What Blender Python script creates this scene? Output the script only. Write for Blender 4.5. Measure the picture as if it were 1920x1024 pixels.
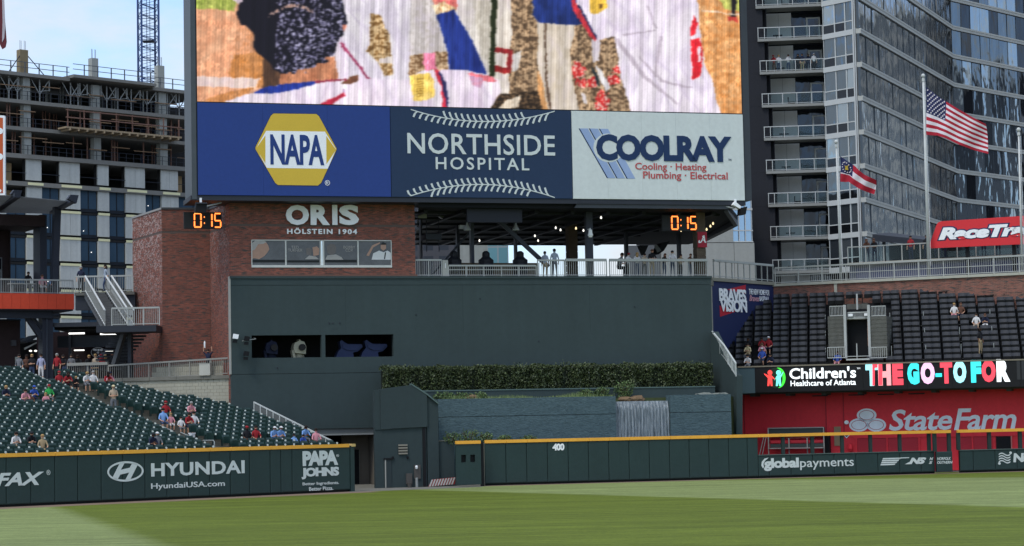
import bpy, bmesh, math, random
import numpy as np
from mathutils import Vector, Matrix, Euler
random.seed(7); np.random.seed(7)
for o in list(bpy.data.objects): bpy.data.objects.remove(o)
S = bpy.context.scene; COL = S.collection
# ---------------------------------------------------------------- camera
F = 4000.0; H = 3.86; ROLL = 0.0196; PITCH = math.atan(271 / F)
cam_d = bpy.data.cameras.new('camera'); cam = bpy.data.objects.new('camera', cam_d); COL.objects.link(cam)
cam_d.sensor_width = 36; cam_d.lens = F / 1920 * 36; cam_d.clip_start = 1; cam_d.clip_end = 6000
fw = Vector((0, math.cos(PITCH), math.sin(PITCH))); r0 = Vector((1, 0, 0)); u0 = Vector((0, -math.sin(PITCH), math.cos(PITCH)))
rc = r0 * math.cos(ROLL) - u0 * math.sin(ROLL); uc = u0 * math.cos(ROLL) + r0 * math.sin(ROLL)
cam.matrix_world = Matrix(((rc.x, uc.x, -fw.x, 0), (rc.y, uc.y, -fw.y, 0), (rc.z, uc.z, -fw.z, H), (0, 0, 0, 1)))
S.camera = cam
CP = Vector((0, 0, H))
# ---------------------------------------------------------------- light
EXPO = 0.0
S.view_settings.view_transform = 'Standard'; S.view_settings.look = 'None'
S.view_settings.exposure = EXPO; S.view_settings.gamma = 1; S.view_settings.use_curve_mapping = False
LE = 1 / 2 ** EXPO
SUN_EL = math.radians(58); SUN_AZ = math.radians(215)      # compass direction of the sun: behind the camera, to the left
W = bpy.data.worlds.new('World'); S.world = W; W.use_nodes = True
nt = W.node_tree; nt.nodes.clear()
out = nt.nodes.new('ShaderNodeOutputWorld'); bg = nt.nodes.new('ShaderNodeBackground'); sky = nt.nodes.new('ShaderNodeTexSky')
sky.sky_type = 'NISHITA'; sky.sun_disc = False; sky.sun_elevation = SUN_EL; sky.sun_rotation = SUN_AZ
sky.air_density = 1.0; sky.dust_density = 1.5; sky.ozone_density = 1.0
bg.inputs['Strength'].default_value = 0.15
tc = nt.nodes.new('ShaderNodeTexCoord'); mp = nt.nodes.new('ShaderNodeMapping'); mp.inputs['Scale'].default_value = (1, 1, 2.4); mp.inputs['Location'].default_value = (.3, .1, .15)
nz = nt.nodes.new('ShaderNodeTexNoise'); nz.inputs['Scale'].default_value = 5.5; nz.inputs['Detail'].default_value = 7; nz.inputs['Roughness'].default_value = .55
rp = nt.nodes.new('ShaderNodeValToRGB'); rp.color_ramp.elements[0].position = .43; rp.color_ramp.elements[0].color = (.22, .22, .22, 1); rp.color_ramp.elements[1].position = .57; rp.color_ramp.elements[1].color = (.97, .97, .97, 1)
mx = nt.nodes.new('ShaderNodeMix'); mx.data_type = 'RGBA'; mx.inputs['B'].default_value = (5.3, 5.7, 6.1, 1)
L_ = nt.links.new
L_(tc.outputs['Generated'], mp.inputs['Vector']); L_(mp.outputs[0], nz.inputs['Vector']); L_(nz.outputs['Fac'], rp.inputs[0])
L_(rp.outputs[0], mx.inputs['Factor']); tn = nt.nodes.new('ShaderNodeVectorMath'); tn.operation = 'MULTIPLY'; tn.inputs[1].default_value = (1.25, 1.5, 1.85); L_(sky.outputs[0], tn.inputs[0]); L_(tn.outputs[0], mx.inputs['A']); L_(mx.outputs['Result'], bg.inputs[0]); L_(bg.outputs[0], out.inputs[0])
sd = bpy.data.lights.new('sun', 'SUN'); sd.energy = 1.5; sd.angle = math.radians(14); sd.color = (1, .96, .9)
sun = bpy.data.objects.new('sun', sd); COL.objects.link(sun)
sdir = Vector((math.sin(SUN_AZ) * math.cos(SUN_EL), math.cos(SUN_AZ) * math.cos(SUN_EL), math.sin(SUN_EL)))
sun.rotation_euler = sdir.to_track_quat('Z', 'Y').to_euler(); sun.location = (0, 0, 60)

# ---------------------------------------------------------------- pixels of the photograph -> places
def ray(px, py): return fw + rc * ((px - 960) / F) + uc * ((512 - py) / F)
def at(px, py, Y):
    d = ray(px, py); return CP + d * (Y / d.y)
def at_z(px, py, z):
    d = ray(px, py); return CP + d * ((z - H) / d.z)
def proj(P):
    v = P - CP; k = v.dot(fw); return 960 + F * v.dot(rc) / k, 512 - F * v.dot(uc) / k
class Pl:
    """a vertical plane; u runs to the right, n points to the camera side"""
    def __init__(s, a, b, off=0.0):
        p = at(*a); q = at(*b); s.u = Vector((q.x - p.x, q.y - p.y)).normalized()
        s.n = Vector((s.u.y, -s.u.x)); s.o = Vector((p.x, p.y)) + s.n * off
    def off(s, d):
        c = Pl.__new__(Pl); c.u = s.u; c.n = s.n; c.o = s.o + s.n * d; return c
    def uz(s, px, py):
        d = ray(px, py); t = (s.o - CP.xy).dot(s.n) / d.xy.dot(s.n)
        P = CP + d * t; return (P.xy - s.o).dot(s.u), P.z
    def pos(s, u, z, d=0.0):
        v = s.o + s.u * u + s.n * d; return Vector((v.x, v.y, z))
    @property
    def rot(s): return math.atan2(s.u.y, s.u.x)

# ---------------------------------------------------------------- materials
def srgb(r, g, b):
    f = lambda c: (c / 255 / 12.92) if c / 255 <= .04045 else ((c / 255 + .055) / 1.055) ** 2.4
    return (f(r), f(g), f(b))
MATS = {}
def M(name, col=(.5, .5, .5), rough=.75, var=.18, scale=1.2, bump=.0, bscale=None, metal=0.0, spec=.3, emit=0.0, dirt=0.0, coat=0.0, fine=.10):
    if name in MATS: return MATS[name]
    m = bpy.data.materials.new(name); m.use_nodes = True; n = m.node_tree.nodes; l = m.node_tree.links.new
    b = n['Principled BSDF']; b.inputs['Roughness'].default_value = rough; b.inputs['Metallic'].default_value = metal
    b.inputs['Specular IOR Level'].default_value = spec; b.inputs['Coat Weight'].default_value = coat
    g = n.new('ShaderNodeNewGeometry')
    t = n.new('ShaderNodeTexNoise'); t.inputs['Scale'].default_value = scale; t.inputs['Detail'].default_value = 6; t.inputs['Roughness'].default_value = .65
    l(g.outputs['Position'], t.inputs['Vector'])
    t2 = n.new('ShaderNodeTexNoise'); t2.inputs['Scale'].default_value = scale * 14; t2.inputs['Detail'].default_value = 3
    l(g.outputs['Position'], t2.inputs['Vector'])
    a = n.new('ShaderNodeMath'); a.operation = 'MULTIPLY_ADD'; a.inputs[1].default_value = 2 * var; a.inputs[2].default_value = 1 - var
    l(t.outputs['Fac'], a.inputs[0])
    a2 = n.new('ShaderNodeMath'); a2.operation = 'MULTIPLY_ADD'; a2.inputs[1].default_value = 2 * fine; a2.inputs[2].default_value = 1 - fine
    l(t2.outputs['Fac'], a2.inputs[0])
    k = n.new('ShaderNodeMath'); k.operation = 'MULTIPLY'; l(a.outputs[0], k.inputs[0]); l(a2.outputs[0], k.inputs[1])
    last = k.outputs[0]
    if dirt:      # streaks that run down the face
        mpn = n.new('ShaderNodeMapping'); mpn.inputs['Scale'].default_value = (2.2, 2.2, .12); l(g.outputs['Position'], mpn.inputs[0])
        t3 = n.new('ShaderNodeTexNoise'); t3.inputs['Scale'].default_value = 1.0; t3.inputs['Detail'].default_value = 5; l(mpn.outputs[0], t3.inputs['Vector'])
        a3 = n.new('ShaderNodeMath'); a3.operation = 'MULTIPLY_ADD'; a3.inputs[1].default_value = 2 * dirt; a3.inputs[2].default_value = 1 - dirt; l(t3.outputs['Fac'], a3.inputs[0])
        k2 = n.new('ShaderNodeMath'); k2.operation = 'MULTIPLY'; l(last, k2.inputs[0]); l(a3.outputs[0], k2.inputs[1]); last = k2.outputs[0]
    c = n.new('ShaderNodeVectorMath'); c.operation = 'SCALE'; c.inputs[0].default_value = col[:3]; l(last, c.inputs['Scale'])
    l(c.outputs[0], b.inputs['Base Color'])
    if bump:
        bt = n.new('ShaderNodeTexNoise'); bt.inputs['Scale'].default_value = bscale or scale * 6; bt.inputs['Detail'].default_value = 4; l(g.outputs['Position'], bt.inputs['Vector'])
        bn = n.new('ShaderNodeBump'); bn.inputs['Strength'].default_value = bump; bn.inputs['Distance'].default_value = .1; l(bt.outputs['Fac'], bn.inputs['Height']); l(bn.outputs[0], b.inputs['Normal'])
    if emit:
        b.inputs['Emission Color'].default_value = (*col[:3], 1); b.inputs['Emission Strength'].default_value = emit * LE
    MATS[name] = m; return m
def brick_mat(name, pl, c1, c2, mortar, flecks=0.0, bw=.23, bh=.076):
    m = bpy.data.materials.new(name); m.use_nodes = True; n = m.node_tree.nodes; l = m.node_tree.links.new
    b = n['Principled BSDF']; b.inputs['Roughness'].default_value = .8; b.inputs['Specular IOR Level'].default_value = .25
    g = n.new('ShaderNodeNewGeometry')
    d = n.new('ShaderNodeVectorMath'); d.operation = 'DOT_PRODUCT'; d.inputs[1].default_value = (pl.u.x, pl.u.y, 0); l(g.outputs['Position'], d.inputs[0])
    sx = n.new('ShaderNodeSeparateXYZ'); l(g.outputs['Position'], sx.inputs[0])
    cb = n.new('ShaderNodeCombineXYZ'); l(d.outputs['Value'], cb.inputs[0]); l(sx.outputs[2], cb.inputs[1])
    t = n.new('ShaderNodeTexBrick'); t.inputs['Scale'].default_value = 1; t.inputs['Brick Width'].default_value = bw; t.inputs['Row Height'].default_value = bh
    t.inputs['Mortar Size'].default_value = .008; t.inputs['Mortar Smooth'].default_value = .3; t.inputs['Bias'].default_value = 0
    t.inputs['Color1'].default_value = (*c1, 1); t.inputs['Color2'].default_value = (*c2, 1); t.inputs['Mortar'].default_value = (*mortar, 1)
    l(cb.outputs[0], t.inputs['Vector'])
    nz = n.new('ShaderNodeTexNoise'); nz.inputs['Scale'].default_value = 1.6; nz.inputs['Detail'].default_value = 8; nz.inputs['Roughness'].default_value = .7; l(g.outputs['Position'], nz.inputs['Vector'])
    a = n.new('ShaderNodeMath'); a.operation = 'MULTIPLY_ADD'; a.inputs[1].default_value = .9; a.inputs[2].default_value = .55; l(nz.outputs['Fac'], a.inputs[0])
    v = n.new('ShaderNodeVectorMath'); v.operation = 'SCALE'; l(t.outputs['Color'], v.inputs[0]); l(a.outputs[0], v.inputs['Scale'])
    src = v.outputs[0]
    # scattered grey burnt bricks, in short level runs
    mpn = n.new('ShaderNodeMapping'); mpn.inputs['Scale'].default_value = (1.6, 9, 1); l(cb.outputs[0], mpn.inputs[0])
    n2 = n.new('ShaderNodeTexNoise'); n2.inputs['Scale'].default_value = 1.3; n2.inputs['Detail'].default_value = 3; l(mpn.outputs[0], n2.inputs['Vector'])
    r = n.new('ShaderNodeValToRGB'); r.color_ramp.elements[0].position = .52; r.color_ramp.elements[1].position = .64; l(n2.outputs['Fac'], r.inputs[0])
    mx = n.new('ShaderNodeMix'); mx.data_type = 'RGBA'; l(r.outputs[0], mx.inputs['Factor']); l(src, mx.inputs['A']); mx.inputs['B'].default_value = (.075, .065, .058, 1); src = mx.outputs['Result']
    if flecks:   # highlights on glazed bricks painted as pale flecks, fading downwards
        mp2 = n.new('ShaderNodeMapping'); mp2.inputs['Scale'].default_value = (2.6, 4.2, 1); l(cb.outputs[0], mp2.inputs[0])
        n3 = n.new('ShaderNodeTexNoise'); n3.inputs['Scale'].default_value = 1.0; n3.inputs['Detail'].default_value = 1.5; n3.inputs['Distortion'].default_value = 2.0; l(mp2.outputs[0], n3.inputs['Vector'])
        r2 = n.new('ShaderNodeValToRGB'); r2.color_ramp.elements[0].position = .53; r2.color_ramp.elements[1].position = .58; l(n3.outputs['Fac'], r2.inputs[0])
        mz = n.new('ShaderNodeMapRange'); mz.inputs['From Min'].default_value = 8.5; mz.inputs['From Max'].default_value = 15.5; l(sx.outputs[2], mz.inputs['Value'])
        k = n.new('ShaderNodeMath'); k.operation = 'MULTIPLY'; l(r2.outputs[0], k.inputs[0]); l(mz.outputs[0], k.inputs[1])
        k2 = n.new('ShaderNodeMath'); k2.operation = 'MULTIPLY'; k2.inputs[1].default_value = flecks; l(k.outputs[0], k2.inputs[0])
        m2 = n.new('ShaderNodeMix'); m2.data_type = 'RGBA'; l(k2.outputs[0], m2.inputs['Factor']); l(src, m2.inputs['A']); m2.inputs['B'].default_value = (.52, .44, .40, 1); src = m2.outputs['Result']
    l(src, b.inputs['Base Color'])
    bn = n.new('ShaderNodeBump'); bn.inputs['Strength'].default_value = .5; bn.inputs['Distance'].default_value = .02; bn.invert = True; l(t.outputs['Fac'], bn.inputs['Height']); l(bn.outputs[0], b.inputs['Normal'])
    return m

# ---------------------------------------------------------------- mesh builder
class MB:
    def __init__(s): s.v = []; s.f = []; s.m = []; s.k = 0
    def add(s, vs, fs, k=None):
        b = len(s.v); s.v += [tuple(v) for v in vs]; s.f += [tuple(i + b for i in f) for f in fs]; s.m += [s.k if k is None else k] * len(fs); return s
    def box(s, x0, x1, y0, y1, z0, z1, k=None):
        return s.add([(x0, y0, z0), (x1, y0, z0), (x1, y1, z0), (x0, y1, z0), (x0, y0, z1), (x1, y0, z1), (x1, y1, z1), (x0, y1, z1)],
                     [(0, 1, 5, 4), (1, 2, 6, 5), (2, 3, 7, 6), (3, 0, 4, 7), (4, 5, 6, 7), (3, 2, 1, 0)], k)
    def prism(s, poly, y0, y1, k=None):          # poly in (x,z), seen from the camera side
        n = len(poly); vs = [(x, y0, z) for x, z in poly] + [(x, y1, z) for x, z in poly]
        return s.add(vs, [tuple(range(n)), tuple(range(2 * n - 1, n - 1, -1))] + [(i, i + n, (i + 1) % n + n, (i + 1) % n) for i in range(n)], k)
    def slab(s, poly, z0, z1, k=None):           # poly in plan (x,y)
        n = len(poly); vs = [(x, y, z0) for x, y in poly] + [(x, y, z1) for x, y in poly]
        return s.add(vs, [tuple(range(n - 1, -1, -1)), tuple(range(n, 2 * n))] + [(i, (i + 1) % n, (i + 1) % n + n, i + n) for i in range(n)], k)
    def hexa(s, p, k=None): # 8 corner points: 4 front (bl br tr tl), 4 back
        return s.add(p, [(0, 1, 2, 3), (5, 4, 7, 6), (1, 5, 6, 2), (4, 0, 3, 7), (3, 2, 6, 7), (4, 5, 1, 0)], k)
    def tube(s, pts, r, n=6, r1=None, k=None, cap=True):
        pts = [Vector(p) for p in pts]; rings = []; N = len(pts)
        for i, p in enumerate(pts):
            d = (pts[min(i + 1, N - 1)] - pts[max(i - 1, 0)]).normalized()
            a = d.orthogonal().normalized() if abs(d.z) > .95 else d.cross(Vector((0, 0, 1))).normalized(); b = d.cross(a)
            rr = r if r1 is None else r + (r1 - r) * i / max(1, N - 1)
            rings.append([p + (a * math.cos(t) + b * math.sin(t)) * rr for t in [2 * math.pi * (j + .5) / n for j in range(n)]])
        vs = [v for g in rings for v in g]; fs = []
        for i in range(N - 1):
            for j in range(n): fs.append((i * n + j, i * n + (j + 1) % n, (i + 1) * n + (j + 1) % n, (i + 1) * n + j))
        if cap: fs += [tuple(range(n - 1, -1, -1)), tuple(range((N - 1) * n, N * n))]
        return s.add(vs, fs, k)
    def bar(s, a, b, w, d=None, k=None):        # a straight square bar
        return s.tube([a, b], w * .7071, 4, k=k)
    def lathe(s, prof, n=10, c=(0, 0, 0), k=None): # prof (r,z)
        vs = [(c[0] + r * math.cos(2 * math.pi * j / n), c[1] + r * math.sin(2 * math.pi * j / n), c[2] + z) for r, z in prof for j in range(n)]
        fs = [(i * n + j, i * n + (j + 1) % n, (i + 1) * n + (j + 1) % n, (i + 1) * n + j) for i in range(len(prof) - 1) for j in range(n)]
        fs += [tuple(range(n - 1, -1, -1)), tuple(range((len(prof) - 1) * n, len(prof) * n))]
        return s.add(vs, fs, k)
    def mesh(s, name, mats, smooth=False):
        me = bpy.data.meshes.new(name); me.from_pydata(s.v, [], s.f)
        for m in (mats if isinstance(mats, (list, tuple)) else [mats]): me.materials.append(m)
        if any(s.m): me.polygons.foreach_set('material_index', s.m)
        if smooth: me.polygons.foreach_set('use_smooth', [True] * len(s.f))
        me.update(); return me
def link(name, data, parent=None, loc=(0, 0, 0), rz=0.0, label=None, kind=None, cat=None, group=None):
    o = bpy.data.objects.new(name, data); COL.objects.link(o); o.location = loc; o.rotation_euler = (0, 0, rz)
    if parent is not None: o.parent = parent
    if label: o['label'] = label
    if cat: o['category'] = cat
    if group: o['group'] = group
    if kind: o['kind'] = kind
    return o
class T:
    """a thing standing on a plane: an Empty at its base, local x along the plane, y into depth, z up"""
    def __init__(s, name, label, cat, pl, px, py, group=None, z=None, kind=None, d=0.0):
        s.pl = pl; s.u0, s.z0 = pl.uz(px, py)
        if z is not None: s.z0 = z
        s.d = d
        s.o = link(name, None, None, pl.pos(s.u0, s.z0, d), pl.rot, label, kind, cat, group)
    def L(s, px, py):
        u, z = s.pl.uz(px, py); return (u - s.u0, z - s.z0)
    def P(s, pts): return [s.L(*p) for p in pts]
    def part(s, name, mb, mat, parent=None, label=None, kind=None, smooth=False):
        me = mb if isinstance(mb, bpy.types.Mesh) else mb.mesh(name, mat, smooth)
        return link(name, me, parent or s.o, label=label, kind=kind)
    def box(s, name, a, b, y0, y1, mat, parent=None, label=None, kind=None):    # a,b: bottom-left and top-right pixels
        x0, z0 = s.L(*a); x1, z1 = s.L(*b)
        return s.part(name, MB().box(x0, x1, y0, y1, z0, z1), mat, parent, label, kind)
    def poly(s, name, pts, y0, y1, mat, parent=None, label=None):
        return s.part(name, MB().prism(s.P(pts), y0, y1), mat, parent, label)
def solo(name, label, cat, pl, px, py, mb, mat, group=None, smooth=False, z=None, kind=None, d=0.0):
    u, zz = pl.uz(px, py)
    me = mb if isinstance(mb, bpy.types.Mesh) else mb.mesh(name, mat, smooth)
    return link(name, me, None, pl.pos(u, zz if z is None else z, d), pl.rot, label, kind, cat, group)
def text_mesh(s, off=0.0, shear=0.0, sp=1.0, ext=.5):
    c = bpy.data.curves.new('lettering', 'FONT'); c.body = s; c.offset = off; c.shear = shear; c.space_character = sp; c.extrude = ext; c.resolution_u = 3; c.fill_mode = 'BOTH'
    o = bpy.data.objects.new('tmp', c); COL.objects.link(o)
    dg = bpy.context.evaluated_depsgraph_get(); me = bpy.data.meshes.new_from_object(o.evaluated_get(dg)); 
    bpy.data.objects.remove(o); bpy.data.curves.remove(c); return me
def text(t, s, bl, tr, mat, y=-.02, d=.015, off=.0, shear=0.0, sp=1.0, parent=None, name='lettering', label=None, arch=None):
    me = text_mesh(s, off, shear, sp); n = len(me.vertices); co = np.empty(n * 3, np.float32); me.vertices.foreach_get('co', co); co = co.reshape(-1, 3)
    lo = co.min(0); hi = co.max(0); x0, z0 = t.L(*bl); x1, z1 = t.L(*tr)
    new = np.empty_like(co); fx = (co[:, 0] - lo[0]) / (hi[0] - lo[0])
    new[:, 0] = x0 + fx * (x1 - x0); new[:, 2] = z0 + (co[:, 1] - lo[1]) / (hi[1] - lo[1]) * (z1 - z0)
    if arch: new[:, 2] += arch * (4 * fx * (1 - fx))
    new[:, 1] = np.where(co[:, 2] > 0, y - d, y)
    me.vertices.foreach_set('co', new.ravel()); me.materials.clear(); me.materials.append(mat); me.update(); me.name = name
    return link(name, me, parent or t.o, label=label)

# colours -------------------------------------------------------------------
green = M('dark green painted wall', srgb(57, 70, 70), .8, .16, .25, .08, 25, dirt=.10)
annexg = M('green annex render', srgb(51, 63, 64), .85, .10, .3, .1, 30, dirt=.08)
pad = M('fence pad vinyl', srgb(33, 54, 52), .5, .16, .6, .12, 2.5, spec=.4, dirt=.10, fine=.12)
cap = M('yellow fence cap', srgb(236, 170, 62), .5, .16, .8, .03, dirt=.08)
white = M('white print', srgb(205, 212, 208), .6, .05, .8)
whitep = M('bright white paint', srgb(244, 245, 245), .5, .04)
steelg = M('galvanised steel', srgb(150, 153, 150), .45, .10, 2, metal=.25)
railm = M('pale grey railing paint', srgb(168, 170, 165), .5, .08, 2)
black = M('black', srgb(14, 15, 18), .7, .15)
dsteel = M('charcoal painted steel', srgb(44, 48, 56), .55, .12, 1)
conc = M('pale concrete', srgb(160, 160, 152), .85, .14, .5, .1, 20, dirt=.14)
concd = M('weathered concrete', srgb(118, 116, 106), .9, .25, .8, .2, 20, dirt=.25)
# ================================================================ planes of the place
PFL = Pl((0, 950, 104), (655, 921, 117)); PFR = Pl((905, 910, 122.5), (1755, 887, 129))
MAIN = Pl((433, 518, 126), (1335, 518, 134.5)); SBP = MAIN.off(1.6)
ZM = MAIN.uz(433, 518)[1]
LED = Pl((1385, 686, 137), (1920, 665, 131.5))
# ================================================================ ground
def half(n, l, P, a, b, soft=.25):
    """smooth 0..1 on the left side of the ground line a->b"""
    a = Vector(a[:2]); b = Vector(b[:2]); t = (b - a).normalized(); nn = Vector((-t.y, t.x))
    d = n.new('ShaderNodeVectorMath'); d.operation = 'DOT_PRODUCT'; d.inputs[1].default_value = (nn.x, nn.y, 0); l(P, d.inputs[0])
    r = n.new('ShaderNodeMapRange'); c = nn.dot(a); r.inputs['From Min'].default_value = c - soft; r.inputs['From Max'].default_value = c + soft; l(d.outputs['Value'], r.inputs['Value']); return r.outputs[0]
def grass_mat():
    m = bpy.data.materials.new('mown grass'); m.use_nodes = True; n = m.node_tree.nodes; l = m.node_tree.links.new; b = n['Principled BSDF']
    b.inputs['Roughness'].default_value = .85; b.inputs['Specular IOR Level'].default_value = .15
    g = n.new('ShaderNodeNewGeometry'); P = g.outputs['Position']
    wob = n.new('ShaderNodeTexNoise'); wob.inputs['Scale'].default_value = .35; wob.inputs['Detail'].default_value = 4; l(P, wob.inputs['Vector'])
    ws = n.new('ShaderNodeVectorMath'); ws.operation = 'SCALE'; ws.inputs['Scale'].default_value = 1.2; l(wob.outputs['Color'], ws.inputs[0])
    wa = n.new('ShaderNodeVectorMath'); wa.operation = 'ADD'; l(P, wa.inputs[0]); l(ws.outputs[0], wa.inputs[1]); Q = wa.outputs[0]
    o = Vector((.6, .6, 0))
    A = half(n, l, Q, at_z(870, 921, 0) + o, at_z(1920, 951, 0) + o, .5)      # far side of the first mowing edge
    B = half(n, l, Q, at_z(1920, 895, 0) + o, at_z(1200, 902, 0) + o, .8)
    C = half(n, l, Q, at_z(310, 1024, 0) + o, at_z(105, 951, 0) + o, .5)
    ab = n.new('ShaderNodeMath'); ab.operation = 'MULTIPLY'; l(A, ab.inputs[0]); l(B, ab.inputs[1])
    mxx = n.new('ShaderNodeMath'); mxx.operation = 'MAXIMUM'; l(ab.outputs[0], mxx.inputs[0]); l(C, mxx.inputs[1])
    base = n.new('ShaderNodeMix'); base.data_type = 'RGBA'; l(mxx.outputs[0], base.inputs['Factor'])
    base.inputs['A'].default_value = (*GRASS_D, 1); base.inputs['B'].default_value = (*GRASS_L, 1)
    # narrow passes of the mower and blade clumps
    def noise(sc, det, vec, mpsc):
        q = n.new('ShaderNodeMapping'); q.inputs['Scale'].default_value = mpsc; q.inputs['Rotation'].default_value = (0, 0, .12); l(vec, q.inputs[0])
        t = n.new('ShaderNodeTexNoise'); t.inputs['Scale'].default_value = sc; t.inputs['Detail'].default_value = det; t.inputs['Roughness'].default_value = .7; l(q.outputs[0], t.inputs['Vector']); return t.outputs['Fac']
    def mul(a, s, o_, prev):
        k = n.new('ShaderNodeMath'); k.operation = 'MULTIPLY_ADD'; k.inputs[1].default_value = s; k.inputs[2].default_value = o_; l(a, k.inputs[0])
        if prev is None: return k.outputs[0]
        j = n.new('ShaderNodeMath'); j.operation = 'MULTIPLY'; l(prev, j.inputs[0]); l(k.outputs[0], j.inputs[1]); return j.outputs[0]
    f = mul(noise(.35, 6, P, (.12, 1, 1)), .9, .55, None)
    f = mul(noise(1.3, 4, P, (.06, 1, 1)), 1.5, .25, f)
    f = mul(noise(3, 5, P, (.3, 1, 1)), 1.1, .45, f)
    f = mul(noise(18, 3, P, (1, 1, 1)), 1.0, .5, f)
    f = mul(noise(6, 4, P, (1, .6, 1)), .9, .55, f)
    v = n.new('ShaderNodeVectorMath'); v.operation = 'SCALE'; l(base.outputs['Result'], v.inputs[0]); l(f, v.inputs['Scale']); l(v.outputs[0], b.inputs['Base Color'])
    bt = n.new('ShaderNodeTexNoise'); bt.inputs['Scale'].default_value = 30; bt.inputs['Detail'].default_value = 3; l(P, bt.inputs['Vector'])
    bn = n.new('ShaderNodeBump'); bn.inputs['Strength'].default_value = .5; bn.inputs['Distance'].default_value = .03; l(bt.outputs['Fac'], bn.inputs['Height']); l(bn.outputs[0], b.inputs['Normal'])
    return m
GRASS_D = (.112, .146, .018); GRASS_L = (.205, .248, .088)
asph = M('city ground', (.10, .10, .10), .9, .2, .1)
link('city_ground', MB().slab([(-2500, -200), (2500, -200), (2500, 4000), (-2500, 4000)], -1.0, -.03).mesh('city_ground', asph), kind='structure')
fl0 = PFL.pos(-60, 0); fl1 = PFL.pos(PFL.uz(655, 921)[0], 0); fr0 = PFR.pos(-1.6, 0); fr1 = PFR.pos(60, 0)
link('field_grass', MB().slab([(-140, -60), (140, -60), (fr1.x, fr1.y + 1), (fr0.x, fr0.y + 3), (fl1.x, fl1.y + 3), (fl0.x, fl0.y)], -.3, 0).mesh('field_grass', grass_mat()), kind='structure')
dirt = M('warning track clay', srgb(132, 112, 96), .95, .15, 1, .2, 30)
tk = MB()
for pl, a, b, w in ((PFL, -60, PFL.uz(658, 921)[0] + .5, 2.2), (PFR, -1.9, 60, 1.0)):
    p = [pl.pos(a, 0, 0), pl.pos(a, 0, w), pl.pos(b, 0, w), pl.pos(b, 0, 0)]
    tk.slab([(q.x, q.y) for q in p], -.05, .004)
link('warning_track', tk.mesh('warning_track', dirt), kind='structure')
q = [at_z(655, 923, 0), at_z(905, 913, 0), at_z(905, 900, 0), at_z(655, 900, 0)]
link('apron', MB().slab([(v.x, v.y) for v in q], -.2, .008).mesh('apron', concd), kind='structure')

# ================================================================ outfield fences
def pads(t, xs, z0, z1, y0=-.12, parent=None, name='pad'):
    for a, b in zip(xs[:-1], xs[1:]):
        w = b - a
        # softly bulging vinyl pad
        mb = MB(); e = .012; m_ = .05
        mb.add([(a + e, 0, z0), (b - e, 0, z0), (b - e, 0, z1), (a + e, 0, z1), (a + e, y0 * .8, z0), (b - e, y0 * .8, z0), (b - e, y0 * .8, z1), (a + e, y0 * .8, z1),
                (a + m_, y0, z0 + m_), (b - m_, y0, z0 + m_), (b - m_, y0, z1 - m_), (a + m_, y0, z1 - m_)],
               [(8, 9, 10, 11), (4, 5, 9, 8), (5, 6, 10, 9), (6, 7, 11, 10), (7, 4, 8, 11), (0, 1, 5, 4), (1, 2, 6, 5), (2, 3, 7, 6), (3, 0, 4, 7)])
        t.part(name, mb, pad, parent)
def caps(t, xs, z0, z1, mat=None):
    for a, b in zip(xs[:-1], xs[1:]):
        t.part('cap', MB().prism([(a + .006, z0), (b - .006, z0), (b - .006, z1 - .02), (b - .05, z1), (a + .05, z1), (a + .006, z1 - .02)], -.17, .06), mat or cap)
t = T('outfield_fence', 'long dark green padded fence with yellow cap carrying the car and pizza adverts', 'fence', PFL, 0, 950, z=0)
seam = [-123, -82, -41, 0 + 10, 56, 101, 144, 188, 228, 270, 311, 352, 391, 430, 466, 505, 525, 546, 655]
xs = [t.L(p, 900)[0] for p in seam]; x9 = t.L(658, 880)[0]
t.part('backing', MB().box(xs[0], x9 - .1, 0, .12, 0, 2.42), black)  # black below the pads: fence base shadow put into the colour
pads(t, xs, .12, 2.42)
cx = [t.L(p, 850)[0] for p in (-123, -60, 10, 56, 101, 144, 188, 228, 270, 311, 352, 391, 430, 466, 505, 546, 583, 652)]
caps(t, cx, 2.42, 2.6)
t.part('end_post', MB().box(x9 - .12, x9 + .14, -.15, .15, 0, 2.5), pad)
t.part('end_cap', MB().box(x9 - .05, x9 + .2, -.19, .5, 2.45, 2.6), M('faded cap', srgb(205, 175, 110)))
text(t, 'EQUIFAX', (-112, 921), (80, 884), white, y=-.125, off=.035, shear=.3)
text(t, '®', (85, 891), (92, 881), white, y=-.125)
# oval car badge
def ring(t, cxp, cyp, rx, ry, w, mat, y, parent=None, name='ring', n=40, d=.012):
    x0, z0 = t.L(cxp - rx, cyp); x1, z1 = t.L(cxp + rx, cyp); _, zt = t.L(cxp, cyp - ry); cx_, cz = t.L(cxp, cyp); a = (x1 - x0) / 2; b = zt - cz; k = w * a / rx
    mb = MB()
    for i in range(n):
        t0 = 2 * math.pi * i / n; t1 = 2 * math.pi * (i + 1) / n; ps = []
        for tt, q in ((t0, 0), (t1, 0), (t1, k), (t0, k)): ps.append((cx_ + (a - q) * math.cos(tt), cz + (b - q) * math.sin(tt)))
        mb.prism(ps[::-1], y - d, y)
    return t.part(name, mb, mat, parent)
def disc(t, cxp, cyp, rx, ry, mat, y, parent=None, name='disc', n=28, d=.012):
    x0, _ = t.L(cxp - rx, cyp); x1, _ = t.L(cxp + rx, cyp); cx_, cz = t.L(cxp, cyp); _, zt = t.L(cxp, cyp - ry); a = (x1 - x0) / 2; b = zt - cz
    return t.part(name, MB().prism([(cx_ + a * math.cos(2 * math.pi * i / n), cz + b * math.sin(2 * math.pi * i / n)) for i in range(n)], y - d, y), mat, parent)
ring(t, 233, 884, 34, 19, 3.2, white, -.125, name='badge_ring')
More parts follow.
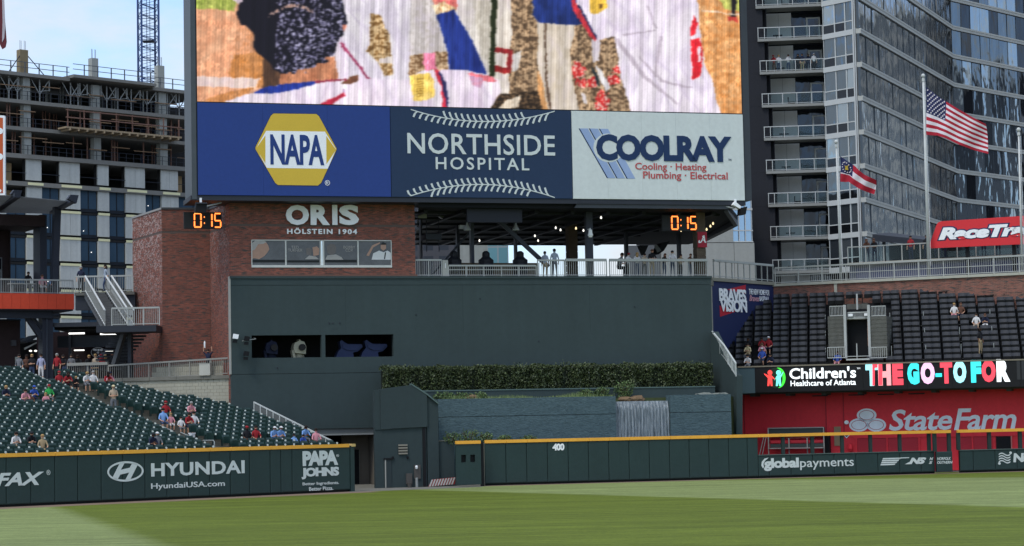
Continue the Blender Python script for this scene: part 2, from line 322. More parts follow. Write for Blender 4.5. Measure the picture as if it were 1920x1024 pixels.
for ps in ([(211, 899), (221, 902), (229, 888), (247, 881), (251, 886), (250, 876), (237, 877), (222, 886), (228, 868), (223, 868)], [(227, 867), (236, 866), (229, 881), (222, 886)],
           [(240, 901), (231, 902), (239, 886), (246, 882)], [(256, 869), (246, 866), (232, 888), (240, 886), (240, 900), (245, 899)]):
    pass
t.poly('badge_letter', [(209, 895), (222, 869), (232, 867), (224, 881), (241, 877), (246, 868), (256, 871), (242, 899), (232, 901), (240, 886), (223, 890), (217, 901)][::-1], -.137, -.125, white)
text(t, 'HYUNDAI', (281, 894), (456, 863), white, y=-.125, off=.03, sp=1.05)
text(t, 'HyundaiUSA.com', (281, 920), (419, 901), white, y=-.125, off=.012)
text(t, 'PAPA', (565, 874), (631, 844), white, y=-.125, off=.055, sp=.88)
text(t, 'JOHNS', (563, 899), (633, 875), white, y=-.125, off=.055, sp=.88)
text(t, 'Better Ingredients.', (565, 912), (633, 902), white, y=-.125, off=.015)
text(t, 'Better Pizza.', (577, 920.5), (622, 911.5), white, y=-.125, off=.015)
text(t, '®', (628, 857), (633, 852), white, y=-.125)

t = T('outfield_fence', 'dark green padded fence marked 400, partly open railed before the red bullpen', 'fence', PFR, 905, 910, z=0)
seam = [908, 948, 987, 1026, 1065, 1103, 1141, 1179, 1217, 1255, 1292, 1329, 1366, 1401, 1421]
xs = [t.L(p, 870)[0] for p in seam]; xe = xs[-1]
t.part('backing', MB().box(xs[0], xe, 0, .12, 0, 2.42), black); pads(t, xs, .12, 2.42)  # black foot again paints the shadow under the pads
low = [1421, 1441, 1482, 1523, 1563, 1604, 1645, 1686, 1726, 1752]
xl = [t.L(p, 870)[0] for p in low]; zt = t.L(1600, 850)[1]
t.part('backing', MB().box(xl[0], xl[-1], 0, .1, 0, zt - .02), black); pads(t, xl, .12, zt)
t.part('ledge', MB().box(xl[0], xl[-1], -.16, .14, zt, zt + .05), M('green ledge', srgb(78, 92, 88), .6))
cx = [t.L(p, 820)[0] for p in (908, 948, 987, 1026, 1065, 1103, 1141, 1179, 1217, 1255, 1292, 1329, 1366, 1420, 1461, 1541, 1621, 1700, 1747)]
caps(t, cx, 2.42, 2.6)
gpost = M('fence post paint', srgb(38, 52, 50), .6)
for p in (1468, 1523, 1579, 1632, 1687, 1742): x = t.L(p, 830)[0]; t.part('post', MB().box(x - .1, x + .1, -.06, .1, zt + .05, 2.42), gpost)
x = xs[0]; t.part('edge_strip', MB().box(x - .06, x, -.1, .1, 0, 2.45), concd)
text(t, '400', (1035, 845), (1057, 831.5), whitep, y=-.125, off=.05, sp=.9)
text(t, 'global', (1431, 883.5), (1496, 858), white, y=-.125, off=.045, sp=.95)
text(t, 'payments', (1499, 881.5), (1599, 860), white, y=-.125, off=.006)
ring(t, 1441, 868, 15, 12, 2.5, white, -.124, name='crescent') if False else None
t.poly('crescent', [(1440, 858), (1432, 860), (1427, 866), (1426, 873), (1429, 878), (1431, 876), (1430, 870), (1433, 864)], -.137, -.125, white)
for i in range(4):
    o = i * 3.7; t.poly('stripe', [(1650 - 0 + (3 - i) * 0 - i * 0 + 4 - i * 1.3, 859 + o), (1688 - i * 3.5, 858 + o), (1686 - i * 3.5, 860.7 + o), (1649 + 4 - i * 1.3, 861.6 + o)], -.137, -.125, white)
t.poly('stripe', [(1675, 858.6), (1703, 857.4), (1703, 858.8), (1675, 860.3)], -.137, -.125, white)
text(t, 'NS', (1702, 870.5), (1735, 857.5), white, y=-.125, off=.07, shear=.35, sp=.85)
t.poly('stripe', [(1695, 870.5), (1704, 866), (1708, 869), (1704, 870.5)], -.137, -.125, white)
text(t, 'N', (1741, 863), (1748, 857.5), white, y=-.125, off=.05, shear=.3); text(t, 'S', (1740, 870), (1746.5, 864.5), white, y=-.125, off=.05, shear=.3)
# gate leaf between fence runs
t = T('fence_gate', 'narrow dark green padded gate with lettering, slightly ajar at the bullpen', 'gate', PFR.off(.35), 1755, 887, z=0)
xg = [t.L(p, 870)[0] for p in (1755, 1785)]; pads(t, xg, .1, zt - .02)
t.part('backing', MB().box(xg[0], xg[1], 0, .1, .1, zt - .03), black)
caps(t, [t.L(p, 810)[0] for p in (1748, 1781)], 2.42, 2.6)
for p in (1752.5, 1779.5): x = t.L(p, 830)[0]; t.part('post', MB().box(x - .11, x + .11, -.06, .1, zt - .02, 2.42), gpost)
text(t, 'NORFOLK', (1755.5, 863), (1781, 857), white, y=-.125, off=.02, shear=.25); text(t, 'OUTHERN', (1755.5, 870), (1784, 864), white, y=-.125, off=.02, shear=.25)
t = T('outfield_fence', 'dark green padded fence with yellow cap at the right edge, past the red gap', 'fence', PFR, 1799, 885, z=0)
xl = [t.L(p, 870)[0] for p in (1799, 1824, 1865, 1906, 1948, 1990, 2040)]
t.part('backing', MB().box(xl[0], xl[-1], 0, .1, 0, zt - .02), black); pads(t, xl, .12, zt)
t.part('ledge', MB().box(xl[0], xl[-1], -.16, .14, zt, zt + .05), MATS['green ledge'])
caps(t, [t.L(p, 810)[0] for p in (1794, 1877, 1958, 2040)], 2.42, 2.6)
for p in (1797, 1855, 1913, 1970): x = t.L(p, 830)[0]; t.part('post', MB().box(x - .11, x + .11, -.06, .1, zt + .05, 2.42), gpost)
for i in range(4):
    mb = MB(); pts = [t.L(1871 + k * 2.4, 852 + i * 4.6 - 2.2 * math.sin(k / 9 * 6.28)) for k in range(10)]
    for a, b in zip(pts[:-1], pts[1:]): mb.prism([(a[0], a[1] - .035), (b[0], b[1] - .035), (b[0], b[1] + .035), (a[0], a[1] + .035)], -.137, -.125)
    t.part('wave_mark', mb, white)
disc(t, 1893, 849, 2.4, 2.4, white, -.125, name='dot'); disc(t, 1872, 869, 2.4, 2.4, white, -.125, name='dot')
text(t, 'Nat', (1898, 867), (1938, 849), white, y=-.125, off=.05, shear=.1)
# short gate section beside the annex
PG = Pl((852, 913, 121.2), (900, 911, 121.6))
t = T('fence_gate', 'short dark green padded gate with two small square windows, beside the 400 fence', 'gate', PG, 852, 913, z=0)
x0 = t.L(854, 870)[0]; x1 = t.L(901, 870)[0]
w = [t.L(a, 870)[0] for a in (864, 873, 881, 890)]; z_a = t.L(870, 867)[1]; z_b = t.L(870, 853)[1]
mb = MB()
mb.box(x0, x1, -.12, .05, .12, z_a).box(x0, x1, -.12, .05, z_b, 2.42)
for a, b in ((x0, w[0]), (w[1], w[2]), (w[3], x1)): mb.box(a, b, -.12, .05, z_a, z_b)
t.part('leaf', mb, pad)
for i in (0, 2): t.part('window', MB().box(w[i], w[i + 1], .03, .04, z_a, z_b), black)
caps(t, [x0, x1], 2.42, 2.6)
t.part('hinge_post', MB().box(x1 + .02, x1 + .2, -.02, .15, 0, 2.5), black)

# ================================================================ the green batter's eye wall
t = T('green_wall', 'tall flat dark green wall behind the hedge with a long black camera slot', 'wall', MAIN, 433, 760, z=0)
uL = t.L(433, 600)[0]; uR = t.L(1335, 600)[0]
zb0 = t.L(600, 670)[1]; zb1 = t.L(600, 628)[1]; bx0 = t.L(472, 650)[0]; bx1 = t.L(738, 650)[0]; bm0 = t.L(603, 650)[0]; bm1 = t.L(610, 650)[0]
z7 = t.L(600, 700)[1]; tx0 = t.L(592, 850)[0]; tx1 = t.L(704, 850)[0]; tz = t.L(650, 803)[1]; TH = .45
top = ZM
P_ = t.part
P_('wall_panel', MB().box(uL, uR, 0, TH, zb1, top - .55), green)
P_('wall_panel', MB().box(uL, uR, 0, TH, top - .53, top - .14), green)
P_('coping', MB().box(uL - .05, uR + .05, -.06, TH + .1, top - .14, top), green)
P_('wall_panel', MB().box(uL, bx0, 0, TH, zb0, zb1), green); P_('wall_panel', MB().box(bx1, uR, 0, TH, zb0, zb1), green)
P_('mullion', MB().box(bm0, bm1, 0, TH, zb0, zb1), green)
P_('wall_panel', MB().box(uL, uR, 0, TH, z7 + .012, zb0), green)
P_('wall_panel', MB().box(uL, tx0, 0, TH, 0, z7 - .012), green); P_('wall_panel', MB().box(tx0, tx1, 0, TH, tz, z7 - .012), green)
P_('wall_panel', MB().box(tx1, uR, 0, TH, 0, z7 - .012), green)
P_('joint_backing', MB().box(uL, uR, .03, TH - .03, z7 - .03, z7 + .03), black)
P_('edge_trim', MB().box(uL - .08, uL - .003, -.03, TH, z7, top), conc)
for px, py in ((617, 606), (624, 606), (637, 606), (520, 690), (900, 560), (1190, 575), (1010, 640), (780, 590)): x_, z_ = t.L(px, py); t.part('fixing', MB().box(x_ - .04, x_ + .04, -.03, -.003, z_ - .04, z_ + .04), dsteel)
for px in (648, 868, 1106): x_, _ = t.L(px, 580); t.part('panel_joint', MB().box(x_ - .012, x_ + .012, -.004, .001, zb1 + .05, top - .56), annexg)
# camera booth
P_('booth', MB().box(bx0 - .1, bx1 + .1, 3.5, 3.6, zb0 - .1, zb1 + .4).box(bx0 - .2, bx0 - .1, TH, 3.6, zb0 - .1, zb1 + .4).box(bx1 + .1, bx1 + .2, TH, 3.6, zb0 - .1, zb1 + .4).box(bx0, bx1, TH, 3.6, zb1 + .3, zb1 + .4).box(bx0, bx1, TH, 3.6, zb0 - .15, zb0 - .05), black)
# tunnel through the wall
tdk = M('tunnel block wall', srgb(112, 106, 96), .9, .2, 1.2, .2, 12)
P_('tunnel_header', MB().box(tx0, tx1 - .003, .12, .3, tz - .42, tz - .01), M('grey shutter box', srgb(112, 115, 112), .5))
P_('shutter_slat', MB().box(tx0, tx1 - .003, .1, .12, tz - .4, tz - .33), M('shutter lip', srgb(150, 152, 148), .5))
P_('tunnel_wall', MB().box(tx1 - .003, tx1 + .2, TH, 9, 0, tz), tdk)
xk = t.L(672, 860)[0]
P_('tunnel_wall', MB().box(xk - .6, tx1, 2.0, 2.2, 0, tz), tdk); P_('tunnel_wall', MB().box(tx0 - 9, tx1 + .2, 9.003, 9.2, 0, tz), black)
P_('tunnel_ceiling', MB().box(tx0 - 9, tx1, TH, 9.2, tz, tz + .2), black)
P_('tunnel_wall', MB().box(tx0 - 9.2, tx0 - 9, TH, 9.2, 0, tz), black)
P_('door', MB().box(xk + .05, xk + .45, 1.93, 2.0, 0, 2.1), black)
P_('door_frame', MB().box(xk + .45, xk + .5, 1.9, 2.0, 0, 2.15).box(xk, xk + .05, 1.9, 2.0, 0, 2.15), concd)
# floodlights clamped at the slot's left end
for (px, py), lb in (((439, 632), 'white and black floodlight pair at the top left of the camera slot'), ((460, 636), 'small black floodlight on an arm by the camera slot'), ((459, 664), 'black floodlight low beside the camera slot')):
    q = T('floodlight', lb, 'floodlight', MAIN, px, py, group=None)
    q.part('bracket', MB().tube([(0, 0, 0), (0, -.35, 0), (.12, -.4, .1)], .03), dsteel)
    q.part('lamp_head', MB().prism([(-.16, -.1), (.14, -.14), (.2, .12), (-.1, .17)], -.55, -.38), black if px > 445 else whitep)
    q.part('lamp_head', MB().prism([(-.16, -.34), (.1, -.36), (.12, -.2), (-.14, -.18)], -.5, -.38), black)
q = T('bracket_arm', 'thin pipe arm reaching from the wall into the camera slot', 'bracket', MAIN, 466, 637)
q.part('pipe', MB().tube([q.L(452, 640)[:1] + (-.4,) + q.L(452, 640)[1:], q.L(478, 636)[:1] + (-.3,) + q.L(478, 636)[1:], q.L(478, 633)[:1] + (.3,) + q.L(478, 633)[1:]], .025), steelg)
# the covered cameras
def tvcam(px, mat, lb, kind):
    q = T('broadcast_camera', lb, 'camera', MAIN, px, 671, z=zb0 + MAIN.uz(600, 670)[1] * 0 if False else zb0, d=-1.0)
    if kind == 0:
        q.part('pedestal', MB().lathe([(.34, 0), (.24, .3), (.16, .62)], 10), mat, smooth=True)
        q.part('cover', MB().prism([(-.36, .30), (.3, .22), (.34, .66), (.22, .95), (.0, 1.02), (-.05, 1.12), (-.1, 1.0), (-.34, .9), (-.42, .6)], -.5, .5), mat)
        q.part('lens', MB().tube([(.06, -.5, .62), (.06, -.82, .62)], .2, 12), black)
        q.part('side_flap', MB().prism([(-.42, 0), (-.28, 0), (-.32, .5), (-.5, .45)], -.3, .3), mat)
    else:
        q.part('drape', MB().prism([(-.75, 0), (-.6, .35), (-.42, .55), (-.5, .95), (-.38, 1.05), (-.2, .9), (0, .8), (.85, .78), (.9, .62), (.6, .35), (.3, .28), (.35, 0)], -.35, .35), mat)
        q.part('drape_fold', MB().prism([(-.35, .8), (.8, .7), (.5, .4), (0, .42), (-.3, .55)], -.42, -.35), mat)
        q.part('tripod', MB().tube([(-.7, -.3, 0), (-.3, 0, .5)], .03).tube([(.2, -.3, 0), (-.1, 0, .5)], .03).tube([(-.3, .5, 0), (-.2, 0, .5)], .03), whitep)
navyc = M('navy rain cover', srgb(40, 50, 82), .7, .2, 3)
tvcam(514, M('dark navy cover', srgb(24, 30, 52), .8), 'dark navy covered camera, leftmost in the black slot', 0)
tvcam(567, M('cream cover', srgb(168, 165, 145), .8, .2, 3), 'cream covered broadcast camera with round black lens in the slot', 0)
tvcam(657, navyc, 'blue draped camera just right of the slot mullion', 1); tvcam(704, navyc, 'blue draped camera at the right end of the slot', 1)

# ---- annex box in front of the wall, left of the terrace
PA = Pl((705, 915, 121.6), (795, 912, 122.3))
t = T('green_annex', 'dark green block housing with a sloping top, louvre and door beside the tunnel', 'building', PA, 705, 915, z=0)
a0 = t.L(704, 850)[0]; a1 = t.L(797, 850)[0]; a2 = t.L(823, 820)[0]
zt_l = t.L(715, 731)[1]; zt_m = t.L(770, 722)[1]; zt_r = t.L(800, 744)[1]; xm = t.L(772, 722)[0]; zs = t.L(750, 803)[1]; xs_ = t.L(800, 803)[0]; xl_ = t.L(714, 803)[0]
t.part('wall_panel', MB().prism([(a0, 0), (xs_, 0), (xs_, zs + .03), (xl_, zs - .06), (a0, zs - .07)], .10, .5), annexg)
t.part('wall_panel', MB().prism([(xl_, zs - .04), (xs_ + .05, zs + .05), (xs_ + .05, zt_r + .1), (xm, zt_m), (xl_, zt_l + .05)], 0, .5), annexg)
t.part('wall_panel', MB().prism([(a0, zs - .06), (xl_ - .003, zs - .06), (xl_ - .003, zt_l), (a0, zt_l - .05)], .05, .5), annexg)
zr = t.L(822, 755)[1]
t.part('side_wall', MB().prism([(xs_ + .053, 0), (a2, 0), (a2, zr - .1), (xs_ + .053, zt_r + .05)], .12, 3.5), annexg)
xz = t.L(853, 820)[0]; zz = t.L(850, 827)[1]
t.part('low_wall', MB().box(a2 + .003, xz, .3, .7, 0, zz), annexg)
t.part('coping', MB().box(a2 + .003, xz, .26, .74, zz, zz + .04), concd)
gcop = M('pale green coping', srgb(86, 104, 101), .7)
t.part('coping', MB().prism([(xm - .02, zt_m), (xs_ + .05, zt_r + .1), (a2, zr - .1), (a2, zr), (xs_ + .05, zt_r + .2), (xm - .02, zt_m + .09)], -.03, .55), gcop)
t.part('core', MB().prism([(a0 + 1.1, 0), (xs_, 0), (xs_, zt_r), (xm, zt_m - .05), (a0 + 1.1, zt_l)], .503, 3.4), annexg)
x = t.L(796, 850)[0]; t.part('corner_gap', MB().box(x - .09, x + .09, .05, .098, 0, zs), black)
lv = t.L(750, 862); lx0, lz0 = t.L(748, 852); lx1, lz1 = t.L(763.5, 834)
lou = t.part('louvre', MB().box(lx0, lx1, .06, .098, lz0, lz1), black)
for i in range(4): t.part('slat', MB().box(lx0 - .02, lx1 + .02, .0, .06, lz0 + i * (lz1 - lz0) / 3.4, lz0 + i * (lz1 - lz0) / 3.4 + .09), M('louvre metal', srgb(135, 130, 118), .6), parent=lou)
dx0 = t.L(724, 870)[0]; dx1 = t.L(734, 870)[0]; dz = t.L(730, 862)[1]
dr = t.part('door', MB().box(dx0, dx1, .05, .098, .02, dz), M('door green', srgb(44, 54, 56), .6))
t.part('frame', MB().box(dx0 - .06, dx0, .02, .098, .02, dz), conc, parent=dr); t.part('lintel', MB().box(dx0 - .12, dx1 + .1, .0, .098, dz, dz + .1), black, parent=dr)
for p in (737, 765): x, z = t.L(p, 858); t.part('wall_lamp', MB().prism([(x - .06, z - .06), (x + .06, z - .06), (x + .06, z + .06), (x - .06, z + .06)], .02, .18), black)
ph = M('brownish steel box', srgb(80, 76, 72), .6)
t.part('phone_box', MB().box(*t.L(777, 895)[:1], t.L(789, 895)[0], .02, .18, t.L(780, 898)[1], t.L(780, 872)[1]), ph)
t.part('utility_box', MB().box(t.L(762, 905)[0], t.L(773, 905)[0], -.02, .18, t.L(765, 908)[1], t.L(765, 888)[1]), ph)
x, z = t.L(780.5, 876); t.part('lamp', MB().lathe([(.05, -.1), (.08, 0), (.05, .1)], 8, (x, -.08, z)), whitep)
x, z = t.L(780, 900); t.part('bollard', MB().lathe([(.08, 0), (.08, .55)], 8, (x, -.2, 0)), steelg)
x, z = t.L(766, 912); t.part('bucket', MB().lathe([(.1, 0), (.14, .28)], 10, (x, -.3, 0)), ph)
# striped board leaning at the foot of the low wall
q = T('barrier_board', 'red and white slanted striped board lying against the wall foot', 'barrier', PA.off(.1), 803, 914, z=0)
bx_ = [q.L(p, 913)[0] for p in (803, 853)]; zq = .12 + .3
q.part('board', MB().prism([(bx_[0], .02), (bx_[1], .12), (bx_[1] + .05, zq + .1), (bx_[0] + .25, zq)], .0, .04), M('red board', srgb(140, 45, 42), .6))
for i in range(9):
    x = bx_[0] + .04 + i * (bx_[1] - bx_[0] - .1) / 9; lift = i * .011
    q.part('stripe', MB().prism([(x, .03 + lift), (x + .09, .03 + lift), (x + .25, zq - .01 + lift), (x + .16, zq - .01 + lift)], -.02, 0), M('worn white', srgb(185, 182, 176), .7))

# ================================================================ terraces, waterfall, hedge
tx = bpy.data.materials.new('carved teal wall'); tx.use_nodes = True; n = tx.node_tree.nodes; l = tx.node_tree.links.new; b = n['Principled BSDF']; b.inputs['Roughness'].default_value = .75
g = n.new('ShaderNodeNewGeometry'); mpn = n.new('ShaderNodeMapping'); mpn.inputs['Scale'].default_value = (1.2, 1.2, 4.2); l(g.outputs['Position'], mpn.inputs[0])
nn = n.new('ShaderNodeTexNoise'); nn.inputs['Scale'].default_value = 2.4; nn.inputs['Detail'].default_value = 7; nn.inputs['Distortion'].default_value = 1.6; l(mpn.outputs[0], nn.inputs['Vector'])
rr = n.new('ShaderNodeValToRGB'); rr.color_ramp.elements[0].position = .32; rr.color_ramp.elements[0].color = (*srgb(56, 76, 82), 1); rr.color_ramp.elements[1].position = .72; rr.color_ramp.elements[1].color = (*srgb(84, 106, 111), 1); l(nn.outputs['Fac'], rr.inputs[0]); l(rr.outputs[0], b.inputs['Base Color'])
bn = n.new('ShaderNodeBump'); bn.inputs['Strength'].default_value = .45; bn.inputs['Distance'].default_value = .08; l(nn.outputs['Fac'], bn.inputs['Height']); l(bn.outputs[0], b.inputs['Normal'])
PT = Pl((820, 815, 124.3), (1380, 812, 129.6))
t = T('terrace_wall', 'low carved teal stone wall in two courses, behind the 400 fence', 'wall', PT, 822, 815, z=0)
zt0 = t.L(1000, 745.5)[1]; zm = t.L(1000, 779)[1]; X = lambda p, y=780: t.L(p, y)[0]
for a, b in ((822, 1155), (1258, 1371)):
    dz = .0 if a < 1200 else t.L(1300, 740)[1] - zt0
    t.part('stone_course', MB().box(X(a), X(b), 0, .8, 0, zm - .015), tx); t.part('stone_course', MB().box(X(a), X(b), 0, .8, zm + .015, zt0 + dz), tx)
    t.part('joint', MB().box(X(a) + .01, X(b) - .01, .04, .76, zm - .02, zm + .02), black)
zw = t.L(1205, 753)[1]
t.part('weir_wall', MB().box(X(1155) + .003, X(1258) - .003, .5, .9, 0, zw), tx)
ledge_z = zt0
# waterfall
wm = bpy.data.materials.new('falling water'); wm.use_nodes = True; n = wm.node_tree.nodes; l = wm.node_tree.links.new; b = n['Principled BSDF']; b.inputs['Roughness'].default_value = .25
g = n.new('ShaderNodeNewGeometry'); mpn = n.new('ShaderNodeMapping'); mpn.inputs['Scale'].default_value = (6.5, 6.5, .55); l(g.outputs['Position'], mpn.inputs[0])
nn = n.new('ShaderNodeTexNoise'); nn.inputs['Scale'].default_value = 1.6; nn.inputs['Detail'].default_value = 6; nn.inputs['Roughness'].default_value = .8; l(mpn.outputs[0], nn.inputs['Vector'])
rr = n.new('ShaderNodeValToRGB'); rr.color_ramp.elements[0].position = .40; rr.color_ramp.elements[0].color = (*srgb(80, 92, 98), 1); rr.color_ramp.elements[1].position = .68; rr.color_ramp.elements[1].color = (*srgb(158, 167, 172), 1); l(nn.outputs['Fac'], rr.inputs[0]); l(rr.outputs[0], b.inputs['Base Color'])
bn = n.new('ShaderNodeBump'); bn.inputs['Strength'].default_value = .6; bn.inputs['Distance'].default_value = .1; l(nn.outputs['Fac'], bn.inputs['Height']); l(bn.outputs[0], b.inputs['Normal'])
q = T('waterfall', 'thin white sheet of water falling between the two teal terrace walls', 'waterfall', PT, 1156, 815, z=0)
mb = MB(); K = 60; x0 = q.L(1156.5, 780)[0]; x1 = q.L(1256.5, 780)[0]
for i in range(K + 1):
    x = x0 + (x1 - x0) * i / K; wv = .06 * math.sin(i * 1.7) + .05 * random.random()
    for z, y in ((zw + .03, .8), (zw + .03, .42 - wv * .4), (zw - .5, .30 - wv), (0, .2 - wv)): mb.v.append((x, y, z))
for i in range(K):
    for j in range(3): mb.f.append((i * 4 + j, i * 4 + 4 + j, i * 4 + 5 + j, i * 4 + 1 + j)); mb.m.append(0)
mb.f = [f[::-1] for f in mb.f]
q.part('water_sheet', mb, wm, smooth=True); q.o['kind'] = 'structure'; del q.o['category']
q.o.name = 'waterfall'
# planting bed, low wall behind, rocks, shrubs, grass tufts
soil = M('planting soil', srgb(70, 78, 48), .95, .3, 2)
q = T('planter_wall', 'long low green wall under the hedge behind the planting bed', 'wall', MAIN.off(3.4), 812, 740, z=0)
zp = q.L(1200, 728)[1]
q.part('wall_panel', MB().box(q.L(720, 740)[0], q.L(1341, 740)[0], 0, .4, 0, zp), green)
q.part('coping', MB().box(q.L(720, 740)[0], q.L(1341, 740)[0], -.04, .44, zp, zp + .07), gcop)
bed = [PT.pos(*PT.uz(822, 745)[:1], 0, -.8), PT.pos(PT.uz(1371, 745)[0], 0, -.8), MAIN.pos(MAIN.uz(1341, 740)[0], 0, 3.4), MAIN.pos(MAIN.uz(812, 740)[0], 0, 3.4)]
link('planting_bed', MB().slab([(v.x, v.y) for v in bed], 0, zt0 - .12).mesh('planting_bed', soil), kind='structure')
def leafmat(name, c, c2):
    m = bpy.data.materials.new(name); m.use_nodes = True; n = m.node_tree.nodes; l = m.node_tree.links.new; b = n['Principled BSDF']; b.inputs['Roughness'].default_value = .6
    oi = n.new('ShaderNodeNewGeometry'); r = n.new('ShaderNodeValToRGB'); r.color_ramp.elements[0].color = (*c, 1); r.color_ramp.elements[1].color = (*c2, 1); l(oi.outputs['Random Per Island'], r.inputs[0]); l(r.outputs[0], b.inputs['Base Color']); return m
lf_h = leafmat('hedge leaf', (.018, .028, .010), (.085, .115, .036)); lf_b = leafmat('bush leaf', (.03, .06, .02), (.13, .20, .06)); lf_g = leafmat('grass blade', (.10, .16, .04), (.28, .34, .12))
def leaves(mb, n, fn, s0, s1):
    for _ in range(n):
        p = Vector(fn()); a = random.uniform(0, 6.28); e = random.uniform(-1.2, 1.2); s = random.uniform(s0, s1)
        d = Vector((math.cos(a) * math.cos(e), math.sin(a) * math.cos(e), math.sin(e))); w = d.cross(Vector((random.random() - .5, random.random() - .5, random.random() - .5))).normalized()
        mb.add([p - d * s * .5, p + w * s * .28, p + d * s * .5, p - w * s * .28], [(0, 1, 2, 3)])
q = T('hedge', 'long clipped dark green hedge running along the base of the green wall', 'hedge', MAIN.off(1.9), 720, 735, z=zp)
hx0 = q.L(718, 710)[0]; hx1 = q.L(1338, 710)[0]; hz = q.L(1000, 686.5)[1]
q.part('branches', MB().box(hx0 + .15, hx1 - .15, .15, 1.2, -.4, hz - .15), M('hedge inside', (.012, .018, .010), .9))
mb = MB()
def hp():
    x = random.uniform(hx0, hx1); bulge = .09 * math.sin(x * 2.1) + .07 * math.sin(x * 5.3 + 1) + .05 * math.sin(x * 11)
    if random.random() < .8: return (x, random.gauss(.03, .07) - bulge, random.uniform(-.3, hz))
    return (x, random.uniform(0, 1.3), hz + random.gauss(-.03, .05) + bulge * .6)
leaves(mb, 26000, hp, .09, .2)
def shoot():
    x = random.uniform(hx0, hx1); return (x, random.uniform(-.05, 1.0), hz + abs(random.gauss(0, .09)) * (1.2 if math.sin(x * 1.7) + math.sin(x * .6 + 1) > .6 else .4))
leaves(mb, 1500, shoot, .08, .16)
q.part('foliage', mb, lf_h)
def bush(px, py, w, h, lb, n=420, pl=None, z=None, m=None):
    q = T('shrub', lb, 'shrub', pl or PT.off(-1.2), px, py, z=z if z is not None else zt0 - .12)
    s = MB()
    for i in range(5):
        a = i * 1.256; s.tube([(0, 0, 0), (math.cos(a) * w * .2, math.sin(a) * w * .2, h * .5), (math.cos(a) * w * .35, math.sin(a) * w * .3, h * .8)], .025, 4)
    q.part('stem', s, M('twig', srgb(80, 66, 48)))
    mb = MB()
    def fn():
        while True:
            x, y, z = [random.uniform(-1, 1) for _ in range(3)]
            r = math.sqrt(x * x + y * y + z * z)
            if r < 1 + .25 * math.sin(x * 7) * math.cos(z * 6) and r > .35: return (x * w / 2, y * w / 2, h * .52 + z * h / 2)
    leaves(mb, n, fn, .07, .17); q.part('foliage', mb, m or lf_b)
bush(1170, 745, 1.25, 1.05, 'round green shrub beside the brown rocks above the waterfall', 600)
bush(1098, 742, .9, .6, 'small green shrub on the terrace, left of the two near the waterfall'); bush(1128, 742, 1.0, .7, 'low green shrub on the terrace, nearest left of the waterfall')
bush(832, 748, 1.3, .55, 'low dark shrub at the left end of the terrace bed'); bush(868, 748, 1.3, .5, 'low shrub just left of the small tan rock'); bush(900, 748, .9, .5, 'low shrub just right of the small tan rock')
for px, w, h, lb in ((847, 1.0, .55, 'dark shrub peeking over the low wall at the gate'), (880, 1.3, .7, 'light green shrub peeking over the yellow cap at the gate'), (910, .9, .5, 'small shrub behind the dark gate gap'), (946, .9, .32, 'shrub tips showing above the yellow cap left of 400'), (992, 1.0, .28, 'faint shrub tips above the yellow cap nearest the 400 mark')):
    bush(px, 826, w, h + .25, lb, 350, PFR.off(-1.0), 2.3)
q = T('grass_tufts', 'pale wild grass along the top of the teal terrace wall', 'grass', PT.off(-.9), 830, 745, z=zt0 - .13, kind='stuff')
mb = MB(); gx0 = 0; gx1 = q.L(1150, 745)[0]
for _ in range(3800):
    x = random.uniform(gx0, gx1); dens = .5 + .5 * math.sin(x * 1.3) * math.sin(x * .37 + 2)
    if random.random() > .35 + .65 * dens: continue
    y = random.uniform(-.4, 1.0); h = random.uniform(.12, .2 + .28 * dens); l_ = random.uniform(-.12, .12); w = .018
    mb.add([(x - w, y, 0), (x + w, y, 0), (x + l_, y + random.uniform(-.1, .1), h)], [(0, 1, 2)])
me = mb.mesh('grass_tufts', lf_g); o = q.o; bpy.data.objects.remove(o)
u, _z = PT.off(-.9).uz(830, 745); link('grass_tufts', me, None, PT.off(-.9).pos(u, zt0 - .13), PT.rot, 'pale wild grass along the top of the teal terrace wall', 'stuff')
def rock(px, py, w, h, lb, m, d=-.9, grp=None):
    bm = bmesh.new(); bmesh.ops.create_icosphere(bm, subdivisions=2, radius=1)
    for v in bm.verts:
        k = 1 + .28 * math.sin(v.co.x * 4 + px) * math.cos(v.co.y * 5) + random.uniform(-.08, .08); v.co = Vector((v.co.x * w * k, v.co.y * w * .7 * k, v.co.z * h * k))
    me = bpy.data.meshes.new('rock'); bm.to_mesh(me); bm.free(); me.materials.append(m)
    p = PT.off(d); u, z = p.uz(px, py); link('rock', me, None, p.pos(u, z), PT.rot, lb, None, 'rock', grp)
rk = M('brown rock', srgb(120, 98, 74), .9, .4, 3, .6, 8); rk2 = M('grey rock', srgb(120, 125, 118), .9, .3, 2, .5, 6)
rock(884, 747, .38, .22, 'small tan rock among the shrubs on the terrace', rk); rock(1172, 749, .55, .18, 'brown rock at the lip of the waterfall, left one', rk); rock(1194, 748.5, .5, .22, 'brown rock at the lip of the waterfall, right one', rk)
rock(1320, 740, .6, .12, 'flat grey rock on the right teal terrace, left one', rk2); rock(1350, 739.5, .5, .11, 'flat grey rock on the right teal terrace, right one', rk2)

# ---- buttress wall at the right end of the batter's eye, stepping down
PB = Pl((1335, 800, 134.3), (1383, 800, 130.5))
t = T('buttress_wall', 'dark green side wall with a sloping top beside the black seats', 'wall', PB, 1335, 815, z=0)
t.part('wall_panel', MB().prism([t.L(1333, 860), t.L(1381, 860), t.L(1381, 704), t.L(1376, 702), t.L(1336, 622), t.L(1333, 622)], 0, .4), green)
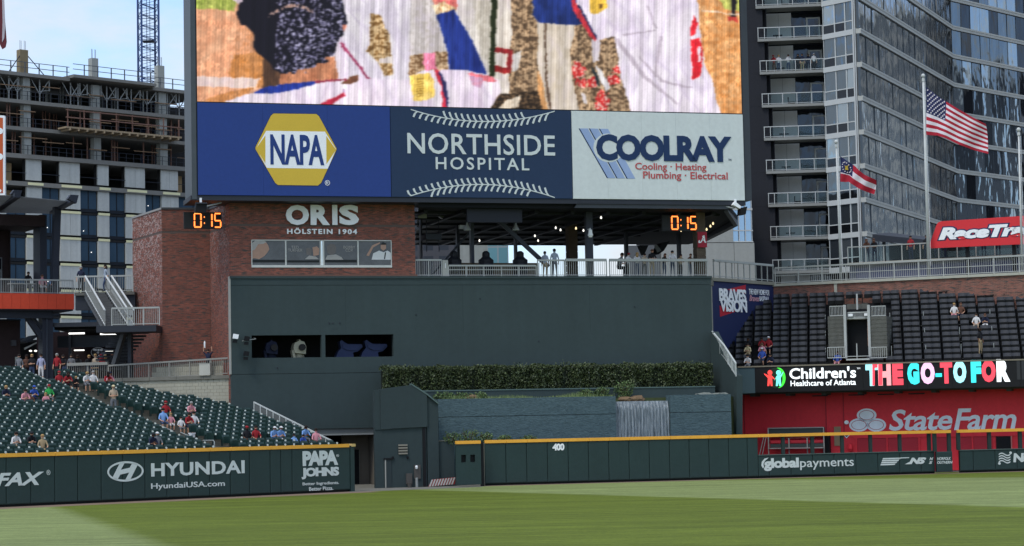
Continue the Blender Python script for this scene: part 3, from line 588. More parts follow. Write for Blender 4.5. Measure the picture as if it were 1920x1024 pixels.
# ================================================================ scoreboard
t = T('scoreboard', 'giant lit video board over three advert panels above the red brick building', 'scoreboard', SBP, 372, 370)
x0, z0 = t.L(371, 371); x1 = t.L(1397, 372)[0]; z1 = t.L(900, -60)[1]
zA0 = t.L(900, 371)[1]; zA1 = t.L(900, 202)[1]
t.part('frame', MB().box(x0 - .05, x1 + .05, .12, 3.2, zA0 - .02, z1 + 1), M('board side metal', srgb(52, 57, 62), .5))
sidem = M('board edge trim', srgb(72, 78, 82), .5)
t.part('side_panel', MB().box(x0 - .34, x0 - .06, .02, 3.0, zA0 - .25, z1 + 1), sidem)
t.part('side_panel', MB().box(x1 + .06, x1 + .5, .1, 3.0, zA0 + .02, z1 + 1), M('board edge dark', srgb(58, 63, 68), .5))
t.part('bottom_tray', MB().box(x0 - .42, x1 + .05, .05, 3.3, zA0 - .3, zA0 - .03), dsteel)
# advert panels
mblue = M('advert royal blue', srgb(36, 62, 128), .5, .05, .4); mnavy = M('advert navy', srgb(32, 52, 80), .5, .05, .4); mwht = M('advert white', srgb(208, 214, 210), .5, .04, .3, dirt=.05)
bl = M('print blue', srgb(34, 60, 122), .5, .04); yl = M('print yellow', srgb(214, 180, 62), .5, .05); pb = M('pale blue print', srgb(150, 170, 205), .5); rd = M('print red', srgb(186, 78, 78), .5); nv = M('print navy', srgb(26, 50, 88), .5)
xa = t.L(732.5, 290)[0]; xb = t.L(1072.5, 290)[0]
def panel(xl, xr, m, lb, seams):
    w = (xr - xl) / seams; p = t.part('advert_panel', MB().box(xl + .02, xr - .02, .02, .1, zA0, zA1 - .06), m, label=lb)
    for i in range(seams):   # each sheet of the face is a piece of its own
        t.part('sheet', MB().box(xl + .02 + i * w + .004, xl + .02 + (i + 1) * w - .03 * (i == seams - 1) - .004, 0, .018, zA0 + .01, zA1 - .07), m, parent=p)
    return p
p1 = panel(x0, xa, mblue, 'royal blue advert with a yellow hexagon badge', 3)
hexg = [(513, 213), (593, 214), (598, 218), (631, 279), (630, 283), (602, 343), (596, 348), (521, 347), (516, 343), (479, 280), (479, 276), (508, 217)]
def hx(k, cx=555, cy=280.5): return [(cx + (a - cx) * k, cy + (b - cy) * k) for a, b in hexg]
t.poly('badge', hx(1.012), -.012, 0, M('thin navy outline', srgb(24, 34, 74), .5), parent=p1); t.poly('badge', hexg, -.018, -.012, yl, parent=p1)
t.poly('badge_band', [(499, 245.5), (609, 247), (630, 280), (614.5, 316.5), (500, 315), (480.5, 278)][::-1], -.023, -.018, whitep, parent=p1)
t.poly('badge_side', [(497.5, 254), (480, 278.5), (497.5, 307)][::-1], -.026, -.023, yl, parent=p1); t.poly('badge_side', [(611.5, 255), (630, 281), (612, 308)][::-1], -.026, -.023, yl, parent=p1)
text(t, 'NAPA', (507, 308.5), (607, 253.5), bl, y=-.026, off=.03, sp=.98, parent=p1)
text(t, '®', (609, 348), (618.5, 338), whitep, y=-.01, parent=p1)
p2 = panel(xa, xb, mnavy, 'navy hospital advert between two rows of baseball stitches', 3)
text(t, 'NORTHSIDE', (764, 288), (1040, 254), white, y=-.01, off=.012, sp=1.05, parent=p2); text(t, 'HOSPITAL', (817, 317.5), (992, 297), white, y=-.01, off=.012, sp=1.25, parent=p2)
for top_ in (True, False):
    mb = MB()
    def yc(px):
        k = (px - 905) / 135.0
        return (228 - 21 * k * k) if top_ else (346 + 23 * k * k)
    pts = [t.L(px, yc(px) + (px - 905) * .012) for px in range(770, 1041, 9)]
    for a, b in zip(pts[:-1], pts[1:]): mb.prism([(a[0], a[1] - .03), (b[0], b[1] - .03), (b[0], b[1] + .03), (a[0], a[1] + .03)], -.02, -.008)
    for px in np.arange(771, 1040, 11.2):
        k = (px - 905) / 135.0; sl = (-.31 if top_ else .34) * k
        yy = yc(px) + (px - 905) * .012; s_ = 1 if top_ else -1
        for dirx, up in ((-7.5, -1), (-7.5, 1)):
            p = [(px, yy), (px + dirx * .55, yy + sl * dirx * .5 + up * 4.5), (px + dirx * .95, yy + sl * dirx + up * 12.5)]
            if min(v[1] for v in p) < 207 + (px - 730) * .012 or max(v[1] for v in p) > 370: continue
            P3 = [t.L(*v) for v in p]
            for a, b, w in zip(P3[:-1], P3[1:], (.045, .06)):
                d = Vector((b[0] - a[0], b[1] - a[1])).normalized(); nn_ = Vector((-d.y, d.x)) * w
                mb.prism([(a[0] - nn_.x, a[1] - nn_.y), (b[0] - nn_.x, b[1] - nn_.y), (b[0] + nn_.x, b[1] + nn_.y), (a[0] + nn_.x, a[1] + nn_.y)], -.02 - .001 * up, -.008)
    t.part('stitching', mb, white, parent=p2)
p3 = panel(xb, x1, mwht, 'white cooling company advert with navy letters', 5)
for a in ([(1087, 241), (1102, 241), (1154, 334), (1140, 334)], [(1106, 241), (1121, 241.5), (1172, 334.5), (1158, 334.5)], [(1125, 241.5), (1140, 242), (1191, 335), (1177, 335)]):
    b = [(x - 2.2, y) for x, y in a]; t.poly('stripe', [b[0], b[1], b[2], b[3]][::-1], -.008, 0, nv, parent=p3); t.poly('stripe', a[::-1], -.014, -.008, pb, parent=p3)
disc(t, 1141, 277.5, 28.5, 27, mwht, -.014, p3, 'disc', d=.006)
text(t, 'COOLRAY', (1118, 301), (1371, 256), nv, y=-.022, off=.05, sp=.93, parent=p3)
text(t, 'Cooling · Heating', (1191, 322), (1324, 307), rd, y=-.012, off=.012, parent=p3); text(t, 'Plumbing · Electrical', (1206, 339), (1364, 323.5), rd, y=-.012, off=.012, parent=p3)
text(t, 'TM', (1365.5, 301.5), (1371, 298), nv, y=-.012, parent=p3)
for nm, lb, px, py, sgn in (('floodlight', 'dark floodlight on a pale strut under the left corner of the scoreboard', 376, 373, 1), ('floodlight', 'dark floodlight on a white bracket under the right corner of the scoreboard', 1378, 376, -1)):
    q = T(nm, lb, 'floodlight', SBP, px, py); q.part('bracket', MB().box(-.06, .06, -.1, .0, -.35, .05), whitep); q.part('strut', MB().tube([(.1 * sgn, -.05, -.5), (1.3 * sgn, .6, -.15)], .05, 6), MATS['pale'] if 'pale' in MATS else steelg)
    if sgn > 0: q.part('lamp_head', MB().prism([(-.38, -.82), (.25, -.86), (.33, -.3), (-.3, -.25)], -.45, .1), black); q.part('visor', MB().box(-.36, .3, -.55, -.45, -.34, -.26), dsteel)
    else: q.part('lamp_head', MB().prism([(.15, -.98), (.5, -.92), (.62, -.42), (.22, -.5)], -.5, .1), black); q.part('visor', MB().prism([(-.25, -.3), (.22, -.55), (.3, -.4), (-.1, -.1)], -.3, .1), whitep)
# ---------------- the lit picture: one mesh of LED cells, coloured cell by cell
NX, NY = 560, 150
u_l = x0 + .03; u_r = x1 - .03; zl = zA1 + .01; zh = t.L(900, -62)[1]
gx = np.linspace(u_l, u_r, NX + 1); gz = np.linspace(zl, zh, NY + 1)
GX, GZ = np.meshgrid(gx, gz)
vs = np.stack([GX, np.full_like(GX, .06), GZ], -1).reshape(-1, 3)
idx = np.arange((NX + 1) * (NY + 1)).reshape(NY + 1, NX + 1)
fs = np.stack([idx[:-1, :-1], idx[:-1, 1:], idx[1:, 1:], idx[1:, :-1]], -1).reshape(-1, 4)
# picture coordinates (in photograph pixels) of each cell, from the board's own corners
fx = (GX - u_l) / (u_r - u_l); fz = (GZ - zl) / (zh - zl)
PXc = 371 + fx * 1017 - (fz * 11); ptop = -62; PYc = (190 + fx * 21) + fz * (ptop - (190 + fx * 21))
def vnoise(x, y, seed=0):
    xi = np.floor(x).astype(int); yi = np.floor(y).astype(int); xf = x - xi; yf = y - yi
    def h(a, b): v = np.sin(a * 127.1 + b * 311.7 + seed * 74.7) * 43758.5453; return v - np.floor(v)
    sx_ = xf * xf * (3 - 2 * xf); sy_ = yf * yf * (3 - 2 * yf)
    return (h(xi, yi) * (1 - sx_) + h(xi + 1, yi) * sx_) * (1 - sy_) + (h(xi, yi + 1) * (1 - sx_) + h(xi + 1, yi + 1) * sx_) * sy_
WX = PXc + 2.6 * (vnoise(PXc / 11, PYc / 11, 71) - .5) + 2.4 * (vnoise(PXc / 4, PYc / 4, 72) - .5); WY = PYc + 2.6 * (vnoise(PXc / 12, PYc / 12, 73) - .5) + 2.0 * (vnoise(PXc / 4, PYc / 4, 74) - .5)
img = np.zeros(PXc.shape + (3,)); img[:] = (238, 224, 236)
def inside(poly):
    m = np.zeros(PXc.shape, bool); n = len(poly); j = n - 1
    for i in range(n):
        xi, yi = poly[i]; xj, yj = poly[j]
        if yi != yj: m ^= ((yi > WY) != (yj > WY)) & (WX < (xj - xi) * (WY - yi) / (yj - yi) + xi)
        j = i
    return m
def paint(poly, c, c2=None, s=(3, 3), th=None, seed=1, edge=0):
    m = inside(poly)
    if c2 is None: img[m] = c; return m
    v = vnoise(PXc / s[0] + edge, PYc / s[1], seed) * .65 + vnoise(PXc / s[0] * 2.3, PYc / s[1] * 2.3, seed + 5) * .35
    if th is not None: v = np.clip((v - th) * 6 + .5, 0, 1)
    img[m] = (np.array(c) * (1 - v[..., None]) + np.array(c2) * v[..., None])[m]; return m
B0 = -70
paint([(360, B0), (520, B0), (520, 215), (360, 215)], (222, 150, 112), (246, 196, 160), (9, 14), seed=2)
paint([(360, B0), (470, B0), (430, 33), (360, 30)], (120, 150, 50), (196, 205, 110), (5, 4), seed=3)
paint([(418, 0), (450, 0), (444, 24), (428, 14)], (236, 214, 224))
paint([(436, 65), (500, 60), (500, 130), (470, 135), (430, 110)], (196, 130, 84), (232, 180, 150), (6, 6), seed=4)
paint([(432, 110), (500, 100), (500, 165), (440, 165), (424, 140)], (176, 112, 52), (212, 150, 96), (8, 8), seed=5)
paint([(360, 146), (480, 150), (470, 168), (360, 164)], (240, 206, 192), (252, 232, 226), (9, 3), seed=6)
paint([(380, 190), (430, 172), (470, 165), (440, 192)], (186, 120, 62), (222, 160, 110), (6, 6), seed=7)
# standing players' white trousers in the middle
paint([(600, B0), (915, B0), (915, 150), (640, 150)], (214, 206, 216), (246, 240, 246), (7, 60), seed=8)
paint([(745, B0), (770, B0), (768, 136), (748, 130)], (170, 164, 160), (226, 216, 214), (4, 4), seed=9)
paint([(756, 0), (812, 0), (818, 100), (800, 120), (748, 120)], (176, 166, 158), (232, 224, 226), (4, 5), seed=10)
paint([(674, 30), (692, 34), (706, 62), (714, 96), (718, 140), (702, 144), (690, 118), (668, 100), (674, 84)], (118, 84, 42), (216, 192, 150), (3, 3), .5, seed=11)
paint([(692, 112), (718, 108), (718, 118), (692, 122)], (226, 214, 206))
paint([(748, 104), (818, 96), (820, 136), (745, 140)], (112, 80, 50), (206, 182, 150), (3, 3), .5, seed=12)
paint([(772, 100), (794, 100), (798, 130), (776, 132)], (232, 110, 160), (246, 160, 196), (5, 5), seed=13)
paint([(840, B0), (905, B0), (900, 140), (870, 120), (832, 30)], (206, 198, 188), (238, 230, 224), (14, 6), seed=14)
# darker crowd of legs behind, right of centre
paint([(896, B0), (1140, B0), (1170, 215), (900, 215), (900, 60)], (92, 70, 50), (190, 164, 132), (4, 4), .48, seed=15)
paint([(862, 0), (896, 0), (896, 120), (880, 100)], (176, 166, 150), (226, 218, 206), (5, 8), seed=16)
paint([(905, B0), (932, B0), (937, 60), (934, 90), (933, 190), (904, 190)], (206, 192, 178), (240, 232, 222), (7, 12), seed=17)
paint([(897, B0), (908, B0), (906, 140), (896, 150)], (18, 24, 10), (46, 54, 22), (2, 4), seed=18)
paint([(906, 86), (940, 92), (940, 101), (906, 96)], (150, 34, 40)); paint([(906, 122), (936, 128), (936, 138), (906, 134)], (156, 34, 36)); paint([(930, 96), (940, 94), (937, 130), (928, 132)], (140, 30, 38))
paint([(938, 100), (956, 92), (950, 130), (938, 134)], (190, 180, 176), (240, 236, 232), (3, 4), seed=19)
paint([(900, 176), (1000, 168), (1000, 212), (880, 212)], (46, 34, 24), (130, 100, 70), (3, 3), .6, seed=20)
paint([(930, 186), (955, 178), (952, 200), (912, 206)], (206, 186, 160), (236, 222, 204), (6, 5), seed=21)
paint([(986, 26), (1060, 30), (1056, 60), (1048, 90), (1056, 150), (1068, 215), (1008, 215), (992, 160), (986, 120)], (188, 172, 150), (238, 226, 214), (8, 16), seed=22)
paint([(999, 40), (1002, 40), (1006, 150), (1018, 212), (1013, 212), (1001, 150)], (90, 70, 58)); paint([(986, 130), (996, 150), (1010, 212), (1002, 212), (988, 170)], (214, 160, 104))
for cx_, cy_, rx_, ry_ in ((1066, 130, 14, 16), (1072, 152, 12, 10), (1092, 152, 12, 12), (1134, 146, 13, 12), (1112, 190, 14, 22), (1062, 120, 8, 9), (1140, 126, 8, 8)):
    v = ((PXc - cx_) / rx_) ** 2 + ((PYc - cy_) / ry_) ** 2 + (vnoise(PXc / 4, PYc / 4, 30) - .5) * 1.4
    k = v < .8; img[k] = (206, 44, 46); k = (v < .8) & (vnoise(PXc / 3, PYc / 3, 31) > .66); img[k] = (240, 196, 190)
paint([(1088, 68), (1106, 68), (1104, 110), (1092, 114)], (226, 216, 220)); paint([(1098, 118), (1108, 126), (1128, 160), (1120, 168), (1104, 140)], (232, 228, 230)); paint([(1070, 168), (1080, 176), (1084, 192), (1076, 190)], (228, 220, 216)); paint([(1090, 120), (1100, 134), (1108, 160), (1100, 156)], (30, 44, 52))
# hand, blue sleeves
paint([(766, B0), (836, B0), (832, 18), (808, 26), (792, 16)], (222, 88, 100), (246, 160, 140), (6, 6), seed=23)
paint([(786, 12), (808, 4), (828, 14), (832, 22), (798, 34)], (200, 158, 112), (248, 232, 196), (4, 4), .5, seed=24)
paint([(794, 30), (826, 18), (858, 66), (884, 118), (892, 138), (852, 136), (822, 132), (816, 92), (802, 50)], (18, 30, 96), (44, 70, 176), (7, 30), seed=25)
paint([(974, B0), (1052, B0), (1072, 42), (1030, 42), (985, 38), (976, 22)], (18, 30, 74), (40, 66, 160), (12, 22), seed=26)
# big white jersey at right
paint([(1044, B0), (1300, B0), (1304, 70), (1310, 120), (1330, 150), (1348, 215), (1170, 215), (1148, 140), (1134, 62), (1098, 72), (1066, 34)], (226, 212, 226), (250, 242, 252), (11, 90), seed=27)
for a in ([(1130, 64), (1142, 66), (1200, 140), (1260, 190), (1256, 192), (1190, 142)], [(1180, 100), (1184, 100), (1230, 146), (1290, 160), (1288, 163), (1226, 150)], [(1150, 58), (1214, 46), (1214, 49), (1152, 61)], [(1196, 0), (1200, 0), (1216, 44), (1212, 44)], [(1222, 60), (1228, 60), (1216, 140), (1211, 140)]): paint(a, (196, 182, 196))
paint([(1050, B0), (1056, -4), (1064, 12), (1102, 68), (1096, 72), (1086, 62), (1054, 14), (1048, 0)], (206, 50, 66)); paint([(1060, 4), (1064, 4), (1102, 66), (1100, 69)], (40, 40, 90))
paint([(1076, B0), (1118, B0), (1118, 6), (1094, 21), (1087, 18)], (236, 196, 70)); paint([(1100, 0), (1112, 0), (1110, 6), (1102, 9)], (120, 90, 40))
paint([(1290, 14), (1298, 34), (1292, 54), (1282, 60), (1284, 40)], (214, 34, 50)); paint([(1284, 66), (1300, 60), (1308, 84), (1307, 118), (1302, 138), (1288, 146), (1286, 100)], (216, 30, 46)); paint([(1298, 78), (1304, 80), (1304, 108), (1298, 108)], (236, 220, 232))
paint([(1290, B0), (1400, B0), (1400, 218), (1346, 215), (1332, 168), (1330, 150), (1312, 112), (1304, 60)], (196, 124, 60), (246, 196, 140), (7, 7), seed=28)
paint([(1310, B0), (1400, B0), (1400, 10), (1350, 2)], (150, 168, 70), (206, 210, 120), (6, 3), seed=29); paint([(1362, B0), (1374, B0), (1374, 18), (1364, 20)], (30, 24, 30)); paint([(1356, 18), (1376, 18), (1378, 28), (1358, 26)], (214, 70, 60))
paint([(1304, 5), (1388, 12), (1388, 15), (1304, 8)], (232, 210, 190))
# near player's head and shoulders
paint([(484, 118), (612, 108), (618, 152), (560, 168), (490, 168)], (178, 110, 78), (222, 160, 124), (16, 30), seed=32)
paint([(484, 110), (520, 112), (512, 165), (484, 168)], (60, 42, 36), (110, 76, 52), (6, 10), seed=33)
paint([(624, 40), (630, 42), (628, 66), (622, 60)], (206, 130, 112))
paint([(470, 174), (500, 162), (575, 158), (640, 150), (655, 144), (700, 150), (745, 150), (770, 132), (800, 132), (840, 130), (890, 140), (914, 148), (920, 170), (896, 205), (640, 215), (400, 215), (420, 190)], (232, 212, 228), (252, 244, 252), (9, 60), seed=34)
paint([(468, 174), (486, 166), (520, 160), (576, 154), (576, 160), (540, 170), (500, 176)], (22, 36, 120), (40, 70, 190), (8, 8), seed=35); paint([(576, 154), (640, 148), (640, 151), (576, 158)], (150, 50, 80))
paint([(624, 158), (640, 146), (654, 142), (655, 152), (640, 158)], (84, 50, 36), (150, 96, 70), (3, 3), seed=36)
paint([(588, 195), (628, 173), (633, 178), (606, 197)], (196, 40, 72)); paint([(630, 166), (634, 166), (628, 174)], (120, 60, 120))
paint([(619, 86), (624, 84), (676, 148), (672, 150)], (150, 52, 96))
v = ((PXc - 533) / 96) ** 2 + ((PYc - 42) / 98) ** 2 + (vnoise(PXc / 7, PYc / 7, 40) - .5) * .24
hd = (v < 1) & (PYc > -20 + B0 * 0) | ((v < 1.05) & (PYc <= 0)); cut = (PXc < 452 + (PYc - 62) * .62 + 7 * np.sin(PYc / 9)) & (PYc > 58); hd &= ~cut
tx_ = vnoise(PXc / 3.2, PYc / 3.2, 41) * .6 + vnoise(PXc / 1.7, PYc / 1.7, 42) * .4
hc = np.where(((tx_ > .58) & (PXc > 505))[..., None], np.array((112, 108, 146)), np.array((24, 22, 34))); hc = np.where(((tx_ > .68) & (PXc > 505))[..., None], np.array((186, 182, 216)), hc)
img[hd] = hc[hd]
k = hd & (np.abs(PYc - 34 + 14 * np.sin((PXc - 500) / 24)) < 3) & (PXc > 490) & (PXc < 570) & (tx_ > .4); img[k] = (196, 160, 150)
paint([(748, 142), (784, 136), (792, 148), (797, 176), (794, 184), (756, 188)], (240, 206, 84), (250, 226, 140), (12, 12), seed=43)
for i in range(8): paint([(761, 148 + i * 4.4), (774, 146.5 + i * 4.4), (774, 148.8 + i * 4.4), (761, 150.2 + i * 4.4)], (170, 134, 48))
paint([(792, 130), (802, 132), (816, 160), (820, 215), (811, 215), (808, 164)], (214, 44, 72)); paint([(802, 134), (805, 134), (818, 160), (822, 200), (819, 200)], (40, 40, 90))
paint([(852, 136), (892, 140), (912, 150), (900, 154), (866, 144)], (236, 120, 140)); paint([(858, 142), (886, 146), (882, 164), (866, 160)], (196, 170, 216), (232, 150, 170), (4, 4), seed=44)
# soften like a camera feed, add grain
def blur(a):
    p = np.pad(a, ((1, 1), (1, 1), (0, 0)), 'edge'); return (p[1:-1, 1:-1] * 4 + p[:-2, 1:-1] + p[2:, 1:-1] + p[1:-1, :-2] * 2 + p[1:-1, 2:] * 2) / 10
img = blur(blur(img)); lum = img.mean(-1, keepdims=True); img = lum + (img - lum) * .92
g1_ = vnoise(PXc / 2.1, PYc / 2.3, 60)[..., None]; g2_ = vnoise(PXc / 9 + PYc / 30, PYc / 26, 61)[..., None]; img *= .955 + .05 * g1_ + .06 * g2_
def ridge(a, b, seed, s): 
    n1 = vnoise((PXc * a + PYc * b) / s, (PYc * a - PXc * b) / (s * 3.2), seed) + .4 * vnoise((PXc * a + PYc * b) / s * 2.1, (PYc * a - PXc * b) / s * .8, seed + 1); return np.clip(1 - np.abs(n1 - .7) * 5, 0, 1)
wht = np.clip((img.min(-1) - 175) / 40, 0, 1); fold = np.maximum(ridge(.8, -.6, 80, 30), .8 * ridge(.97, .2, 84, 22)) * wht
img *= (1 - np.array((.075, .09, .05)) * fold[..., None]); img *= (1 + .05 * wht * (vnoise(PXc / 30, PYc / 30, 88) - .5) * 2)[..., None]
brn = (img[..., 0] > img[..., 2] * 1.25) & (img[..., 0] > 120); img = np.where(brn[..., None], img * (.86 + .3 * vnoise(PXc / 3.1, PYc / 3.7, 90) * vnoise(PXc / 13, PYc / 9, 91) + .12 * vnoise(PXc / 24, PYc / 7, 92))[..., None] * (1.04, 1.0, .96), img)
img = img * (1 - .05 * vnoise(PXc / 40, PYc / 60, 62)[..., None])
# LED columns, faint moire
img *= (1 + .035 * np.sin(PXc * 2 * math.pi / 5.2) + .05 * np.sin(PXc * .21 + 1) + .045 * np.sin(PXc * .47) + .03 * (vnoise(PXc, PYc, 50) - .5))[..., None]
img = np.clip(img, 0, 255) / 255.0; lin = np.where(img <= .04045, img / 12.92, ((img + .055) / 1.055) ** 2.4)
me = bpy.data.meshes.new('screen'); me.from_pydata(vs.tolist(), [], fs.tolist())
ca = me.color_attributes.new('led', 'FLOAT_COLOR', 'POINT'); rgba = np.ones((lin.shape[0] * lin.shape[1], 4), np.float32); rgba[:, :3] = lin.reshape(-1, 3); ca.data.foreach_set('color', rgba.ravel())
sm = bpy.data.materials.new('lit LED screen'); sm.use_nodes = True; n = sm.node_tree.nodes; l = sm.node_tree.links.new; b = n['Principled BSDF']
b.inputs['Base Color'].default_value = (.01, .01, .01, 1); b.inputs['Roughness'].default_value = .6; b.inputs['Specular IOR Level'].default_value = .1
av = n.new('ShaderNodeAttribute'); av.attribute_name = 'led'; l(av.outputs['Color'], b.inputs['Emission Color']); b.inputs['Emission Strength'].default_value = 1.05 * LE
me.materials.append(sm); t.part('screen', me, None, label='lit screen showing players in white jerseys seen from behind'); 

# ================================================================ red brick building
br_m = brick_mat('red brick front', MAIN, srgb(156, 88, 72), srgb(112, 68, 58), srgb(118, 100, 90))
BRT = MAIN.uz(600, 376)[1]
F1 = Pl((393, 437, 130.65), (431, 425, 126.2)); F2 = Pl((303, 435, 129.8), (393, 437, 130.6)); F3 = Pl((248, 405, 135.5), (303, 390, 129.8))
t = T('brick_building', 'red brick building under the scoreboard with white lettering and a photo window', 'building', MAIN, 431, 760, z=0)
X = lambda p, y=450: t.L(p, y)[0]; Z = lambda y, p=600: t.L(p, y)[1]
xl = X(431); xr = X(778, 440); w0, w1 = X(471), X(734); wz0 = Z(498); wz1 = Z(450)
top = BRT; band = Z(423)
def frontwall(name, a, b, c, d, m=br_m): t.part(name, MB().box(a, b, 0, .4, c, d), m)
frontwall('brick_wall', xl, xr, wz1, band - .07); frontwall('brick_wall', xl, w0, wz0, wz1); frontwall('brick_wall', w1, xr, wz0, wz1); frontwall('brick_wall', xl, xr, ZM + .004, wz0)
frontwall('brick_wall', xl, xr, band + .07, top - .2)
bandm = M('soldier course band', srgb(98, 84, 78), .85, .2, 4)
t.part('band', MB().box(xl, xr, .012, .4, band - .067, band + .067), bandm)
t.part('coping', MB().box(xl - .02, xr + .02, -.05, .5, top - .2, top), M('dark coping', srgb(70, 70, 72), .6))
t.part('base_ledge', MB().box(xl, xr + .1, -.05, .3, ZM - .0, ZM + .1), M('brick ledge', srgb(112, 82, 72), .8))
tp = t.part('return_wall', MB().box(xr - .4, xr - .003, .403, 9, 0, top - .2), br_m)
# turned faces to the left; each built in its own frame, then parented
def sideface(pl, a, b, flecks, lowpx):
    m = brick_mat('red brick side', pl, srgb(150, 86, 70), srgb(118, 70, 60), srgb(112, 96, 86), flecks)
    u0_, _ = pl.uz(*a); u1_, _ = pl.uz(*b)
    o = link('side_face', None, None, pl.pos(0, 0, 0), pl.rot); o.parent = t.o
    o.matrix_parent_inverse = Matrix.Identity(4)
    inv = (Matrix.Translation(t.o.location) @ Matrix.Rotation(t.pl.rot, 4, 'Z')).inverted()
    o.matrix_local = inv @ (Matrix.Translation(pl.pos(0, 0, 0)) @ Matrix.Rotation(pl.rot, 4, 'Z'))
    def sp(name, mb, mm, lb=None): return link(name, mb.mesh(name, mm), o, label=lb)
    lo = 0.0
    zb2 = 7.55
    sp('brick_wall', MB().box(u0_, u1_, 0, .4, band + .07, top - .12), m); sp('brick_wall', MB().box(u0_, u1_, 0, .4, zb2 + .07, band - .07), m); sp('brick_wall', MB().box(u0_, u1_, 0, .4, lo, zb2 - .07), m)
    sp('band', MB().box(u0_, u1_, .015, .4, band - .067, band + .067), bandm); sp('band', MB().box(u0_, u1_, .015, .4, zb2 - .067, zb2 + .067), bandm)
    sp('coping', MB().box(u0_, u1_, -.05, .5, top - .12, top), M('light coping', srgb(150, 148, 144), .6) if flecks > .5 else MATS['dark coping'])
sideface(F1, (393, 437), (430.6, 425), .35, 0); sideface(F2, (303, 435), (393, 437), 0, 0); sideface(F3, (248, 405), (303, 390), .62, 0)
# window strip
wf = M('white aluminium frame', srgb(205, 205, 198), .5)
wn = t.part('window', MB().box(w0, w1, -.05, .12, wz0 - .12, wz0 + .02).box(w0, w1, -.02, .12, wz1 - .05, wz1).box(w0, w0 + .05, -.02, .12, wz0, wz1).box(w1 - .05, w1, -.02, .12, wz0, wz1), wf)
mul = [X(535.5), X(601), X(606), X(671)]
for m_, w_ in ((mul[0], .04), (mul[1], .05), (mul[2], .05), (mul[3], .04)): t.part('mullion', MB().box(m_ - w_, m_ + w_, -.02, .1, wz0, wz1), wf, parent=wn)
gls = M('printed window film', srgb(88, 90, 92), .25, .5, 1.6, spec=.5, fine=.3)
ed = [w0 + .05, mul[0] - .04, mul[0] + .04, mul[1] - .05, mul[2] + .05, mul[3] - .04, mul[3] + .04, w1 - .05]
for i in range(4): t.part('pane', MB().box(ed[2 * i], ed[2 * i + 1], .04, .06, wz0 + .02, wz1 - .05), gls, parent=wn)
g1 = M('print grey light', srgb(168, 164, 158), .4, .25, 5); g2 = M('print grey mid', srgb(112, 106, 102), .4, .3, 5); g3 = M('print dark', srgb(22, 26, 26), .4)
g4 = M('print face tone', srgb(176, 140, 120), .4, .2, 6); g5 = M('print white shirt', srgb(214, 214, 212), .4, .1, 4)
def dec(pts, m, y=.03): t.poly('print', pts[::-1], y - .006, y + .004, m, parent=wn)
dec([(473, 458), (479, 451), (490, 450), (498, 453), (503, 460), (505, 467), (502, 473), (496, 480), (486, 486), (476, 484), (473, 486)], g4); dec([(473, 456), (480, 450), (492, 449), (500, 454), (494, 457), (484, 458), (478, 468), (473, 470)], g1, .026)
dec([(473, 487), (534, 487), (534, 492), (473, 492)], g3); dec([(539, 488), (599, 488), (599, 492), (539, 492)], g3); dec([(610, 487), (669, 487), (669, 492), (610, 492)], g3)
dec([(574, 466), (580, 464), (585, 468), (583, 478), (575, 478)], g2); dec([(586, 464), (594, 462), (599, 466), (598, 478), (588, 480)], g4); dec([(572, 486), (580, 479), (592, 481), (598, 486)], g1, .028)
dec([(613, 462), (620, 457), (627, 458), (631, 464), (629, 474), (622, 479), (614, 474)], g2); dec([(610, 487), (614, 479), (630, 477), (640, 482), (644, 487)], g1, .028)
dec([(714, 458), (719, 456), (724, 458), (724, 466), (719, 470), (714, 466)], g4); dec([(713, 459), (718, 454), (725, 457), (724, 459)], g3, .026); dec([(697, 487), (700, 475), (711, 470), (719, 473), (727, 470), (733, 474), (733, 487)], g5, .028); dec([(687, 479), (698, 460), (713, 454), (712, 457), (700, 464), (692, 480)], g4, .026); dec([(722, 473), (724, 473), (722, 486), (720, 486)], g3, .02)
text(t, 'TED', (546, 466), (560, 461), g1, y=.02, d=.004, parent=wn); text(t, 'TURNER', (540, 472), (567, 466.5), g1, y=.02, d=.004, parent=wn)
text(t, 'BOBBY', (644, 466), (666, 461), g1, y=.02, d=.004, parent=wn); text(t, 'COX', (648, 472), (662, 466.5), g1, y=.02, d=.004, parent=wn)
for s_, a, b in (('O', 535, 578), ('R', 581.5, 617), ('I', 622, 631), ('S', 635, 671.5)):
    text(t, s_, (a, 422.5), (b, 385), whitep, y=-.09, d=.14, off=.05, name='letter')
text(t, 'HÖLSTEIN 1904', (538, 439), (669, 428), whitep, y=-.02, d=.06, off=.035, sp=1.25)

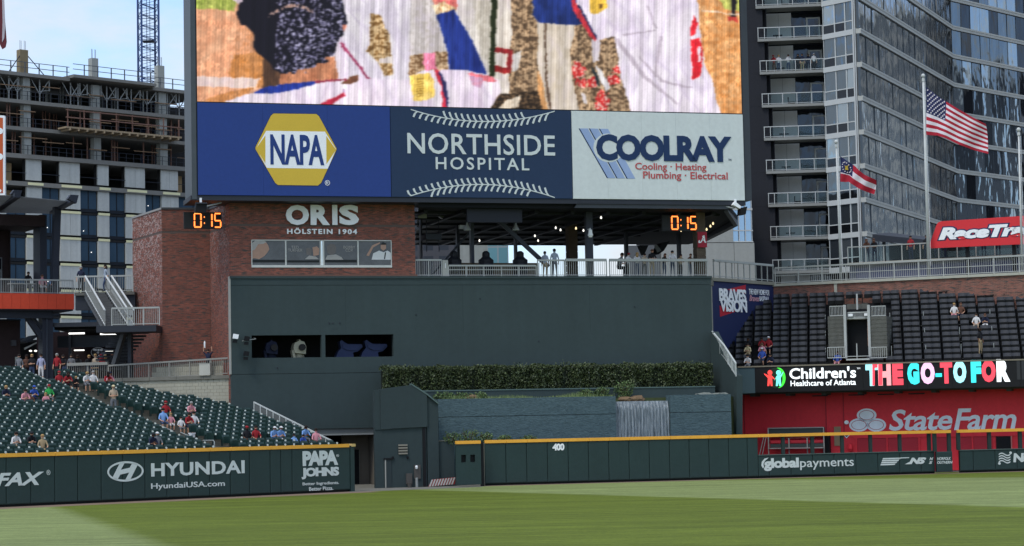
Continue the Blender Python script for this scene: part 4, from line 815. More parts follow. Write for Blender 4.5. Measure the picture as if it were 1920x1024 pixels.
# ================================================================ digital clocks
def clock(lb, px0, py0, px1, py1, pl, d=.35):
    q = T('digital_clock', lb, 'clock', pl, px0, py1, d=d)
    w_, h_ = q.L(px1, py0); q.part('housing', MB().box(0, w_, 0, .25, 0, h_), M('clock housing', srgb(30, 32, 34), .5))
    am = M('amber led', (1.0, .17, .02), emit=1.2); sx_ = w_ / 69; k = h_ / 30
    hot = M('amber led core', (1.0, .42, .10), emit=1.8)
    def seg(pts):
        mb = MB(); mc = MB()
        for a, b in pts:
            d_ = Vector((b[0] - a[0], b[1] - a[1])).normalized(); n_ = Vector((-d_.y, d_.x))
            for m__, r_, y_ in ((mb, 1.5, -.03), (mc, .55, -.04)):
                c = [(a[0] - n_.x * r_, a[1] - n_.y * r_), (b[0] - n_.x * r_, b[1] - n_.y * r_), (b[0] + n_.x * r_, b[1] + n_.y * r_), (a[0] + n_.x * r_, a[1] + n_.y * r_)]
                m__.prism([(x * sx_, z * k) for x, z in c], y_, .0)
        q.part('digit', mb, am); q.part('digit_core', mc, hot)
    seg([((19, 4), (19, 13.5)), ((19, 15.5), (19, 26.5)), ((31, 4), (31, 13.5)), ((31, 15.5), (31, 26.5)), ((19, 2.8), (31, 2.8)), ((19, 27.5), (31, 27.5))])
    seg([((36.4, 10), (38, 10)), ((36.4, 21), (38, 21))])
    seg([((51, 4), (51, 13.5)), ((51, 15.5), (51, 26.5))])
    seg([((56.5, 15.5), (56.5, 26)), ((56.5, 27.5), (67, 27.5)), ((56.5, 14.6), (67, 14.6)), ((67.2, 13), (67.2, 4)), ((56.5, 2.8), (67, 2.8))])
clock('amber digital clock reading 0:15 on the brick wall below the blue advert', 344, 399, 414, 429.5, MAIN.off(-1.5), .3)
clock('amber digital clock reading 0:15 inside the open deck at the right', 1242, 404, 1306, 432.5, MAIN.off(-.5), 0)

# ================================================================ open deck under the board
DZ = ZM
def plan_local(q, P): # world xy -> local xy of thing q
    v = Vector((P.x, P.y)) - Vector((q.o.location.x, q.o.location.y)); return (v.dot(q.pl.u), -v.dot(q.pl.n))
t = T('open_deck', 'dark roofed open viewing deck between the brick building and the banner wall', 'building', MAIN, 778, 518, z=DZ)
CZ = 16.62
fr = MAIN.uz(778, 500)[0]; fe = MAIN.uz(1332, 500)[0]
corners = [MAIN.pos(fr, 0, 1.2), MAIN.pos(MAIN.uz(1352, 400)[0], 0, 1.2), at_z(1383, 414, CZ), at_z(1312, 454, CZ), at_z(1290, 458.5, CZ), at_z(778, 459.5, CZ)]
pl2 = [plan_local(t, c) for c in corners]
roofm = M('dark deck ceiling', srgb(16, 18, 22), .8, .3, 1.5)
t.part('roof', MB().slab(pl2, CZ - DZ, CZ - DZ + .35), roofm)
dp = [plan_local(t, c) for c in (MAIN.pos(fr, 0, -.02), MAIN.pos(fe, 0, -.02), MAIN.pos(fe + 2.5, 0, -20), MAIN.pos(fe, 0, -36), MAIN.pos(fr, 0, -36))]
t.part('floor', MB().slab(dp, -.3, -.02), conc)
fm = M('fascia steel', srgb(66, 70, 76), .5)
a = t.L(1058, 384); b = t.L(1352, 384)
t.part('fascia', MB().box(0, a[0], -.35, -.2, CZ - DZ + .3, CZ - DZ + .75), dsteel)
t.part('fascia', MB().prism([(a[0] + .2, CZ - DZ + .02), (b[0], CZ - DZ + .02), (b[0], CZ - DZ + .42), (a[0] + .45, CZ - DZ + .42)], -1.45, -1.2), fm)
t.part('gutter', MB().box(a[0] + .4, b[0], -1.55, -1.45, CZ - DZ + .28, CZ - DZ + .36), M('gutter light', srgb(96, 98, 100), .5))
# diagonal end fascia
p0 = pl2[1]; p1_ = pl2[2]; p2_ = pl2[3]
t.part('end_fascia', MB().hexa([(p0[0], p0[1], CZ - DZ - .1), (p1_[0], p1_[1], CZ - DZ - .35), (p1_[0], p1_[1], CZ - DZ + .3), (p0[0], p0[1], CZ - DZ + .42), (p0[0] - .2, p0[1] + .2, CZ - DZ - .1), (p1_[0] - .3, p1_[1], CZ - DZ - .35), (p1_[0] - .3, p1_[1], CZ - DZ + .3), (p0[0] - .2, p0[1] + .2, CZ - DZ + .42)]), fm)
t.part('end_fascia', MB().hexa([(p1_[0], p1_[1], CZ - DZ - .35), (p2_[0], p2_[1], CZ - DZ - .2), (p2_[0], p2_[1], CZ - DZ + .3), (p1_[0], p1_[1], CZ - DZ + .3), (p1_[0] - .4, p1_[1], CZ - DZ - .35), (p2_[0] - .4, p2_[1], CZ - DZ - .2), (p2_[0] - .4, p2_[1], CZ - DZ + .3), (p1_[0] - .4, p1_[1], CZ - DZ + .3)]), dsteel)
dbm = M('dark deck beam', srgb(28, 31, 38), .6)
for i in range(9):       # roof beams running back
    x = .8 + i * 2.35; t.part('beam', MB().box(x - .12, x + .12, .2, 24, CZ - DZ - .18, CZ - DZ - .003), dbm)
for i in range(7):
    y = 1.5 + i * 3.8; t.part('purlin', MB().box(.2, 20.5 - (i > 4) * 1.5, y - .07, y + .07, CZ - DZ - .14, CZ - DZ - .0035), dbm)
def onp(d, *pts):       # pixels on a plane d behind the front
    pp = MAIN.off(-d); r = []
    for a in pts: u, z = pp.uz(*a); r.append((u - t.u0, z - t.z0))
    return r
colm = M('deck column steel', srgb(50, 54, 64), .5)
def column(px0, px1, d, m=colm, name='column', zt_=None):
    (a, _), (b, _) = onp(d, (px0, 450), (px1, 450)); return t.part(name, MB().box(a, b, d - .0, d + .4, -.02, zt_ or (CZ - DZ - .003)), m)
column(1100, 1112, .8); column(883, 889, 2.5); column(966, 970, 6); column(857, 862, 10); column(1173, 1178, 14); column(1272, 1277, 16); column(789, 792, 5)
brc = M('brown stone cladding', srgb(88, 76, 64), .85, .35, 3, .3, 12)
for px0, px1, d in ((1066, 1083, 9), (1306, 1323, .5)):
    (a, _), (b, _) = onp(d, (px0, 450), (px1, 450)); c = t.part('stone_pier', MB().box(a + .03, b - .03, d + .03, d + .6, -.02, CZ - DZ - .003), brc)
    for i in range(9):
        z_ = i * (CZ - DZ) / 9; t.part('stone', MB().box(a, b, d, d + .66, z_ + .01, z_ + (CZ - DZ) / 9 - .02), brc, parent=c)
(a1_, b1_) = onp(2.0, (934, 420), (1030, 500)); t.part('brace', MB().tube([(a1_[0], 2.2, a1_[1] + .3), (b1_[0], 2.2, b1_[1])], .17, 4), colm)
a1_, b1_ = onp(4.0, (880, 445), (800, 510)); t.part('brace', MB().tube([(a1_[0], 4, a1_[1] + .3), (b1_[0], 4, 0)], .09, 4), colm)
# catwalk ladder at the left end
lad = MB()
a1_, b1_ = onp(3, (800, 460), (822, 395)); 
for x in (a1_[0], b1_[0]): lad.tube([(x, 3, a1_[1] - .4), (x, 3, b1_[1])], .03)
for i in range(8): z_ = a1_[1] + (b1_[1] - a1_[1]) * i / 7; lad.tube([(a1_[0], 3, z_), (b1_[0], 3, z_)], .02)
t.part('ladder', lad, dsteel)
a1_, b1_ = onp(3, (796, 450), (825, 440)); t.part('catwalk', MB().box(a1_[0], b1_[0], 2.6, 4, a1_[1], a1_[1] + .35), dsteel)
a1_, b1_ = onp(2.2, (784, 409), (800, 391)); t.part('sign_panel', MB().box(a1_[0], b1_[0], 2.2, 2.25, a1_[1], b1_[1]), M('grey panel', srgb(140, 142, 140), .5))
a1_, b1_ = onp(4.2, (825, 408), (838, 388)); t.part('duct', MB().tube([(a1_[0], 4.2, a1_[1]), (b1_[0], 4.2, b1_[1]), (b1_[0] + 1.2, 4.4, b1_[1] - .1)], .2, 8), M('duct metal', srgb(105, 108, 110), .4))
a1_, b1_ = onp(1.5, (786, 391), (874, 388)); t.part('conduit', MB().tube([(a1_[0], 1.6, a1_[1]), (b1_[0], 1.6, a1_[1])], .035), steelg)
a1_, b1_ = onp(-.6, (875, 417), (977, 376)); t.part('hanging_board', MB().box(a1_[0], b1_[0], -.75, -.45, a1_[1], b1_[1]), M('dark hanging board', srgb(33, 36, 44), .6), label='blank dark board hanging at the deck front')
lm = M('tube light', (1, 1, .98), emit=1.4)
for p, q_ in (((978, 391.5), (1062, 389.5)), ((1066, 391.8), (1089, 389.5))):
    a1_, b1_ = onp(1.0, p, q_); t.part('tube_light', MB().box(a1_[0], b1_[0], 1.0, 1.1, a1_[1], b1_[1]), lm)
for px in (1003, 1022, 1043, 1062, 1080):
    (a,) = onp(.6, (px, 385)); t.part('spotlight', MB().lathe([(.06, .25), (.1, .1), (.13, -.08)], 8, (a[0], .6, a[1])).tube([(a[0] - .1, .6, a[1] + .2), (a[0] + .14, .4, a[1] + .05)], .03), M('spot housing', srgb(70, 72, 66), .5))
bm_ = M('warm bulb', (1, .80, .45), emit=1.6); bw_ = M('cool bulb', (1, .96, .88), emit=1.5)
for px, py, w in ((1051, 433, 1), (1080, 430, 0), (1094, 434, 1), (1277, 434, 0), (1325, 432, 0), (1332, 426, 0), (1337, 421, 0), (1042, 429, 1), (899, 453, 1), (1009, 453, 1), (1127, 410, 1), (1003, 444, 1)):
    P = at_z(px, py, CZ - .42); lx, ly = plan_local(t, P); t.part('bulb', MB().lathe([(.02, .1), (.06, .02), (.065, -.04), (.02, -.08)], 8, (lx, ly, CZ - DZ - .36)), bw_ if w else bm_)
for px, py in ((876, 428), (967, 428)):
    (a,) = onp(.4, (px, py)); t.part('horn_speaker', MB().lathe([(.04, .45), (.06, .25), (.24, -.1), (.22, -.14)], 10, (a[0], .4, a[1])), steelg)
(a,) = onp(.3, (1107, 441)); t.part('dome_camera', MB().lathe([(.1, .35), (.14, .1), (.18, 0), (.1, -.14)], 10, (a[0], .3, a[1])).tube([(a[0], .8, a[1] + .4), (a[0], .3, a[1] + .4)], .04), whitep)
a1_, b1_ = onp(.6, (862, 429), (872, 422)); t.part('small_lamp', MB().box(a1_[0], b1_[0], .6, .9, a1_[1], b1_[1]), M('grey panel', (1, 1, 1)))
# hanging speaker cluster seen against the light at right
spk = MB(); (a, b, c, d_, e_) = onp(8, (1228, 475), (1242, 455), (1256, 452), (1245, 470), (1235, 477)); spk.prism([a, e_, d_, c, b], 8, 9); t.part('speaker_cluster', spk, black)
a, b, c = onp(6, (1208, 478), (1200, 460), (1216, 460)); t.part('speaker_cluster', MB().prism([a, c, b], 6, 6.6), black)
a, b, c, d_ = onp(7, (1226, 461), (1231, 459), (1239, 470), (1232, 474)); t.part('speaker_grille', MB().prism([a, d_, c, b], 6.9, 7), M('pale grille', srgb(96, 98, 96), .6))
# red club banner on the pier
a1_, b1_ = onp(.46, (1308, 464), (1324.5, 435)); bn_ = t.part('pier_banner', MB().box(a1_[0], b1_[0], .40, .44, a1_[1], b1_[1]), M('banner red', srgb(158, 34, 52), .6), label='red hanging banner with a white script letter')
cxm = (a1_[0] + b1_[0]) / 2; czm = (a1_[1] + b1_[1]) / 2; mb = MB()
for pts in ([(-.26, -.2), (-.1, -.16), (.02, .05), (.12, .26)], [(.12, .26), (.14, 0), (.17, -.18), (.25, -.14)], [(-.05, -.03), (.16, -.03)], [(-.26, -.2), (-.2, -.05)], [(.0, .18), (.12, .26)]):
    for p, r in zip(pts[:-1], pts[1:]):
        d = Vector((r[0] - p[0], r[1] - p[1])).normalized(); n_ = Vector((-d.y, d.x)) * .035
        mb.prism([(cxm + p[0] - n_.x, czm + p[1] - n_.y), (cxm + r[0] - n_.x, czm + r[1] - n_.y), (cxm + r[0] + n_.x, czm + r[1] + n_.y), (cxm + p[0] + n_.x, czm + p[1] + n_.y)], .38, .40)
t.part('emblem', mb, whitep, parent=bn_)
# low furnishings inside
cn = M('counter brown', srgb(92, 80, 62), .7, .2); a1_, b1_ = onp(2.5, (862, 517), (1010, 493)); t.part('counter', MB().box(a1_[0], b1_[0], 2.5, 3.1, -.02, 1.0), cn)
for px, lb in ((852, 'black covered equipment on the deck, nearest the brick building'), (912, 'black covered equipment in the middle of the deck counter'), (976, 'black covered equipment by the diagonal brace')):
    q = T('covered_equipment', lb, 'equipment', MAIN.off(-1.2), px, 517, z=DZ - .02)
    q.part('cover', MB().lathe([(.42, 0), (.46, .6), (.48, 1.1), (.34, 1.2), (.24, 1.3), (.24, 1.55), (.1, 1.66)], 9), M('black tarp', srgb(18, 20, 26), .6, .3, 4, .4))
    q.part('strap', MB().lathe([(.475, 0), (.475, .05)], 9, (0, 0, .8)), dsteel)
for px, lb in ((990, 'grey shade awning edge behind the deck rail'),): pass
# ================================================================ railings
def railing(name, lb, pl, pts, post=2.0, hgt=None, bal=.13, d=0.0, rails=(1.0, .08), m=None, group=None, r=.03, thick_top=.05):
    """pts: bottom pixels along the plane; hgt metres. follows slopes."""
    m = m or railm; q = T(name, lb, 'railing', pl, *pts[0], d=d, group=group); P = q.P(pts)
    mb = MB()
    segs = list(zip(P[:-1], P[1:]))
    for k_, fr_ in enumerate(rails):
        w_ = thick_top if k_ == 0 else .022
        for a, b in segs: q.part('rail', MB().hexa([(a[0], -w_, a[1] + hgt * fr_ - w_), (b[0], -w_, b[1] + hgt * fr_ - w_), (b[0], -w_, b[1] + hgt * fr_ + w_), (a[0], -w_, a[1] + hgt * fr_ + w_), (a[0], w_, a[1] + hgt * fr_ - w_), (b[0], w_, b[1] + hgt * fr_ - w_), (b[0], w_, b[1] + hgt * fr_ + w_), (a[0], w_, a[1] + hgt * fr_ + w_)]), m)
    for a, b in segs:
        L = b[0] - a[0]; n_ = max(1, round(abs(L) / post))
        for i in range(n_ + 1):
            f_ = i / n_; x = a[0] + L * f_; z_ = a[1] + (b[1] - a[1]) * f_
            q.part('post', MB().box(x - r, x + r, -r, r, z_, z_ + hgt), m)
        if bal:
            nb = int(abs(L) / bal)
            for i in range(1, nb):
                f_ = i / nb; x = a[0] + L * f_; z_ = a[1] + (b[1] - a[1]) * f_; mb.box(x - .011, x + .011, -.011, .011, z_ + hgt * .08, z_ + hgt * rails[0])
    if bal: q.part('balusters', mb, m, kind='stuff')
    return q
RP = MAIN.off(-.25)
def on_z(pl, px, z):     # the pixel-free way: bottom point for a rail standing on height z
    u, _ = pl.uz(px, 500); return u
def deckrail(px0, px1, lb, hgt, **k):
    a = proj(RP.pos(on_z(RP, px0, DZ), DZ)); b = proj(RP.pos(on_z(RP, px1, DZ), DZ)); return railing('deck_railing', lb, RP, [a, b], hgt=hgt, **k)
deckrail(779, 828, 'pale steel railing on the deck beside the brick building', 1.0, post=.8)
deckrail(841, 1005, 'long low double railing in front of the black covered equipment', .66, post=1.1, rails=(1.0, .62, .12))
deckrail(1008, 1058, 'taller railing section where two people stand on the deck', 1.0, post=1.0)
deckrail(1060, 1137, 'railing section with a wide ledge in front of the steel column', 1.02, post=1.3, thick_top=.08)
deckrail(1143, 1326, "railing with a wide ledge where people lean at the deck's right end", 1.02, post=1.25, thick_top=.08)
t2 = T('deck_gate', 'solid pale panel gate in the deck railing', 'gate', RP, 829, 517, z=DZ); xx = t2.L(840, 500)[0]
t2.part('panel', MB().box(.03, xx, -.03, .03, .02, 1.0), M('pale gate panel', srgb(165, 165, 158), .6)); t2.part('handle', MB().box(xx * .5, xx * .58, -.06, -.03, .5, .8), whitep)
# ================================================================ seats
def seat_mesh(name, mats, w, dot, pan=0):
    """a folded stadium seat: curved back, tipped-up pan, two arm standards. faces -y"""
    mb = MB(); mb.k = 0; K = 4
    for kk, (y0b, z0b, y1b, z1b, th) in enumerate(((.06, .40, .16, .84, .03), (-.02, .36, -.06, .74 - .12 * pan, .05))):   # back, tipped-up pan
        mb.k = pan * kk
        for i in range(K):
            a = -w / 2 + w * i / K; b = -w / 2 + w * (i + 1) / K; ca = .05 * (2 * i / K - 1) ** 2; cb = .05 * (2 * (i + 1) / K - 1) ** 2
            hz_a = z1b - .25 * ca; hz_b = z1b - .25 * cb
            mb.hexa([(a, y0b - ca, z0b), (b, y0b - cb, z0b), (b, y1b - cb, hz_b), (a, y1b - ca, hz_a), (a, y0b - ca + th, z0b), (b, y0b - cb + th, z0b), (b, y1b - cb + th, hz_b), (a, y1b - ca + th, hz_a)])
    mb.k = 1
    s = w / 2 + .035; mb.box(s - .02, s + .02, -.05, .14, 0, .62); mb.box(s - .03, s + .03, -.2, .14, .60, .635)
    if dot: mb.k = 2; mb.lathe([(.058, 0), (.058, .02)], 8); 
    if dot:
        nv_ = 16; b0 = len(mb.v) - nv_
        for i in range(b0, len(mb.v)): x, y, z = mb.v[i]; mb.v[i] = (x + s, -.215 - (z > .006) * .02, .66 + y)
        pass
    return mb.mesh(name, mats)
sg = M('green seat plastic', srgb(30, 58, 52), .38, .15, 2, spec=.5); sgi = M('seat iron', srgb(40, 56, 54), .5)
sb = M('black seat plastic', srgb(41, 41, 44), .42, .15, 2, spec=.5); sbi = M('black seat iron', srgb(20, 20, 22), .5); dotm = M('seat arm disc', srgb(222, 228, 215), .3, spec=.6)
sb2 = M('seat hinge grey', srgb(110, 112, 112), .4)
gseat = seat_mesh('stadium_seat', [sg, sgi, dotm], .46, True); bseat = seat_mesh('stadium_seat', [sb, sbi, sb2], .51, False, 1)
def joined(seats, me0, name, mats, lb, pl):
    """seats past the first 300: one mesh"""
    n0 = len(me0.vertices); v0 = np.empty(n0 * 3, np.float32); me0.vertices.foreach_get('co', v0); v0 = v0.reshape(-1, 3); f0 = [tuple(p.vertices) for p in me0.polygons]; m0 = [p.material_index for p in me0.polygons]
    mb = MB(); c, s_ = math.cos(pl.rot), math.sin(pl.rot); R_ = np.array([[c, -s_, 0], [s_, c, 0], [0, 0, 1]])
    for P in seats:
        mb.add((v0 @ R_.T + np.array(P)).tolist(), f0); mb.m[-len(f0):] = m0
    link(name, mb.mesh(name, mats), None, (0, 0, 0), 0, lb, 'stuff')
def interp(tab, x):
    for (a, b), (c, d) in zip(tab[:-1], tab[1:]):
        if a <= x <= c: return b + (d - b) * (x - a) / (c - a)
    return tab[0][1] if x < tab[0][0] else tab[-1][1]
# ---- left stand
LZ0, LR, LT, LN = 1.98, .213, .85, 25
uLend = PFL.uz(655, 921)[0]
slopeN = Vector((PFL.n.x * LR / LT, PFL.n.y * LR / LT, 1)).normalized(); sp0 = PFL.pos(0, LZ0, -1.2)
def on_slope(px, py):
    d = ray(px, py); return CP + d * ((sp0 - CP).dot(slopeN) / d.dot(slopeN))
bound = [(-60, 694), (30, 697), (130, 703), (216, 724), (399, 759), (475, 777), (622, 836), (640, 845)]
aA = on_slope(44, 700); aB = on_slope(392, 846); aD = (aB - aA).xy.normalized()
stand = T('seating_stand', 'stepped concrete stand of green seats behind the left outfield fence', 'stand', PFL, 0, 850, z=0)
seats = []
for i in range(LN):
    z = LZ0 + i * LR; dd = 1.2 + i * LT
    us = []
    k = -40.0
    while k < uLend + 2:
        P = PFL.pos(k, z, -dd - .35); px, py = proj(P + Vector((0, 0, .45)))
        lim = interp(bound, px)
        if px < 640 and py > lim: us.append(k)
        if -25 < px < 640 and py > lim and px < 632:
            w = (P - aA).xy; off_ = abs(w.x * aD.y - w.y * aD.x)
            if off_ > .85: seats.append((i, P))
        k += .565
    if us: o_ = stand.u0; stand.part('step', MB().box(-42 - o_, max(us) + .5 - o_, dd, dd + LT, -.3 if i == 0 else z - .5, z), concd)
seats.sort(key=lambda s: -proj(s[1])[1] + 0 * s[0])
GS = 'green stadium seats in the left stand'; GLB = 'empty folded green stadium seat in the left outfield stand'
def place_seats(seats, me, pl, grp, lb):
    seats = sorted(seats, key=lambda s: (s[1] - CP).length)
    o0 = None
    for i, P in seats[:300]:
        o = link('stadium_seat', me, None, P, pl.rot, lb, None, 'seat', grp)
    return [tuple(P) for i, P in seats[300:]]
occupied_l = []     # filled by the people below
LSEATS = seats
# ---- right stand: black seats
RSH = -.068; RZ0 = LED.uz(1650, 676)[1] - .55; RR, RTd, RN = .372, .44, 13
slopeR = Vector((LED.n.x * RR / RTd, LED.n.y * RR / RTd, 1)).normalized(); rp0 = LED.pos(0, RZ0, -.6)
def on_slope_r(px, py):
    d = ray(px, py); return CP + d * ((rp0 - CP).dot(slopeR) / d.dot(slopeR))
rstand = T('seating_stand', 'steep stand of black seats above the lit ribbon board', 'stand', LED, 1385, 686, z=0)
rb = [(1345, 634), (1352, 626), (1366, 612), (1381, 600), (1402, 588), (1425, 570), (1447, 556), (1460, 548), (1700, 541), (1990, 530)]
rseats = []
uR1 = LED.uz(2010, 670)[0]
aisles = [LED.uz(p, 620)[0] for p in (1543, 1668, 1733, 1800, 1862)]
for i in range(RN):
    z = RZ0 + i * RR; dd = .6 + i * RTd
    k = LED.uz(1340, 670)[0] - 1; lo = None; nk = 0
    while k < uR1:
        P = LED.pos(k + RSH * i, z, -dd - .2); px, py = proj(P + Vector((0, 0, .6)))
        ok = px > 1346 and py > interp(rb, px) and (py > 628 and px > 1378 + (py - 685) * .5 - 1 or py <= 628)
        if ok:
            if lo is None: lo = k
            vom = 1551 < px < 1668 and 566 < py < 668
            ais = False
            if not vom and not (1585 < px < 1632 and py > 560) and not ais and px < 1945: rseats.append((i, P))
        nk += 1; k += .52 + (.17 if nk % 2 == 0 else 0)
    if lo is None: lo = LED.uz(1460, 600)[0]
    v0 = LED.uz(1555, 600)[0]; v1 = LED.uz(1664, 600)[0]
    o_ = rstand.u0
    if 0 < i < 11:
        rstand.part('step', MB().box(lo - .6 - o_, v0 - o_, dd, dd + RTd, z - .7, z), black); rstand.part('step', MB().box(v1 - o_, uR1 - o_, dd, dd + RTd, z - .7, z), black)
    else: rstand.part('step', MB().box(lo - .6 - o_, uR1 - o_, dd, dd + RTd, z - .7, z), black)
RSEATS = rseats
# aisle hand posts between the black seats
for a in aisles:
    for i in (2, 5, 8):
        p = LED.pos(a, RZ0 + i * RR, -.6 - i * RTd - .1); 
        rstand.part('aisle_post', MB().box(a + RSH * i - rstand.u0 - .02, a + RSH * i - rstand.u0 + .02, .6 + i * RTd + .1, .6 + i * RTd + .14, RZ0 + i * RR, RZ0 + i * RR + .75), steelg)
        rstand.part('aisle_step', MB().box(a + RSH * i - rstand.u0 - .18, a + RSH * i - rstand.u0 + .18, .62 + i * RTd - .3, .62 + i * RTd, RZ0 + i * RR - .19, RZ0 + i * RR - .17), sb2)
# vomitory
vt = T('stair_entrance', 'grey block entrance tunnel with white rails cut into the black seats', 'entrance', LED, 1608, 676, z=RZ0 - .3)
blk = M('grey block', srgb(92, 92, 86), .85, .4, 3, .2, 10, dirt=.3)
def rl(t_, px, py, d): u, z = LED.off(-d).uz(px, py); return u - t_.u0, z - t_.z0
for (a, b) in (((1554, 668), (1584, 592)), ((1632, 668), (1662, 592))):
    x0_, z0_ = rl(vt, *a, 1.2); x1_, z1_ = rl(vt, *b, 1.2)
    n_ = 10
    for i in range(n_):
        zz0 = z0_ + (z1_ - z0_) * i / n_; vt.part('block_course', MB().box(x0_, x1_, 1.2, 6.5, zz0 + .012, z0_ + (z1_ - z0_) * (i + 1) / n_ - .012), blk)
    vt.part('mortar', MB().box(x0_ + .02, x1_ - .02, 1.23, 6.4, z0_, z1_ - .02), concd)
x0_, z0_ = rl(vt, 1588, 668, 1.6); x1_, z1_ = rl(vt, 1630, 601, 1.6)
vt.part('doorway', MB().box(x0_, x1_, 2.2, 2.3, z0_, z1_ + .4), black)
vt.part('lintel', MB().box(x0_ - .1, x1_ + .1, 1.7, 6.4, z1_ + .1, z1_ + .3), conc)
vt.part('poster', MB().box(x1_ - .18, x1_ - .02, 1.9, 1.95, z0_ + .6, z1_ - .1), M('orange poster', srgb(205, 150, 120), .6, .6, 6))
for px in (1587, 1632):
    (xa_, za_) = rl(vt, px, 672, 1.3); (xb_, zb_) = rl(vt, px - 2, 572, 1.3)
    vt.part('white_post', MB().box(xa_ - .08, xa_ + .08, 1.1, 1.3, za_, zb_), M('light steel', srgb(176, 178, 174), .5))
xm0, zm0 = rl(vt, 1589, 598, 1.5); xm1, zm1 = rl(vt, 1631, 586, 1.5)
vt.part('top_rail', MB().box(xm0, xm1, 1.5, 1.56, zm1, zm1 + .07).box(xm0, xm1, 1.5, 1.56, zm0, zm0 + .05), MATS['light steel'])
mb = MB()
for i in range(20): x = xm0 + (xm1 - xm0) * i / 19; mb.box(x - .012, x + .012, 1.52, 1.54, zm0, zm1)
vt.part('balusters', mb, MATS['light steel'], kind='stuff')
vt.part('notice', MB().box(xm0 + .05, xm0 + .35, 1.42, 1.48, zm0 + .15, zm0 + .32), whitep); vt.part('notice', MB().box(xm1 - .35, xm1 - .05, 1.42, 1.48, zm0 + .15, zm0 + .32), whitep)
for a, b in ((1556, 1583), (1634, 1660)):
    (x0_, z0_) = rl(vt, a, 593, 1.3); (x1_, z1_) = rl(vt, b, 573, 1.3); mb = MB(); mb.box(x0_, x1_, 1.3, 1.35, z1_ - .05, z1_).box(x0_, x1_, 1.3, 1.35, z0_, z0_ + .05)
    for i in range(11): x = x0_ + (x1_ - x0_) * i / 10; mb.box(x - .012, x + .012, 1.31, 1.34, z0_, z1_)
    vt.part('side_rail', mb, MATS['light steel'], kind='stuff')
for a, b in ((1552, 1585), (1631, 1662)):
    (x0_, z0_) = rl(vt, a, 672, .5); (x1_, z1_) = rl(vt, b, 650, .5); mb = MB(); mb.box(x0_, x1_, .5, .55, z1_ - .05, z1_).box(x0_, x1_, .5, .55, z0_, z0_ + .05)
    for i in range(9): x = x0_ + (x1_ - x0_) * i / 8; mb.box(x - .012, x + .012, .51, .54, z0_, z1_)
    vt.part('front_rail', mb, MATS['light steel'], kind='stuff')
(x0_, z0_) = rl(vt, 1607, 674, .3); (x1_, z1_) = rl(vt, 1606, 644, .3); vt.part('centre_post', MB().box(x0_ - .03, x0_ + .03, .3, .36, z0_, z1_), MATS['light steel'])
(x0_, z0_) = rl(vt, 1587, 676, .1); (x1_, z1_) = rl(vt, 1630, 668, .1); vt.part('front_rail', MB().box(x0_, x1_, .1, .14, z1_, z1_ + .04), MATS['light steel']); vt.part('pale_kerb', MB().box(x0_, x1_, .0, .3, z0_, z0_ + .1), MATS['light steel'])
(x0_, z0_) = rl(vt, 1607, 572, 5); (x1_, z1_) = rl(vt, 1607, 551, 5); vt.part('flag_post', MB().box(x0_ - .05, x0_ + .05, 5, 5.1, z0_ - .3, z1_), MATS['light steel'])
(x0_, z0_) = rl(vt, 1588, 585, 5.5); (x1_, z1_) = rl(vt, 1627, 569, 5.5); vt.part('rear_wall', MB().box(x0_, x1_, 5.5, 5.7, z0_ - .8, z1_), blk)

# ---- ribbon board and red bullpen under the black seats
t = T('ribbon_board', 'long black lit ribbon board with hospital logo and coloured words', 'scoreboard', LED, 1418, 738, d=.25)
x0, z0 = t.L(1418, 737); x1 = t.L(2000, 700)[0]; zt_ = t.L(1418, 689)[1]; zt2 = t.L(1900, 671)[1]
rbm = M('ribbon black', srgb(20, 20, 22), .6, .1)
t.part('housing', MB().box(x0, x1, 0, .6, z0, zt_), rbm)
n_ = 14
for i in range(n_):
    a = x0 + (x1 - x0) * i / n_; b = x0 + (x1 - x0) * (i + 1) / n_; t.part('module', MB().box(a + .008, b - .008, -.03, -.001, z0 + .03, zt_ - .03), rbm)
t.part('rail_cap', MB().box(x0 - 1.1, x1, -.08, .7, zt_ + .003, zt_ + .09), M('warm concrete cap', srgb(128, 120, 104), .8, .2, 2))
x_, z_ = t.L(1383, 738); t.part('end_panel', MB().box(x_, x0 - .01, -.02, .6, z_, zt_), M('teal grey panel', srgb(62, 82, 88), .6, .08))
def em(name, c, k=1.0): return M('lit ' + name, srgb(*c), emit=k, var=.12, scale=4, fine=.45)
eW = em('white', (236, 240, 240)); eR = em('red', (226, 70, 84)); eC = em('cyan', (60, 214, 216)); eP = em('pink', (232, 180, 214)); eRW = em('rose', (236, 150, 152)); eCW = em('pale cyan', (160, 232, 238)); eG = em('green', (64, 210, 60)); eK = em('dim', (38, 40, 42), .7)
def let(s_, a, b, m): # a=left,b=right pixels; slanted baseline
    yb = 724 - (a - 1625) / 270 * 8.5; ytp = 682 - (a - 1625) / 270 * 9.5
    if s_ == '-': yb = 707 ; ytp = 700
    text(t, s_, (a, yb), (b, ytp), m, y=-.035, d=.01, off=.075, name='lit_letter')
for s_, a, b, m in (('T', 1625, 1647, eCW), ('H', 1648.5, 1671, eRW), ('E', 1675, 1694, eR), ('G', 1703, 1724, eC), ('O', 1728, 1753, eP), ('-', 1755, 1767, eC), ('T', 1764.5, 1786, eR), ('O', 1789, 1812, eCW), ('F', 1822, 1840, eC), ('O', 1842, 1867, eR), ('R', 1870, 1894, eW)): let(s_, a, b, m)
t.poly('lit_letter', [(1637, 683), (1646.5, 682.5), (1646.5, 689.5), (1641.5, 690), (1641.5, 723), (1637, 723)][::-1], -.062, -.046, eR)
t.poly('lit_letter', [(1648.8, 681.5), (1655.5, 681.3), (1655.5, 722), (1648.8, 722.4)][::-1], -.062, -.046, eR)
for p in (1908, 1917): t.box('dim_letter', (p, 712), (p + 5, 676), -.05, -.035, eK)
